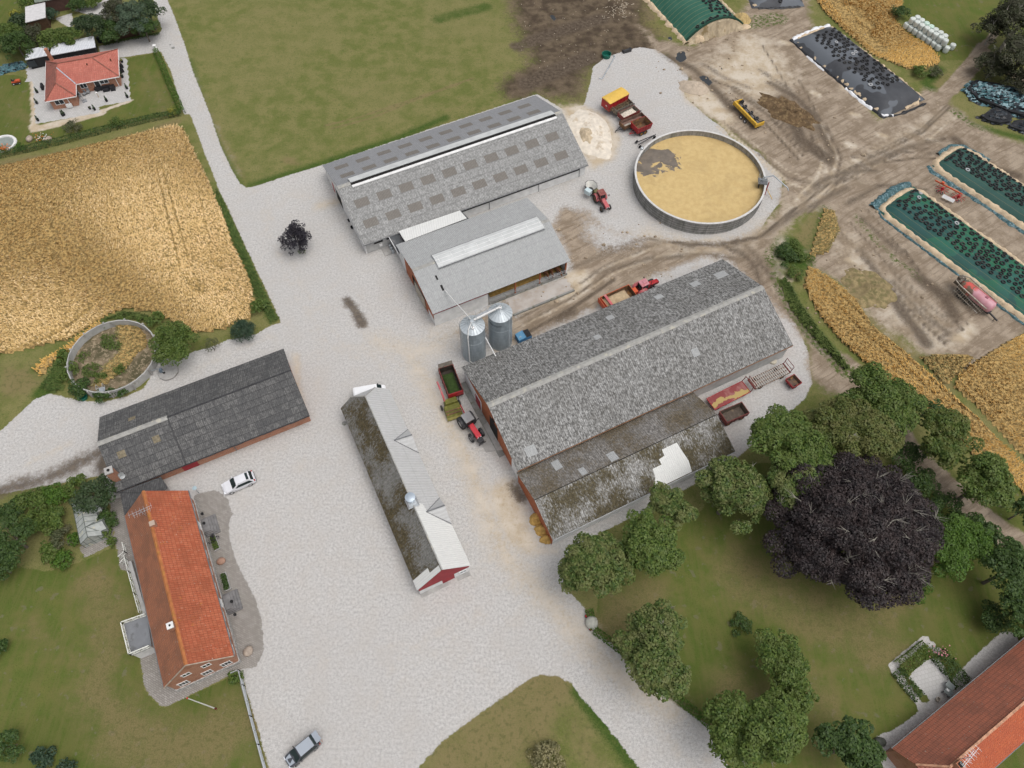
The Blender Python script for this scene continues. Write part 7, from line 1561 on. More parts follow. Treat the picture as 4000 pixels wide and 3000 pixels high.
LF_DEAD = leaf_mat('leaf_dry', (.20, .18, .08), (.30, .27, .14), (.12, .12, .05), .2)
LF_YEL = leaf_mat('leaf_yellow', (.22, .22, .03), (.34, .32, .05), (.12, .16, .03), .2)
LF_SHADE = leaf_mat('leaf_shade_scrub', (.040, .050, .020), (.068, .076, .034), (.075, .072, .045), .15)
BARK = pm('bark', (.16, .14, .115), .9, .25, 3); BARKP = pm('pale_bark', (.30, .28, .24), .9, .2, 3)
FLOW = {c: pm('petals_' + c, v, .6, .15, 4) for c, v in (('orange', (.62, .16, .02)), ('pink', (.55, .22, .26)), ('red', (.40, .03, .04)), ('white', (.7, .7, .68)))}
def rand_unit(rs, n):
 v = rs.normal(size=(n, 3)); return v / np.linalg.norm(v, axis=1)[:, None]
def leaf_quads(c, nrm, size, rs, aspect=.62):
 """one diamond leaf spray per centre, facing roughly along nrm"""
 n = len(c); t = np.cross(nrm, rand_unit(rs, n)); t /= np.linalg.norm(t, axis=1)[:, None] + 1e-9; b = np.cross(nrm, t)
 s = (size * rs.uniform(.65, 1.35, n))[:, None]; bend = nrm * s * .18
 v = np.stack([c - t * s * .5 - bend, c + b * s * .5 * aspect, c + t * s * .5 - bend, c - b * s * .5 * aspect], 1)
 return v.reshape(-1, 3), np.arange(4 * n).reshape(n, 4)
def crown(rs, r, rz, cz, clumps, dens, leaf, rag=.25, flat=0.0, cone=0.0, cr=.34, lobes=0):
 """leaf centres and normals of an uneven crown: clumps spread through an ellipsoid"""
 cl = rand_unit(rs, clumps); cl[:, 2] = np.abs(cl[:, 2]) * 1.1 - .38
 if lobes:
  lo = rand_unit(rs, lobes); lo[:, 2] = np.abs(lo[:, 2]) * .9 - .2; lo *= rs.uniform(.42, .68, lobes)[:, None]; li = rs.randint(lobes, size=clumps); d0 = rand_unit(rs, clumps); d0[:, 2] = np.where(d0[:, 2] < -.3, -d0[:, 2], d0[:, 2]); lr = rs.uniform(.30, .52, lobes)
  cl = lo[li] + d0 * (lr[li] * rs.uniform(.75, 1.1, clumps))[:, None]
 rad = np.ones((clumps, 1)) if lobes else rs.uniform(.55, .92, clumps)[:, None] * (1 + rs.uniform(-rag, rag, clumps)[:, None])
 cc = cl * rad * np.array([r, r, rz])
 if cone:
  k_ = 1 - cone * np.clip((cc[:, 2] / rz + .4) / 1.4, 0, 1); cc[:, :2] *= k_[:, None]
 cs = r * cr * rs.uniform(.7, 1.25, clumps)
 n_each = np.maximum(8, (dens * cs ** 2 * 4).astype(int)); idx = np.repeat(np.arange(clumps), n_each); n = len(idx)
 d = rand_unit(rs, n); d[:, 2] = np.where(d[:, 2] < -.35, -d[:, 2], d[:, 2])
 q = rs.uniform(.62, 1.0, n) ** .6
 p = cc[idx] + d * (cs[idx] * q)[:, None] * np.array([1, 1, .78]); p[:, 2] += cz
 nr = d * .8 + np.array([0, 0, .75]) + rs.normal(size=(n, 3)) * .45; nr /= np.linalg.norm(nr, axis=1)[:, None]
 return p, nr, cc + np.array([0, 0, cz])
NSEED = [100]
def tree(name, label, cat, px, pr, zc, mat, rz=.8, clumps=46, dens=26, leaf=.42, bark=None, group=None, rag=.25, trunk=True, limbs=7, cone=0.0, cr=.34, twigs=0, base=None, sq=(1, 1), lobes=0):
 """px: crown centre in the photo, pr: crown radius in photo pixels, zc: height of the crown's centre"""
 if trunk and pr > 55: clumps = int(clumps * 2.0); cr *= .66; leaf *= .86; dens *= 1.3; rag += .05
 if trunk and pr > 90 and mat is not LF_BEECH: lobes = 9
 NSEED[0] += 1; rs = np.random.RandomState(NSEED[0]); c = P(px[0], px[1], zc); r = pr * (c - EYE).dot(FW) / CAM_F
 zc = max(zc, .35 * r * rz) if not trunk else zc
 t = thing(name, label, cat, (c.x, c.y, 0), 0, group)
 p, nr, cc = crown(rs, r, r * rz, zc, clumps, dens, leaf, rag, cone=cone, cr=cr, lobes=lobes)
 p[:, 0] *= sq[0]; p[:, 1] *= sq[1]; cc[:, 0] *= sq[0]; cc[:, 1] *= sq[1]
 p[:, 2] = np.maximum(p[:, 2], .05)
 v, f = leaf_quads(p, nr, leaf, rs); np_mesh('crown' if trunk else 'foliage', v, f, mat, t)
 m = MB(); b = bark or BARK
 if trunk:
  h = max(1.0, zc - r * rz * .25); tr_ = max(.09, r * .055); m.tube((0, 0, 0), (0, 0, h * .55), tr_ * 1.25, tr_ * .95, 8); m.tube((0, 0, h * .55), (.1, .05, h), tr_ * .95, tr_ * .6, 8)
  o = m.build('trunk', b, t)
  top = cc[np.argsort(-cc[:, 2])]
  for i in range(limbs):
   e = top[i % len(top)]; mm = MB(); s0 = Vector((.05, .03, h * R.uniform(.5, .95))); e_ = Vector(e); mid = s0.lerp(e_, .5) + Vector((R.uniform(-.3, .3), R.uniform(-.3, .3), r * .08))
   mm.tube(s0, mid, tr_ * .42, tr_ * .28, 6); mm.tube(mid, e_, tr_ * .28, tr_ * .12, 6); mm.build('limb', b, o)
  if twigs:
   mm = MB()
   for i in range(twigs):
    e = Vector(cc[rs.randint(len(cc))]); d = Vector(rand_unit(rs, 1)[0]); d.z = abs(d.z) * .6 + .3; d.normalize(); L = r * .22
    a = e + d * r * .16; mm.tube(a - d * L * .5, a + d * L * .3, .05, .03, 4)
    for k_ in range(5):
     q = (d + Vector(rand_unit(rs, 1)[0]) * .55).normalized(); s0 = a + d * L * rs.uniform(-.2, .3); mm.tube(s0, s0 + q * L * rs.uniform(.35, .7), .035, .012, 4)
   mm.build('bare_twigs', BARKP, o)
 else:
  for i in range(3): m.tube((R.uniform(-.2, .2) * r, R.uniform(-.2, .2) * r, 0), (R.uniform(-.4, .4) * r, R.uniform(-.4, .4) * r, max(.2, zc * .9)), .03 + r * .012, .015, 5)
  m.build('stems', b, t)
 return t
def T(label, px, pr, zc, mat, **kw): return tree('tree', label, 'tree', px, pr, zc, mat, **kw)
def S(label, px, pr, zc, mat, name='shrub', **kw):
 kw.setdefault('trunk', False); kw.setdefault('leaf', .28); kw.setdefault('clumps', 22); kw.setdefault('dens', 34); kw.setdefault('rz', .7)
 return tree(name, label, 'shrub', px, pr, zc, mat, **kw)
v = lambda x, y: (x * 1.808318, y * 1.808318)
T('dark sycamore at the near corner of the mossy shed, over the drive', v(1290, 1228), 148, 7, LF_SYC, clumps=64)
T('bright green rounded sycamore just right of the shed corner tree', v(1405, 1172), 130, 7.5, LF_MID, clumps=56)
T('olive tinted sycamore touching the new white roof sheets', v(1448, 1096), 95, 7, LF_SYC, clumps=40)
T('sycamore right of the mossy shed with pale bare limbs showing on top', v(1580, 1068), 148, 7, LF_SYC, clumps=60, twigs=10)
T('dense sycamore behind the copper beech, left of the olive crowned one', v(1700, 980), 165, 9, LF_MID, clumps=66)
T('sycamore with pale seed tips directly above the left side of the copper beech', v(1730, 1060), 135, 9, LF_SYC, clumps=54, rag=.3)
T('olive crowned maple with yellowish top at the middle of the park tree row', v(1835, 940), 165, 9.5, leaf_mat('leaf_maple', (.075, .105, .022), (.140, .160, .040), (.160, .160, .052)), clumps=66, twigs=8)
T('tall green tree at the top of the park row beside the dirt track', v(1895, 868), 150, 9, LF_MID, clumps=58)
T('yellow green tree standing alone between the dirt track and the wheat strip', v(2045, 945), 118, 6.5, leaf_mat('leaf_ash', (.055, .100, .016), (.115, .160, .030), (.14, .155, .04)), clumps=48)
T('rounded mid green tree at the right edge of the wheat strip', v(2125, 1040), 122, 6.5, LF_MID, clumps=50)
T('small dark tree between the tall park tree and the yellow green one', v(2003, 885), 62, 5, LF_DARK, clumps=24)
T('huge copper beech with near black purple leaves and pale bare twigs', v(1855, 1135), 322, 9.5, LF_BEECH, clumps=190, dens=34, leaf=.36, rz=.6, rag=.1, cr=.24, twigs=95, limbs=12, bark=BARKP, sq=(1.0, .9))
T('light bright green tree at the right of the copper beech', v(2068, 1185), 122, 5.5, LF_BRIGHT, clumps=50, leaf=.34, dens=34)
T('dark tree at the right edge, upper one below the copper beech', v(2180, 1232), 118, 6, LF_DARK, clumps=46)
T('dark tree at the right edge just above the long house roof', v(2200, 1318), 92, 5, LF_DARK, clumps=36)
T('dark green tree overhanging the shaded track at the right edge', v(2120, 1150), 75, 4, LF_DARK, clumps=30)
T('dark green tree at the far right edge beside the wheat', v(2215, 1100), 60, 4, LF_DARK, clumps=24)
T('big spreading sycamore overhanging the drive at the lower middle', v(1425, 1402), 168, 8, LF_SYC, clumps=72, rag=.35, twigs=12)
T('bushy round tree on the park lawn left of the enclosed patio', v(1682, 1425), 115, 5, LF_MID, clumps=46, leaf=.36)
T('large pale green tree at the bottom edge beside the drive', v(1634, 1575), 180, 7.5, LF_MID, clumps=80, rag=.32, twigs=14)
T('smaller tree at the bottom edge between the pale green one and the long house', v(1830, 1618), 120, 5.5, LF_DARK, clumps=46)
T('leafy tree behind the large pale green one, towards the lawn', v(1722, 1500), 80, 4.5, LF_MID, clumps=38)
S('low bright green shrub under the right side of the copper beech', v(1975, 1258), 72, 1.6, LF_BRIGHT)
S('round dark flower bed of leafy plants alone on the park lawn', v(1602, 1350), 42, .6, LF_DARK, name='flower_bed', clumps=16)
for p, l in (((1990, 1040), 'dark scrub beside the shaded track, uppermost clump'), ((2040, 1090), 'dark scrub beside the shaded track, middle clump'), ((2090, 1135), 'dark scrub beside the shaded track, lowest clump'), ((1960, 985), 'dark shrub under the trees where the track enters the shade'), ((2150, 1330), 'dark shrub at the lawn edge above the long house')):
 S(l, v(*p), 68, 2.2, LF_DARK)
T('round green tree overhanging the rim of the old tank', v(368, 742), 98, 3.6, LF_MID, clumps=44, leaf=.34)
S('clipped dome of blue green evergreen beside the wheat corner', v(522, 713), 50, 1.7, LF_BLUE, rz=.85, clumps=60, dens=60, leaf=.16, rag=.05, cr=.3)
T('dark plum leaved tree alone on the gravel with green leaves at its foot', v(641, 514), 66, 2.8, LF_PLUM, clumps=36, leaf=.30, rag=.4, rz=.75)
S('ring of green leaves at the foot of the plum tree', v(652, 544), 19, .4, LF_MID, leaf=.16, clumps=10)
S('grey green sapling between the tank tree and the clipped dome', v(458, 744), 34, 1.4, LF_GREY, leaf=.18, dens=20)
S('green bush at the right corner of the wheat field beside the yard', v(556, 662), 34, 1.2, LF_MID)
for p, r_, l in (((172, 838), 46, 'dark bush against the left outside of the old tank'), ((215, 855), 30, 'dark bush beside the teal tub at the old tank'), ((378//1, 0), 0, ''), ((235, 848), 24, 'small dark bush under the platform ladder'), ((262, 845), 22, 'small dark bush right of the platform ladder'), ((150, 805), 40, 'green weeds climbing the left wall of the old tank'), ((140, 770), 34, 'weeds above the left wall of the old tank'), ((335, 690), 36, 'weeds behind the tank tree at the wheat edge')):
 if r_: S(l, v(*p), r_, .9, LF_DARK if 'dark' in l else LF_MID)
for i, (p, r_) in enumerate((((232, 735), 32), ((250, 745), 26), ((195, 800), 36), ((215, 815), 28), ((180, 770), 22), ((255, 800), 26), ((258, 690), 20), ((300, 690), 16), ((225, 702), 16))):
 S(('leafy weeds in the middle of the old tank', 'weeds right of the middle inside the old tank', 'thick weeds in the lower left of the old tank floor', 'weeds near the bottom wall inside the old tank', 'weeds at the left inside wall of the old tank', 'weeds at the lower right of the old tank floor', 'weeds under the top wall inside the old tank', 'weeds at the upper right inside the old tank', 'weeds at the upper left inside the old tank')[i], v(*p), r_, .7, LF_MID, name='weed_clump', leaf=.2)
S('wide weedy bush left of the wheat strip beside the dirt track', v(1700, 548), 46, .6, LF_DARK, name='bush', rz=.5, clumps=26, rag=.5)
S('weedy bush right of the wide one beside the dirt track', v(1728, 552), 40, .6, LF_MID, name='bush', rz=.5, rag=.5)
S('small weedy bush above the wide one beside the dirt track', v(1712, 528), 30, .5, LF_MID, name='bush', rz=.5, rag=.5)
S('smaller bush below the big patch at the wheat strip end', v(1720, 590), 34, .7, LF_MID, name='bush', rz=.5)
S('bush at the end of the upper wheat strip near the bales', v(1990, 155), 32, .9, LF_MID, name='bush'); S('dry leaved bush beside it at the end of the upper wheat strip', v(2022, 155), 26, .8, LF_GREY, name='bush')
S('dark bush at the left end of the bale stack', v(1945, 28), 36, 1.0, LF_DARK, name='bush')
for p, r_, z, mt, l in (((205, 1070), 78, 3.2, LF_CON, 'dark feathery evergreen beside the greenhouse'), ((28, 1165), 92, 3.4, LF_DARK, 'large dark tree at the left edge of the garden'), ((0, 1225), 60, 2.5, LF_DARK, 'dark tree below the large one at the left edge'), ((165, 1055), 52, 1.6, LF_MID, 'leafy bush at the top right of the garden hedge'), ((120, 1072), 58, 1.6, LF_BRIGHT, 'bright leafy bush in the middle of the garden top edge'), ((70, 1085), 60, 1.6, LF_MID, 'leafy bush left of the bright one at the garden top edge'), ((22, 1098), 62, 1.7, LF_DARK, 'dark bush at the upper left garden corner'), ((110, 1120), 60, 1.7, LF_MID, 'bush in the middle of the garden thicket'), ((60, 1135), 58, 1.6, LF_MID, 'bush between the large dark tree and the thicket'), ((130, 1165), 46, 1.2, LF_GREY, 'brownish bush left of the greenhouse'), ((160, 1165), 28, 1.0, LF_BRIGHT, 'bright bush touching the greenhouse corner'), ((105, 1190), 44, 1.1, LF_MID, 'round bush at the lower left of the thicket'), ((135, 1210), 44, 1.0, LF_BRIGHT, 'bright leafy bush at the bottom of the thicket'), ((230, 1120), 44, 1.2, LF_DARK, 'bush between the greenhouse and the farmhouse path'), ((222, 1150), 30, .9, LF_MID, 'small bush at the right wall of the greenhouse'), ((252, 1010+40), 22, .8, LF_MID, 'small bush against the black link shed'), ((240, 1170), 22, .6, LF_MID, 'low plants at the end of the greenhouse slab'), ((15, 1612), 58, 2.0, LF_DARK, 'dark bush at the bottom left corner'), ((90, 1640), 50, .9, LF_BLUE, 'grey blue shrub at the bottom edge left of centre'), ((140, 1660), 40, .8, LF_BLUE, 'low grey blue shrub at the bottom edge'), ((0, 1400), 36, 1.2, LF_DARK, 'dark bush on the left edge of the lower lawn'), ((508, 1462), 30, .7, LF_MID, 'green shrub at the farmhouse corner beside the railing')):
 if 'tree' in l or 'evergreen' in l: tree('tree', l, 'tree', v(*p), r_, z, mt, leaf=.30, clumps=40, dens=34, cr=.32)
 else: S(l, v(*p), r_, z * .8, mt)
S('pale dead looking shrub in the middle of the grass island', v(1182, 1640), 72, .9, LF_DEAD, leaf=.32, dens=16, clumps=30, bark=BARKP)
for p, r_, z, mt, l in (((285, 35), 74, 4.5, LF_PINE, 'pale pine at the lane corner, silvery needles'), ((318, 22), 52, 4.5, LF_CON, 'dark conifer right beside the lane'), ((250, 25), 60, 4.5, LF_SHADE, 'olive tree left of the pale pine'), ((205, 55), 58, 3.8, LF_CON, 'dark conifer above the garage roof'), ((178, 52), 44, 3.4, LF_CON, 'dark pointed conifer at the left of the hedge row'), ((240, 62), 52, 3.0, LF_DARK, 'dark tree behind the brown fence'), ((310, 60), 46, 3.2, LF_DARK, 'dark tree at the right end of the brown fence'), ((150, 78), 50, 2.8, LF_MID, 'green tree overhanging the garage roof'), ((112, 82), 48, 2.8, LF_MID, 'green tree left of the one over the garage'), ((70, 78), 48, 2.8, LF_SHADE, 'olive tree behind the carport'), ((35, 95), 62, 3.2, LF_DARK, 'dark tree at the left edge above the teal sheet'), ((10, 75), 55, 3.2, LF_MID, 'green tree at the left edge of the neighbours garden'), ((40, 45), 34, 1.8, LF_CON, 'rounded dark shrub beside the garden shed'), ((30, 30), 20, 1.4, LF_YEL, 'yellow flowered shrub beside the garden shed'), ((108, 28), 26, 1.5, LF_BLUE, 'blue green shrub right of the garden shed'), ((165, 10), 34, 1.4, LF_DARK, 'dark shrub below the neighbours house'), ((200, 5), 28, 1.2, LF_MID, 'clipped shrub on the neighbours drive'), ((62, 8), 34, 2.0, LF_MID, 'bright tree above the garden shed')):
 tree('tree' if z > 2.2 else 'shrub', l, 'tree' if z > 2.2 else 'shrub', v(*p), r_ * 1.05, z, mt, leaf=.32, clumps=36, dens=32, trunk=z > 2.2, cone=.35 if 'conifer' in l else 0)
for p, r_, z, mt, l in (((156, 275), 36, .8, LF_GREY, 'brown twiggy shrub below the bungalow terrace'), ((252, 262), 28, .8, LF_MID, 'spiky green shrub on the bungalow lawn'), ((372, 240), 22, .7, LF_YEL, 'yellow green shrub at the hedge corner'), ((40, 317), 22, .6, LF_BRIGHT, 'bright round shrub near the pond')):
 S(l, v(*p), r_, z, mt, leaf=.22)
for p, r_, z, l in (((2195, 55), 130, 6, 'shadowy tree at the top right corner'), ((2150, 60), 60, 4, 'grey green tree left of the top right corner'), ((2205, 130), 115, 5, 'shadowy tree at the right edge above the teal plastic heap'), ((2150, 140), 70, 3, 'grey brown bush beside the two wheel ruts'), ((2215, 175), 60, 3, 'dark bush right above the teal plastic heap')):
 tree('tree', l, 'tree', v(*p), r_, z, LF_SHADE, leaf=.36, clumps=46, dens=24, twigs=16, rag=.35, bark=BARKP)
def hedge(label, pts, w, h, mat, leaf=.22, per=105, mown=True):
 q = [V2(x, y) for x, y in pts]; o = q[0]; t = thing('hedge', label, 'hedge', o, 0); rs = np.random.RandomState(abs(int(pts[0][0])) + 7); C, N = [], []
 m = MB()
 for a, b in zip(q[:-1], q[1:]):
  d = b - a; L = d.length; d.normalize(); nn = Vector((-d.y, d.x, 0)); n = int(L * per * w)
  s = rs.uniform(0, L, n); e = rs.uniform(-.5, .5, n) * w; z = h * (1 - .3 * (np.abs(e) / (w / 2)) ** 2) * rs.uniform(.8, 1.06, n)
  sd = rs.uniform(size=n) < .35; e = np.where(sd, np.sign(e) * w * .5, e); z = np.where(sd, rs.uniform(.05, .9, n) * h, z)
  C.append(np.array(a - o)[None] + np.array(d)[None] * s[:, None] + np.array(nn)[None] * e[:, None] + np.array([0, 0, 1.0])[None] * z[:, None])
  nr = np.array(nn)[None] * (e / w * 2)[:, None] * .7 + np.array([0, 0, 1.0])[None] + rs.normal(size=(n, 3)) * .5; N.append(nr / np.linalg.norm(nr, axis=1)[:, None])
  for i in range(int(L / 1.2)): p_ = a - o + d * (i * 1.2 + .3); m.tube(p_, p_ + Vector((0, 0, h * .8)), .03, .02, 4)
 vv, ff = leaf_quads(np.concatenate(C), np.concatenate(N), leaf, rs); np_mesh('foliage', vv, ff, mat, t); m.build('stems', BARK, t); return t
hedge('low clipped hedge along the park lawn beside the drive', [(1272, 1318), (1283, 1362), (1330, 1397), (1400, 1452), (1470, 1515), (1535, 1568)], 1.0, .9, LF_BRIGHT)
hedge('trimmed green hedge between the lane and the bungalow lawn', [(338, 114), (350, 140), (368, 185), (385, 222), (395, 247)], 1.2, 1.2, LF_BRIGHT)
hedge('dark hedge between the bungalow garden and the wheat field', [(-30, 345), (60, 325), (140, 306), (240, 280), (330, 258), (394, 246)], 1.3, 1.1, LF_DARK)
hedge('leafy bed along the upper left sides of the enclosed patio', [(1942, 1445), (1965, 1428), (2000, 1400)], 2.0, .9, LF_MID)
hedge('leafy bed along the left side of the enclosed patio', [(1935, 1448), (1958, 1480), (1985, 1508)], 1.6, .8, LF_DARK)
hedge('rose bed along the right side of the enclosed patio', [(2022, 1412), (2045, 1440), (2078, 1480)], 2.2, 1.1, LF_DARK)
hedge('green creeper at the foot of the brown wicker fence', [(225, 98), (280, 86), (345, 74)], .6, .45, LF_DARK)
# ------------------------------------------------------------------ crops and tall grass
def straw_mat(name, a, b, c):
 m = NT(name); g = m.n('ShaderNodeNewGeometry'); p = g.outputs['Position']; r = g.outputs['Random Per Island']
 q = m.mix(r, a, b); q = m.mix(m.math('MULTIPLY', m.step(m.noise(p, .22, 4), .42, .62), .45), q, c); m.col(q); m.rough(.8); return m.mat
WHEAT = straw_mat('wheat_straw', (.60, .41, .175), (.86, .66, .38), (.66, .46, .19)); WHEATO = straw_mat('ripe_wheat', (.52, .30, .075), (.76, .50, .17), (.58, .33, .085));
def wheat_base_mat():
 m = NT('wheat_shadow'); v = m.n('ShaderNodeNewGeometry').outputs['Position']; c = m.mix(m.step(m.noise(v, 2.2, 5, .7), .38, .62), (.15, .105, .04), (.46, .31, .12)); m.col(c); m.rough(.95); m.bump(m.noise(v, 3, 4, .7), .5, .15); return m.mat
WBASE = wheat_base_mat(); GBASE = pm('grass_floor', (.075, .10, .025), .95, .3, 1.2, bump=.4);
DRYG = straw_mat('dry_grass', (.26, .22, .08), (.40, .33, .16), (.16, .16, .05)); GRN = straw_mat('green_grass', (.035, .07, .012), (.085, .13, .03), (.05, .085, .02))
def field(name, label, poly, mat, per, h=.7, lines=(), bare=(), seed=1, lean=.45, tl=.46, bed=None, cat='wheat field'):
 pg = Vn(poly); o = pg.mean(0); rs = np.random.RandomState(seed); t = thing(name, label, cat, (o[0], o[1], 0), 0); t['kind'] = 'stuff'
 lo, hi = pg.min(0), pg.max(0); st = .5
 xs, ys = np.arange(lo[0] - 1, hi[0] + 1, st), np.arange(lo[1] - 1, hi[1] + 1, st); X, Y = np.meshgrid(xs, ys); p = np.stack([X.ravel(), Y.ravel()], 1)
 def dips(p):
  k_ = np.zeros(len(p))
  for pts, w in lines: k_ = np.maximum(k_, np.clip(.5 + sd_line(p, Vn(pts), w) / .3, 0, 1))
  for pts, w in bare: k_ = np.maximum(k_, np.clip(.5 + sd_line(p, Vn(pts), w) / 1.2, 0, 1) * .85)
  return k_
 d = sd_poly(p, pg); z = h * .72 * np.clip(.3 + d / .5, 0, 1) * (1 - .85 * dips(p)) + rs.uniform(-.06, .06, len(p))
 nx = len(xs); idx = (np.arange(len(ys) - 1)[:, None] * nx + np.arange(nx - 1)[None]).ravel(); f = np.stack([idx, idx + 1, idx + 1 + nx, idx + nx], 1); f = f[d[f].min(1) > -.25]
 u, inv = np.unique(f, return_inverse=True); v3 = np.stack([p[u, 0] - o[0], p[u, 1] - o[1], np.maximum(z[u], .02)], 1); b = np_mesh('stubble_bed', v3, inv.reshape(-1, 4), bed or (GBASE if mat is GRN else WBASE), t); b['kind'] = 'stuff'
 area = (hi - lo).prod(); n = int(area * per); q = rs.uniform(lo, hi, (n, 2)); dq = sd_poly(q, pg); q = q[dq > .02 + rs.uniform(0, .25, n)]; kq = dips(q); q = q[rs.uniform(size=len(q)) > kq * .97]; n = len(q)
 ang = 1.9 * np.sin(q[:, 0] * .09 + 1.3 * np.sin(q[:, 1] * .07)) + 1.6 * np.sin(q[:, 1] * .13 + q[:, 0] * .05) + rs.normal(size=n) * .5
 base = np.stack([q[:, 0] - o[0], q[:, 1] - o[1], np.full(n, h * .45)], 1); ln = tl * rs.uniform(.6, 1.3, n)
 up = np.stack([np.cos(ang) * lean, np.sin(ang) * lean, rs.uniform(.25, .7, n)], 1); up /= np.linalg.norm(up, axis=1)[:, None]
 sd = np.stack([-np.sin(ang), np.cos(ang), rs.uniform(-.3, .3, n)], 1) * (rs.uniform(.045, .09, n))[:, None]; tip = base + up * (ln * (1 - .6 * dips(q)))[:, None]
 v = np.stack([base - sd * .6, base + sd * .6, tip + sd, tip - sd], 1).reshape(-1, 3); c = np_mesh('ears', v, np.arange(4 * n).reshape(n, 4), mat, t); c['kind'] = 'stuff'; return t
W1 = [(-60,375),(0,360),(100,337),(200,313),(300,289),(375,272),(395,278),(408,300),(420,327),(457,405),(485,472),(505,527),(530,577),(550,625),(548,660),(543,690),(515,695),(487,712),(425,722),(387,705),(355,688),(325,676),(275,668),(240,678),(212,694),(180,715),(150,735),(110,742),(60,755),(0,768),(-60,775)]
field('wheat_field', 'large pale golden wheat field left of the lane, lodged in swirls', W1, WHEAT, 26, lines=[([(340,370),(360,450),(392,580)],.24),([(352,368),(380,460),(415,580)],.24),([(95,440),(115,540),(138,640)],.24),([(117,435),(135,510),(150,580)],.24),([(155,430),(190,540)],.15),([(240,430),(266,525)],.14),([(430,420),(460,530)],.14),([(0,770),(60,752),(140,715),(205,665)],.45),([(20,600),(60,660),(110,610)],.16),([(330,640),(400,600),(470,590)],.16),([(230,530),(350,490)],.14),([(40,675),(150,665)],.14)], bare=[([(195,660),(208,655)],.7),([(138,478),(143,482)],.6),([(108,500),(112,520)],.8),([(172,536),(178,538)],.6),([(345,455),(350,465)],.5),([(420,615),(440,630)],1.3),([(470,570),(478,580)],.9),([(160,360),(170,362)],.5),([(40,335+40),(44,380)],.5),([(68,520),(74,524)],.8)], seed=3)
field('wheat_field', 'narrow strip of tall wheat between wheel ruts above the old tank', [(75,800),(95,780),(150,748),(210,697),(222,700),(195,735),(160,762),(120,782),(90,815)], WHEATO, 24, seed=4)
field('wheat_field', 'deep orange wheat strip running along the dirt track', [(1745,575),(1785,597),(1820,622),(1849,650),(1882,700),(1893,712),(1913,727),(1960,765),(2010,810),(2060,855),(2110,900),(2165,960),(2230,1030),(2290,1100),(2230,1090),(2180,1040),(2110,1000),(2040,915),(1975,870),(1900,812),(1862,780),(1812,735),(1768,680),(1735,618)], WHEATO, 24, lines=[([(1760,590),(1820,650),(1880,705)],.24),([(1770,625),(1840,700),(1920,770),(2000,840),(2120,960)],.24),([(1930,750),(2000,815),(2100,905)],.24)], seed=5)
field('wheat_field', 'orange wheat in the lower right beyond the track', [(2068,815),(2085,795),(2130,765),(2180,735),(2230,712),(2300,690),(2300,1090),(2240,1020),(2170,945),(2110,880),(2060,838)], WHEATO, 22, lines=[([(2075,845),(2150,920),(2230,1000)],.3),([(2090,835),(2160,900),(2250,985)],.24)], seed=6)
field('wheat_field', 'upper wheat strip between the black clamp and the bale stack', [(1752,-20),(1776,22),(1819,63),(1884,120),(1959,150),(1991,154),(2028,139),(2030,128),(2009,107),(1959,72),(1934,45),(1948,12),(1940,-20)], WHEATO, 22, h=.5, bare=[([(1790,-10),(1850,60),(1900,110)],1.5),([(1840,20),(1880,60)],1.2)], seed=7)
field('tall_grass', 'dry tall grass patch at the head of the wheat strip', [(1745,560),(1760,510),(1780,450),(1800,455),(1812,500),(1795,530),(1790,545)], DRYG, 24, h=.5, seed=8, cat='grass')
field('tall_grass', 'strip of lush green grass along the right side of the dirt track', [(1680,605),(1696,600),(1725,650),(1765,705),(1812,760),(1838,798),(1822,800),(1790,765),(1740,712),(1705,665)], GRN, 34, h=.35, seed=9, cat='grass')
field('tall_grass', 'dry grass growing inside the old tank', [(250,700),(300,705),(318,725),(322,750),(300,765),(280,795),(230,835),(200,838),(230,790),(260,760)], DRYG, 26, h=.75, seed=10, cat='grass')
field('tall_grass', 'grass verge between the wheat field and the yard', [(462,405),(472,415),(490,450),(522,515),(552,582),(590,665),(604,690),(585,700),(575,680),(552,640),(535,590),(510,535),(488,480)], GRN, 26, h=.25, seed=11, cat='grass')
field('tall_grass', 'weedy growth around the outside of the old tank', [(90,840),(110,800),(145,760),(180,725),(225,690),(270,672),(320,680),(335,700),(300,692),(262,688),(225,695),(180,722),(150,760),(138,800),(140,840),(120,850)], GRN, 24, h=.5, seed=12, cat='grass')
field('tall_grass', 'dry grass below the dirt field at the right', [(1985,770),(2050,765),(2110,770),(2090,790),(2060,820),(2040,835)], DRYG, 22, h=.4, seed=13, cat='grass')
# ------------------------------------------------------------------ round the farmhouse
def rail_run(name, label, cat, pts, h, mat, z0=0.0, cross=False, step=1.3, th=.06):
 """posts and rails along world points; each panel's bracing is part of it"""
 o = Vector(pts[0]); t = thing(name, label, cat, (o.x, o.y, 0)); q = [Vector(p) - Vector((o.x, o.y, 0)) for p in pts]
 for a, b in zip(q[:-1], q[1:]):
  n = max(1, round((b - a).length / step)); m = MB()
  m.bar(a + Vector((0, 0, z0 + h)), b + Vector((0, 0, z0 + h)), th * 1.3, th); m.bar(a + Vector((0, 0, z0 + h * .22)), b + Vector((0, 0, z0 + h * .22)), th, th)
  if not cross: m.bar(a + Vector((0, 0, z0 + h * .6)), b + Vector((0, 0, z0 + h * .6)), th, th)
  m.build('rail', mat, t)
  for i in range(n + 1):
   p = a.lerp(b, i / n); mm = MB(); mm.bar(p + Vector((0, 0, z0)), p + Vector((0, 0, z0 + h + .06)), th * 1.4, th * 1.4); mm.build('post', mat, t)
   if cross and i < n:
    p2 = a.lerp(b, (i + 1) / n); mm = MB(); mm.bar(p + Vector((0, 0, z0 + .1)), p2 + Vector((0, 0, z0 + h)), th * .8, th * .8); mm.bar(p2 + Vector((0, 0, z0 + .1)), p + Vector((0, 0, z0 + h)), th * .8, th * .8); mm.build('cross_brace', mat, t)
 return t
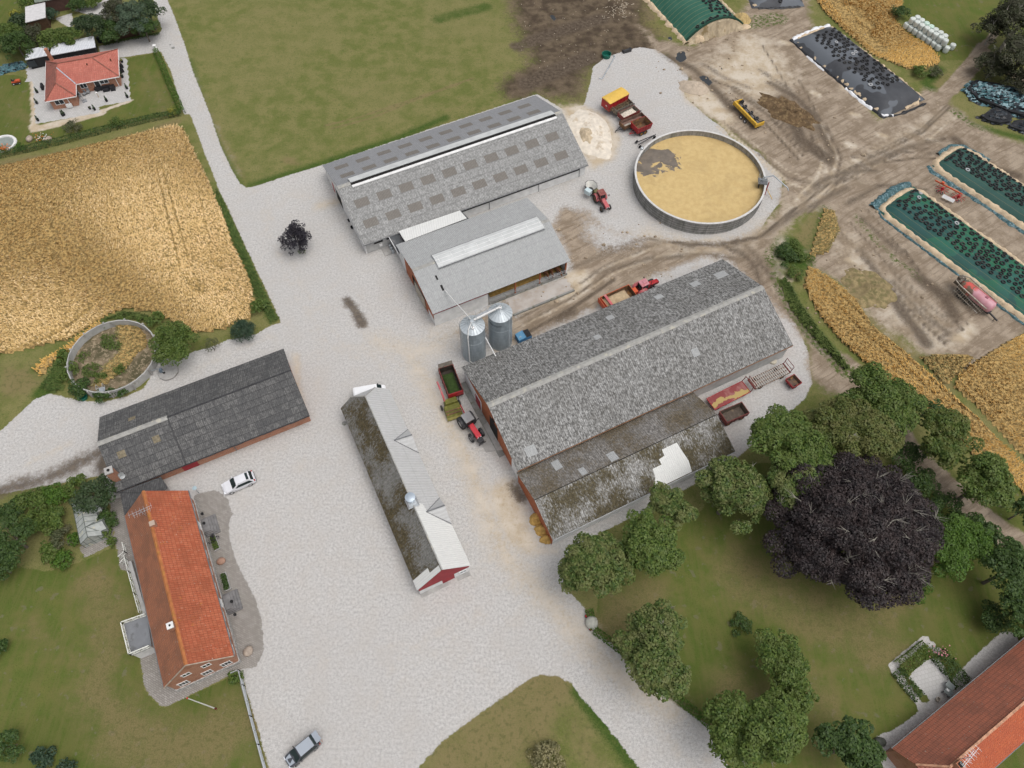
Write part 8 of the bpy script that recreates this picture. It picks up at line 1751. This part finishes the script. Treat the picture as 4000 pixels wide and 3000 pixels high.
WWOOD = pm('white_wood', (.66, .67, .62), .6, .08, 2)
zt = 2.6; tp = [P(575, 2405, zt), P(484, 2437, zt), P(515, 2560, zt), P(592, 2528, zt)]
c_ = sum(tp, Vector()) / 4; tr_ = thing('roof_terrace', 'grey felted flat terrace with white crossed railings on the farmhouse garden side', 'terrace', (c_.x, c_.y, 0))
q = loc_pts(tr_, tp); ar = sum(q[i][0] * q[(i + 1) % 4][1] - q[(i + 1) % 4][0] * q[i][1] for i in range(4)); q = q if ar > 0 else q[::-1]
m = MB(); m.slab(q, .15); m.build('deck', ASPH, tr_); m = MB(); m.prism([(a * .97, b * .97) for a, b, c in q], 0, zt - .16); m.build('wall', WHITE, tr_)
def local_rail(root, pts, z0, h, nm='railing', step=1.0):
 q = [Vector(p) for p in loc_pts(root, pts)]
 for a, b in zip(q[:-1], q[1:]):
  a = Vector((a.x, a.y, z0)); b = Vector((b.x, b.y, z0)); n = max(1, round((b - a).length / step)); m = MB(); Z = Vector((0, 0, 1))
  m.bar(a + Z * h, b + Z * h, .12, .08); m.bar(a + Z * .15, b + Z * .15, .08, .08)
  for i in range(n + 1):
   p = a.lerp(b, i / n); m.bar(p, p + Z * (h + .05), .1, .1)
   if i < n: p2 = a.lerp(b, (i + 1) / n); m.bar(p + Z * .15, p2 + Z * h, .06, .06); m.bar(p2 + Z * .15, p + Z * h, .06, .06)
  m.build(nm, WWOOD, root)
local_rail(tr_, [tp[0], tp[1], tp[2], tp[3]], zt, .95)
rail_run('veranda_railing', 'long white crossed railing close along the garden wall of the farmhouse', 'railing', [P(508, 2188, 0), P(522, 2245, 0), P(545, 2330, 0), P(566, 2405, 0)], 1.0, WWOOD, .9, True, 1.2)
rail_run('stair_railing', 'small angled white stair railing at the upper end of the veranda', 'railing', [P(494, 2132, 0), P(502, 2165, 0), P(480, 2185, 0)], 1.0, WWOOD, .4, True, .9)
rail_run('stair_railing', 'short white stair railing just below the other on the garden path', 'railing', [P(486, 2210, 0), P(504, 2190, 0), P(510, 2210, 0)], 1.0, WWOOD, .4, True, .9)
m = MB(); g_ = [P(498, 2195, .8), P(512, 2190, .8), P(574, 2402, .8), P(562, 2407, .8)]; o = g_[0].copy(); o.z = 0
q = [tuple(p - o) for p in g_]; m.slab(q[::-1], .8) if False else m.slab(q, .8); tag(m.build('veranda', GREYW, loc=o), 'narrow raised veranda floor along the garden wall of the farmhouse', 'veranda')
rail_run('steel_fence', 'galvanised railing between the lawn and the gravel below the farmhouse', 'fence', [P(912, 2634), P(940, 2622), P(956, 2680), P(985, 2800), P(1015, 2910), P(1052, 3040)], 1.1, STEEL, 0, False, 2.2, .07)
a_, b_ = P(945, 2630), P(1056, 3040); d_ = b_ - a_; m = MB(); m.box(0, 0, .12, d_.length, .3, .24); kb = m.build('fence_kerb', CONCD, loc=(a_ + b_) / 2 + Vector((-.35, 0, 0))); kb.rotation_euler.z = math.atan2(d_.y, d_.x); tag(kb, 'long low concrete kerb along the lawn under the steel railing', 'kerb')
p_ = P(845, 2769); fp = thing('flagpole', 'white flagpole with a red foot on the lawn below the farmhouse', 'flagpole', p_)
m = MB(); m.tube((0, 0, .9), (0, 0, 9.6), .085, .05, 10); m.build('pole', WHITEP, fp); m = MB(); m.tube((0, 0, 0), (0, 0, .9), .11, .1, 10); m.build('foot', REDD, fp); m = MB(); m.ball((0, 0, 9.68), .11); m.build('finial', pm('red_ball', (.45, .04, .03), .4), fp)
ze = 1.5; g = [P(283, 1958, ze), P(345, 2135, ze), P(417, 2102, ze), P(362, 1945, ze)]
x, y, yaw, l, w = fr([g and (283, 1962), (312, 2128), (402, 2088), (362, 1945)], ze)
gh = thing('greenhouse', 'small glass greenhouse with two cross gables among the garden bushes', 'greenhouse', (x, y, 0), yaw); zr = 2.6
GG = pm('greenhouse_glass', (.40, .42, .40), .12, .16, 1.6, spot=(.52, .50, .38), spot_scale=.9, spot_lo=.58, spot_hi=.62)
m = MB(); a, b = l / 2, w / 2
m.add([(-a, -b, 0), (a, -b, 0), (a, b, 0), (-a, b, 0), (-a, -b, ze), (a, -b, ze), (a, b, ze), (-a, b, ze), (-a, 0, zr), (a, 0, zr)], [(0, 1, 5, 4), (2, 3, 7, 6), (3, 0, 4, 8, 7), (1, 2, 6, 9, 5)]); m.build('glass_wall', GG, gh)
m = MB(); m.add([(-a, -b, ze), (a, -b, ze), (a, 0, zr), (-a, 0, zr)], [(0, 1, 2, 3)]); m.build('glass_roof', GG, gh)
m = MB(); m.add([(-a, b, ze), (a, b, ze), (a, 0, zr), (-a, 0, zr)], [(0, 1, 2, 3)]); m.build('glass_roof', GG, gh)
m = MB(); FRM = pm('green_frame', (.085, .10, .09), .5, .1)
for i in range(9):
 xx = -a + i * l / 8; m.bar((xx, -b, ze), (xx, 0, zr), .05, .05); m.bar((xx, b, ze), (xx, 0, zr), .05, .05)
 for s in (-1, 1): m.bar((xx, s * b, 0), (xx, s * b, ze), .05, .05)
m.bar((-a, 0, zr), (a, 0, zr), .07, .07)
for s in (-1, 1): m.bar((-a, s * b, ze), (a, s * b, ze), .07, .07)
for e in (-1, 1):
 for yy in (-.5, 0, .5): m.bar((e * a, yy * b * 1.3, 0), (e * a, yy * b * 1.3, ze + (zr - ze) * (1 - abs(yy) * 1.3)), .05, .05)
 m.bar((e * a, -b, .8), (e * a, b, .8), .05, .05)
m.build('frame', FRM, gh)
sg = 1 if (Matrix.Rotation(yaw, 2) @ Vector((0, 1))).x > 0 else -1
for xx in (-l * .2, l * .26):
 m = MB(); e = b + .75; m.add([(xx - .9, sg * b * .9, ze), (xx, sg * .1, zr + .02), (xx, sg * e, zr - .1), (xx - .9, sg * e, ze), (xx + .9, sg * b * .9, ze), (xx + .9, sg * e, ze), (xx - .9, sg * e, 0), (xx + .9, sg * e, 0), (xx - .9, sg * b, 0), (xx + .9, sg * b, 0)], [(0, 1, 2, 3), (4, 5, 2, 1), (3, 2, 5), (3, 5, 7, 6), (3, 6, 8, 0), (5, 4, 9, 7)]); d = m.build('cross_gable', GG, gh)
 m = MB(); m.bar((xx, sg * .1, zr + .04), (xx, sg * e, zr - .08), .06, .05)
 for q_ in (-.9, .9): m.bar((xx + q_, sg * e, 0), (xx + q_, sg * e, ze), .06, .06); m.bar((xx + q_, sg * e, ze), (xx, sg * e, zr - .08), .06, .06); m.bar((xx, sg * .1, zr + .05), (xx + q_, sg * b * .9, ze + .04), .06, .05); m.bar((xx + q_, sg * b * .9, ze + .02), (xx + q_, sg * e, ze + .02), .06, .05)
 m.build('gable_frame', FRM, d)
def aerial(px, z, label, yaw, s=1.0):
 p = P(px[0], px[1], z); t = thing('tv_aerial', label, 'aerial', (p.x, p.y, 0), yaw); m = MB(); z0 = z
 m.tube((0, 0, z0 - .9), (0, 0, z0 + 1.6 * s), .035); m.build('mast', STEEL, t); m = MB()
 for dz, L in ((1.5, 1.5), (.9, 1.1)):
  m.bar((-L * s, 0, z0 + dz * s), (L * s, 0, z0 + dz * s), .035, .035)
  for i in range(7): xx = (-L + .1 + i * (2 * L - .2) / 6) * s; m.bar((xx, -.42 * s, z0 + dz * s), (xx, .42 * s, z0 + dz * s), .025, .025)
 m.build('antenna', STEEL, t); return t
aerial((566, 2010), 8.3, 'grey tv aerial over the upper ridge of the orange farmhouse', .5)
aerial((3765, 2962), 8.6, 'pale tv aerial beside the chimney of the long house', .7)
def planter(px0, px1, label, mats, wd=.9):
 a, b = P(*px0), P(*px1); d = b - a; t = thing('planter', label, 'planter', (a + b) / 2, math.atan2(d.y, d.x)); L = d.length
 m = MB(); tub_box(t, L, wd, 0, .3, .12, CONC, 'kerb_frame'); rs = np.random.RandomState(int(px0[0]));
 n = int(L * 160); c = np.stack([rs.uniform(-L / 2 + .15, L / 2 - .15, n), rs.uniform(-.35, .35, n), rs.uniform(.2, .75, n)], 1); nr = np.array([0, 0, .8]) + rs.normal(size=(n, 3)) * .5; nr /= np.linalg.norm(nr, axis=1)[:, None]
 vv, ff = leaf_quads(c, nr, .2, rs); np_mesh('plants', vv, ff, mats, t); return t
planter((830, 2095), (852, 2150), 'concrete edged planter with box plants, nearer the upper steps', LF_MID); planter((872, 2240), (893, 2308), 'concrete edged planter with bushes, between the boulder and lower steps', LF_DARK)
S('dark grey leaved bush in the upper planter by the farmhouse', (838, 2108), 22, .8, LF_PLUM, leaf=.18, clumps=10)
def boulder(px, rx, ry, rz, label, mat=STONE):
 p = P(*px); m = MB(); m.ball((0, 0, rz * .6), rx, ry, rz, 12, 8, .07, random.Random(int(px[0]))); o = m.build('boulder', mat, smooth=True, loc=p); o.rotation_euler.z = R.uniform(0, 3); return tag(o, label, 'boulder')
boulder((866, 2194), .62, .5, .45, 'reddish boulder between the two planters by the farmhouse', pm('red_stone', (.36, .22, .16), .8, .15, 2)); boulder((972, 2546), .72, .6, .5, 'pale beige boulder on the cobbles at the farmhouse corner'); boulder((2311, 2435), .9, .85, .75, 'pale grey boulder at the start of the park hedge beside the drive', pm('grey_stone', (.42, .42, .37), .85, .15, 2))
for px, l in (((118, 547), 'round beige boulder in the rockery, left one'), ((192, 549), 'round tan boulder in the rockery, right one')): boulder(px, .75, .6, .5, l)
for px, l in (((2290, 2409), 'dark red flower pot by the grey boulder, farther one'), ((2306, 2459), 'dark red flower pot by the grey boulder, nearer one')):
 p = P(*px); t = thing('flower_pot', l, 'flower pot', p); m = MB(); m.lathe([(.17, 0), (.24, .35), (.2, .35), (.18, .3), (0, .3)], (0, 0, 0), 12); m.build('pot', RUBBER, t); m = MB(); m.ball((0, 0, .42), .2, .2, .14, jit=.2); m.build('flowers', FLOW['red'], t)
p = P(818, 2067); m = MB(); m.lathe([(.3, 0), (.34, .25), (.24, .3), (.1, .42), (0, .42)], (0, 0, 0), 14); tag(m.build('garden_urn', pm('terracotta', (.36, .17, .10), .8), loc=p), 'small terracotta urn at the corner of the upper farmhouse steps', 'urn')
p = P(779, 1927); t = thing('sign_post', 'grey post with a round blue grey disc by the farmhouse corner', 'sign', p); m = MB(); m.tube((0, 0, 0), (0, 0, 1.9), .05); m.build('post', STEEL, t); m = MB(); m.lathe([(0, 0), (.32, .02), (.32, .06), (0, .08)], (0, 0, 1.9), 18); m.build('disc', pm('disc_blue', (.36, .46, .50), .4), t)
for px, l in (((793, 2010), 'black urn on the upper farmhouse steps, farther one'), ((800, 2047), 'black urn on the upper farmhouse steps, nearer one'), ((908, 2352), 'black urn on the lower farmhouse steps, farther one'), ((921, 2403), 'black urn on the lower farmhouse steps, nearer one')):
 p = P(px[0], px[1], .7); m = MB(); m.lathe([(.1, 0), (.12, .1), (.22, .4), (.17, .4), (0, .3)], (0, 0, 0), 12); tag(m.build('urn', RUBBER, loc=(p.x, p.y, .7)), l, 'urn')
# ------------------------------------------------------------------ bungalow garden
def bp(px, z=0): return P(px[0], px[1], z)
PLASB = pm('black_cover', (.020, .020, .023), .55, .2, 2); GREYF = pm('grey_furniture', (.26, .27, .28), .6, .15, 2)
def covered(px, sx, sy, sz, yaw, name, label, mat=PLASB):
 m = MB(); m.box(0, 0, sz / 2, sx, sy, sz, 0, .9); o = m.build(name, mat, loc=bp(px), bevel=.08); o.rotation_euler.z = yaw; return tag(o, label, name.replace('_', ' '))
covered((416, 344), 2.2, 1.3, .8, bang, 'covered_table', 'large black covered table on the bungalow terrace'); covered((417, 356), 1.3, .6, .6, bang, 'covered_bench', 'black covered bench in front of the covered table'); covered((385, 351), 1.0, 1.1, .85, bang + .3, 'covered_armchair', 'black covered armchair left of the covered table'); covered((443, 349), .95, 1.2, .85, bang, 'covered_armchair', 'black covered armchair right of the covered table'); covered((371, 352), .35, 1.0, .5, bang + .6, 'folded_chair', 'narrow black folded chair beside the terrace door')
covered((474, 265), 1.0, .7, .8, bang + .4, 'covered_barbecue', 'black covered barbecue by the bungalow end wall, farther one'); covered((476, 282), 1.0, .7, .8, bang + .4, 'covered_barbecue', 'black covered barbecue by the bungalow end wall, nearer one')
covered((169, 345), .5, 1.4, .9, bang, 'covered_lounger', 'black covered lounger against the left wall of the bungalow')
p = bp((330, 395)); t = thing('parasol', 'closed black and grey cantilever parasol on the bungalow terrace', 'parasol', p, .6); m = MB(); m.box(0, 0, .08, .9, .9, .16); m.tube((0, 0, .1), (-.2, .5, 2.3), .05); m.build('stand', GREYF, t); m = MB(); m.tube((-.2, .5, 2.2), (-.5, 1.3, 1.0), .16, .3, 9); m.build('canopy', PLASB, t)
for px, l in (((332, 372), 'grey armchair beneath the closed parasol, left one'), ((347, 365), 'grey armchair beneath the closed parasol, right one'), ((311, 380), 'grey chair at the inner corner of the bungalow')):
 t = thing('garden_chair', l, 'chair', bp(px), R.uniform(-.5, .5)); m = MB(); m.box(0, 0, .4, .6, .6, .12); m.build('seat', GREYF, t); m = MB(); m.box(0, .28, .7, .6, .08, .6); m.build('backrest', GREYF, t)
 for sx in (-.26, .26):
  for sy in (-.26, .26): m = MB(); m.box(sx, sy, .17, .06, .06, .34); m.build('leg', GREYF, t)
def pot(px, label, mat=LF_CON, h=.9):
 t = thing('potted_plant', label, 'potted plant', bp(px)); m = MB(); m.lathe([(.2, 0), (.28, .5), (.23, .5), (0, .42)], (0, 0, 0), 12); m.build('pot', PLASB, t); rs = np.random.RandomState(int(px[0])); n = 90; z = rs.uniform(0, 1, n); a = rs.uniform(0, 6.28, n); r_ = .3 * (1 - z * .7) * rs.uniform(.5, 1, n); c = np.stack([r_ * np.cos(a), r_ * np.sin(a), .45 + z * h], 1); nr = np.stack([np.cos(a), np.sin(a), np.ones(n)], 1); nr /= np.linalg.norm(nr, axis=1)[:, None]
 vv, ff = leaf_quads(c, nr, .18, rs); np_mesh('plant', vv, ff, mat, t)
for px, l in (((497, 347), 'potted conifer on the right edge of the terrace, farther one'), ((499, 381), 'potted conifer on the right edge of the terrace, nearer one'), ((480, 303), 'tall potted plant by the covered barbecues'), ((147, 362), 'potted plant on the left edge of the terrace, farthest of three'), ((146, 405), 'potted plant on the left edge of the terrace, middle of three'), ((150, 472), 'potted plant at the lower left corner of the terrace'), ((247, 453), 'left of a pair of slim potted conifers on the front edge'), ((252, 450), 'right of a pair of slim potted conifers on the front edge'), ((371, 430), 'potted conifer beside a grey pot at the terrace step'), ((418, 396), 'small grey plant pot alone on the terrace')): pot(px, l)
pot((478, 243), 'potted yellow flowering plant near the drive end of the bungalow', LF_YEL, .4); pot((353, 426), 'low grey pot with succulents at the terrace step', LF_GREY, .2)
p = bp((386, 380)); t = thing('sundial', 'thin wooden garden ornament with a white disc in mid terrace', 'ornament', p); m = MB(); m.tube((0, 0, 0), (0, 0, 1.1), .05); m.build('post', pm('light_wood', (.42, .29, .14), .7), t); m = MB(); m.lathe([(0, 0), (.2, .02), (0, .05)], (0, 0, 1.1), 12); m.build('disc', WHITEP, t)
p = bp((610, 196)); m = MB(); m.box(0, 0, .55, .5, .5, 1.1); m.box(0, 0, 1.14, .62, .62, .08); tag(m.build('gate_pillar', WHITEP, loc=p), 'short white pillar at the top of the lane hedge', 'pillar')
pc = bp((14, 562)); t = thing('garden_pond', 'small round pond with a wavy white rim at the left edge', 'pond', pc); m = MB(); m.lathe([(0, .05), (1.9, .05)], (0, 0, 0), 28); m.build('water', pm('pond_liner', (.24, .27, .25), .25, .1), t); m = MB(); m.lathe([(1.85, .0), (1.95, .2), (2.35, .18), (2.45, 0)], (0, 0, 0), 28); m.build('rim', WHITE, t)
def blooms(label, px, r_, cols, n=60, h=.4, seed=1):
 t = thing('flower_bed', label, 'flower bed', bp(px)); rs = np.random.RandomState(seed); c = np.stack([rs.normal(size=160) * r_ * .45, rs.normal(size=160) * r_ * .3, rs.uniform(.1, h, 160)], 1); nr = np.tile([[0, 0, 1.0]], (160, 1)) + rs.normal(size=(160, 3)) * .5; nr /= np.linalg.norm(nr, axis=1)[:, None]; vv, ff = leaf_quads(c, nr, .22, rs); np_mesh('leaves', vv, ff, LF_MID, t)
 for q_, cl in enumerate(cols):
  c = np.stack([rs.normal(size=n) * r_ * .4, rs.normal(size=n) * r_ * .28, np.full(n, h + .05)], 1); nr = np.tile([[0, 0, 1.0]], (n, 1)) + rs.normal(size=(n, 3)) * .3; nr /= np.linalg.norm(nr, axis=1)[:, None]; vv, ff = leaf_quads(c, nr, .2, rs, .9); np_mesh('blossoms', vv, ff, FLOW[cl], t)
blooms('bed of bright orange flowers in front of the pond', (16, 586), 1.7, ('orange',), 110, .5, 3); blooms('rockery bed of orange and white flowers by the garden hedge', (165, 545), 2.2, ('orange', 'white'), 36, .5, 4); blooms('pink roses at the right corner of the enclosed patio', (3662, 2548), 1.6, ('pink',), 26, 1.3, 5)
a_, b_ = P(405, 168), P(604, 124); d_ = b_ - a_; n_ = 9; fe = thing('wicker_fence', 'brown wicker panel fence between the gravel drive and the dark trees', 'fence', a_, math.atan2(d_.y, d_.x)); L = d_.length
for i in range(n_):
 m = MB(); m.box((i + .5) * L / n_, 0, .95, L / n_ - .12, .08, 1.8); m.build('panel', pm('wicker', (.085, .045, .030), .85, .35, 5), fe)
for i in range(n_ + 1): m = MB(); m.box(i * L / n_, 0, 1.0, .1, .12, 2.0); m.build('post', BROWNT, fe)
for i, px in enumerate(((392, 165), (400, 163))): m = MB(); m.box(0, 0, .55, .6, .7, 1.1); m.box(0, 0, 1.13, .64, .74, .08); tag(m.build('wheelie_bin', PLASB, loc=P(*px)), ('black wheelie bin against the wicker fence, left one', 'black wheelie bin against the wicker fence, right one')[i], 'bin')
t = thing('garden_table', 'grey green two piece garden table at the house end of the enclosed patio', 'table', P(3698, 2695), .75)
for sx in (-.42, .42): m = MB(); m.box(sx, sx * .35, .72, .78, 1.0, .06); m.build('tabletop', pm('slate_green', (.20, .225, .22), .6, .12, 1.5), t)
for sx, sy in ((-.7, -.5), (-.7, .3), (.7, -.3), (.7, .5)): m = MB(); m.box(sx, sy, .35, .07, .07, .69); m.build('leg', DMETAL, t)
m = MB(); m.box(-.3, .1, .765, .25, .35, .03); m.build('table_mat', WHITEP, t)
p = P(3660, 2733); m = MB(); m.lathe([(.22, 0), (.3, .5), (.22, .5), (.18, .1), (0, .1)], (0, 0, 0), 14); tag(m.build('plant_pot', pm('pale_pot', (.46, .42, .36), .8), loc=p), 'pale round pot at the house corner of the enclosed patio', 'pot')
boulder((3434, 2898), .75, .55, .5, 'dark grey green boulder on the gravel at the corner of the long house', pm('dark_stone', (.085, .09, .075), .8, .2, 2))
# ------------------------------------------------------------------ living things
def skin(name, pts, edges, radii, mat, parent=None, root=0, sub=1, loc=None, rz=0):
 me = bpy.data.meshes.new(name); me.from_pydata(pts, edges, []); o = bpy.data.objects.new(name, me); COL.objects.link(o)
 o.modifiers.new('skin', 'SKIN'); s = me.skin_vertices[0].data if me.skin_vertices else None
 if s is None:
  bpy.context.view_layer.objects.active = o; bpy.ops.mesh.customdata_skin_add(); s = me.skin_vertices[0].data
 for i, r_ in enumerate(radii): s[i].radius = r_ if isinstance(r_, tuple) else (r_, r_)
 s[root].use_root = True
 sb = o.modifiers.new('sub', 'SUBSURF'); sb.levels = sub; sb.render_levels = sub
 dg = bpy.context.evaluated_depsgraph_get(); m2 = bpy.data.meshes.new_from_object(o.evaluated_get(dg)); bpy.data.objects.remove(o)
 m2.materials.clear(); m2.materials.append(mat); m2.polygons.foreach_set('use_smooth', [True] * len(m2.polygons))
 o = bpy.data.objects.new(name, m2); COL.objects.link(o)
 if parent: o.parent = parent
 if loc is not None: o.location = loc
 o.rotation_euler.z = rz; return o
HIDE = pm('brown_hide', (.20, .085, .040), .75, .25, 1.5, spot=(.11, .05, .03), spot_scale=1.2)
def cow_mesh(parent):
 P_ = [(0, 0, 1.05), (-.55, 0, 1.12), (-.85, 0, 1.05), (.5, 0, 1.05), (.85, 0, 1.12), (1.15, 0, 1.0), (1.42, 0, .68), (1.62, 0, .42), (1.76, 0, .27),
  (-.8, .24, .85), (-.72, .25, .62), (-.88, .25, .34), (-.84, .25, .05), (-.8, -.24, .85), (-.72, -.25, .62), (-.88, -.25, .34), (-.84, -.25, .05),
  (.72, .22, .72), (.74, .22, .40), (.72, .22, .05), (.72, -.22, .72), (.74, -.22, .40), (.72, -.22, .05), (-1.0, 0, .95), (-1.03, 0, .45),
  (1.40, .16, .78), (1.42, .28, .76), (1.40, -.16, .78), (1.42, -.28, .76)]
 E_ = [(0, 1), (1, 2), (0, 3), (3, 4), (4, 5), (5, 6), (6, 7), (7, 8), (1, 9), (9, 10), (10, 11), (11, 12), (1, 13), (13, 14), (14, 15), (15, 16), (3, 17), (17, 18), (18, 19), (3, 20), (20, 21), (21, 22), (2, 23), (23, 24), (6, 25), (25, 26), (6, 27), (27, 28)]
 r_ = [(.36, .40), (.33, .36), (.24, .26), (.32, .40), (.24, .32), (.17, .22), (.14, .16), (.12, .13), (.09, .09), .17, .11, .07, .07, .17, .11, .07, .07, .13, .08, .07, .13, .08, .07, .03, .03, .05, .04, .05, .04]
 return skin('body', P_, E_, r_, HIDE, parent)
cow0 = None
for i, (px, z, l) in enumerate((((2143, 1085), .5, 'brown cow at the feed rail, leftmost of three'), ((2160, 1081), .5, 'brown cow at the feed rail, middle of three'), ((2192, 1075), .3, 'brown cow reaching farthest out over the feed, rightmost of three'))):
 p = P(px[0], px[1], z); yw = bB.rotation_euler.z - PI / 2 + (.1, -.1, .18)[i]; c = Vector((math.cos(yw), math.sin(yw), 0)); bp_ = p - c * (1.6 if i < 2 else 1.5); bp_.z = 0
 if cow0 is None:
  cow0 = thing('cow', l, 'cow', bp_, yw, 'cows at the feed rail'); cow_mesh(cow0)
  for s in (-1, 1): m = MB(); m.ball((1.52, s * .11, .60), .022); m.build('eye', DARK, cow0)
  m = MB(); m.ball((1.78, 0, .26), .08, .09, .07); m.build('muzzle', pm('muzzle', (.30, .20, .16), .5), cow0)
 else:
  o = copy_tree(cow0); o.location = bp_; o.rotation_euler.z = yw; o['label'] = l
def person(label, px, yaw, top, hair, legs, lean=.35, arms=((.42, .28, .95), (.45, -.22, .95))):
 p = P(px[0], px[1], 1.2); t = thing('person', label, 'person', (p.x, p.y, 0), yaw)
 SK = pm('skin_tone', (.42, .25, .18), .6, .05)
 ln = lean; hp = (0, 0, .92); ch = (.38 * math.sin(ln), 0, .92 + .42 * math.cos(ln)); nk = (.55 * math.sin(ln), 0, .92 + .56 * math.cos(ln)); hd = (.55 * math.sin(ln) + .06, 0, .92 + .72 * math.cos(ln))
 P_ = [hp, (.15 * math.sin(ln), 0, 1.1), ch, nk, hd]; E_ = [(0, 1), (1, 2), (2, 3), (3, 4)]; r_ = [(.15, .12), (.14, .11), (.17, .12), (.06, .06), (.095, .11)]
 def chain(frm, pts, rad):
  i = frm
  for q_, r in zip(pts, rad): P_.append(q_); r_.append(r); E_.append((i, len(P_) - 1)); i = len(P_) - 1
  return i
 for s, (ax, ay, az) in zip((1, -1), arms):
  w_ = chain(2, [(ch[0], s * .21, ch[2] + .06), ((ch[0] + ax) / 2 - .04, s * .27 * .6 + ay * .5, (ch[2] + az) / 2 - .08), (ax, ay, az)], [.065, .05, .035])
  h_ = chain(w_, [(ax + .07, ay, az - .02)], [.032])
  for f in range(4): chain(h_, [(ax + .13, ay + (f - 1.5) * .022, az - .03), (ax + .15 + (.012, .02, .016, 0)[f], ay + (f - 1.5) * .024, az - .06)], [.010, .008])
  chain(w_, [(ax + .05, ay - s * .045, az - .02), (ax + .08, ay - s * .055, az - .045)], [.012, .009])
 for s in (1, -1): chain(0, [(.0, s * .1, .85), (.03, s * .11, .48), (0, s * .11, .09), (.14, s * .12, .04)], [.095, .065, .045, .04])
 skin('body', P_, E_, r_, SK, t, sub=1)
 m = MB(); m.tube((0, 0, .90), ch, .185, .205, 12); m.tube(ch, (nk[0], 0, nk[2] - .02), .205, .09, 12)
 for s, (ax, ay, az) in zip((1, -1), arms): e_ = ((ch[0] + ax) / 2 - .04, s * .27 * .6 + ay * .5, (ch[2] + az) / 2 - .08); m.tube((ch[0], s * .14, ch[2] + .04), e_, .095, .07, 8)
 m.build('shirt', top, t, smooth=True); m = MB()
 for s in (1, -1): m.tube((0, s * .08, .94), (.03, s * .11, .48), .115, .085, 9); m.tube((.03, s * .11, .48), (0, s * .11, .1), .085, .065, 9)
 m.build('trousers', legs, t, smooth=True); m = MB(); m.ball((hd[0] - .02, 0, hd[2] + .05), .112, .105, .10, 12, 8); m.build('hair', hair, t, smooth=True)
 m = MB(); m.ball((hd[0] + .115, 0, hd[2] - .0), .022, .016, .03); m.build('nose', SK, t)
 for s in (-1, 1): m = MB(); m.ball((hd[0] + .095, s * .035, hd[2] + .02), .012); m.build('eye', DARK, t); m = MB(); m.ball((hd[0], s * .105, hd[2]), .02, .012, .03); m.build('ear', SK, t)
 m = MB(); m.box(hd[0] + .1, 0, hd[2] - .05, .02, .05, .012); m.build('mouth', pm('lips', (.30, .12, .10), .6), t)
 return t
yc = math.atan2(u_.y, u_.x)
person('person in a purple grey top standing behind the raised tailgate, arm stretched out', (1224, 2869), -.4, pm('purple_grey_cloth', (.11, .085, .12), .8, .15), pm('dark_hair', (.05, .032, .026), .6), pm('dark_trousers', (.03, .032, .04), .8), .3, ((.55, .25, 1.05), (.35, -.2, .9)))
person('person in a red top standing nearer the dark car corner with forearms out', (1240, 2888), -.7, pm('red_cloth', (.34, .06, .04), .8, .12), pm('brown_hair', (.10, .05, .03), .6), pm('dark_trousers', (.03, .032, .04), .8), .3, ((.48, .22, 1.0), (.5, -.24, 1.0)))
rs = random.Random(3); m = MB()
for i in range(150):
 g_ = rs.random() < .55; px = (rs.gauss(2425, 35), rs.gauss(40, 22)) if g_ else (rs.uniform(2030, 2400), rs.uniform(0, 320)); p = P(*px); a = rs.uniform(0, 3); L = rs.uniform(.15, .9) if g_ else rs.uniform(.08, .3); m.bar((p.x, p.y, .05), (p.x + L * math.cos(a), p.y + L * math.sin(a), .07), .07, .05)
tag(m.build('wood_chips', pm('pale_chips', (.50, .43, .33), .9, .2, 3)), 'pale wood splinters and chips scattered over the bare dark soil', 'wood chips', kind='stuff')
m = MB()
for i in range(260):
 x, y = rs.choice([(rs.uniform(2850, 3400), rs.uniform(60, 640)), (rs.uniform(3150, 3700), rs.uniform(820, 1300)), (rs.uniform(2050, 2700), rs.uniform(870, 1180)), (rs.uniform(2560, 2900), rs.uniform(120, 420))]); p = P(x, y); r_ = abs(rs.gauss(0, .16)) + .06; m.ball((p.x, p.y, r_ * .3), r_, r_ * .8, r_ * .6, 6, 4, .2, rs)
tag(m.build('clods', pm('pale_clods', (.34, .27, .19), .95, .35, 1.5)), 'lumps of earth and spilled silage strewn over the dirt yard', 'clods', kind='stuff')
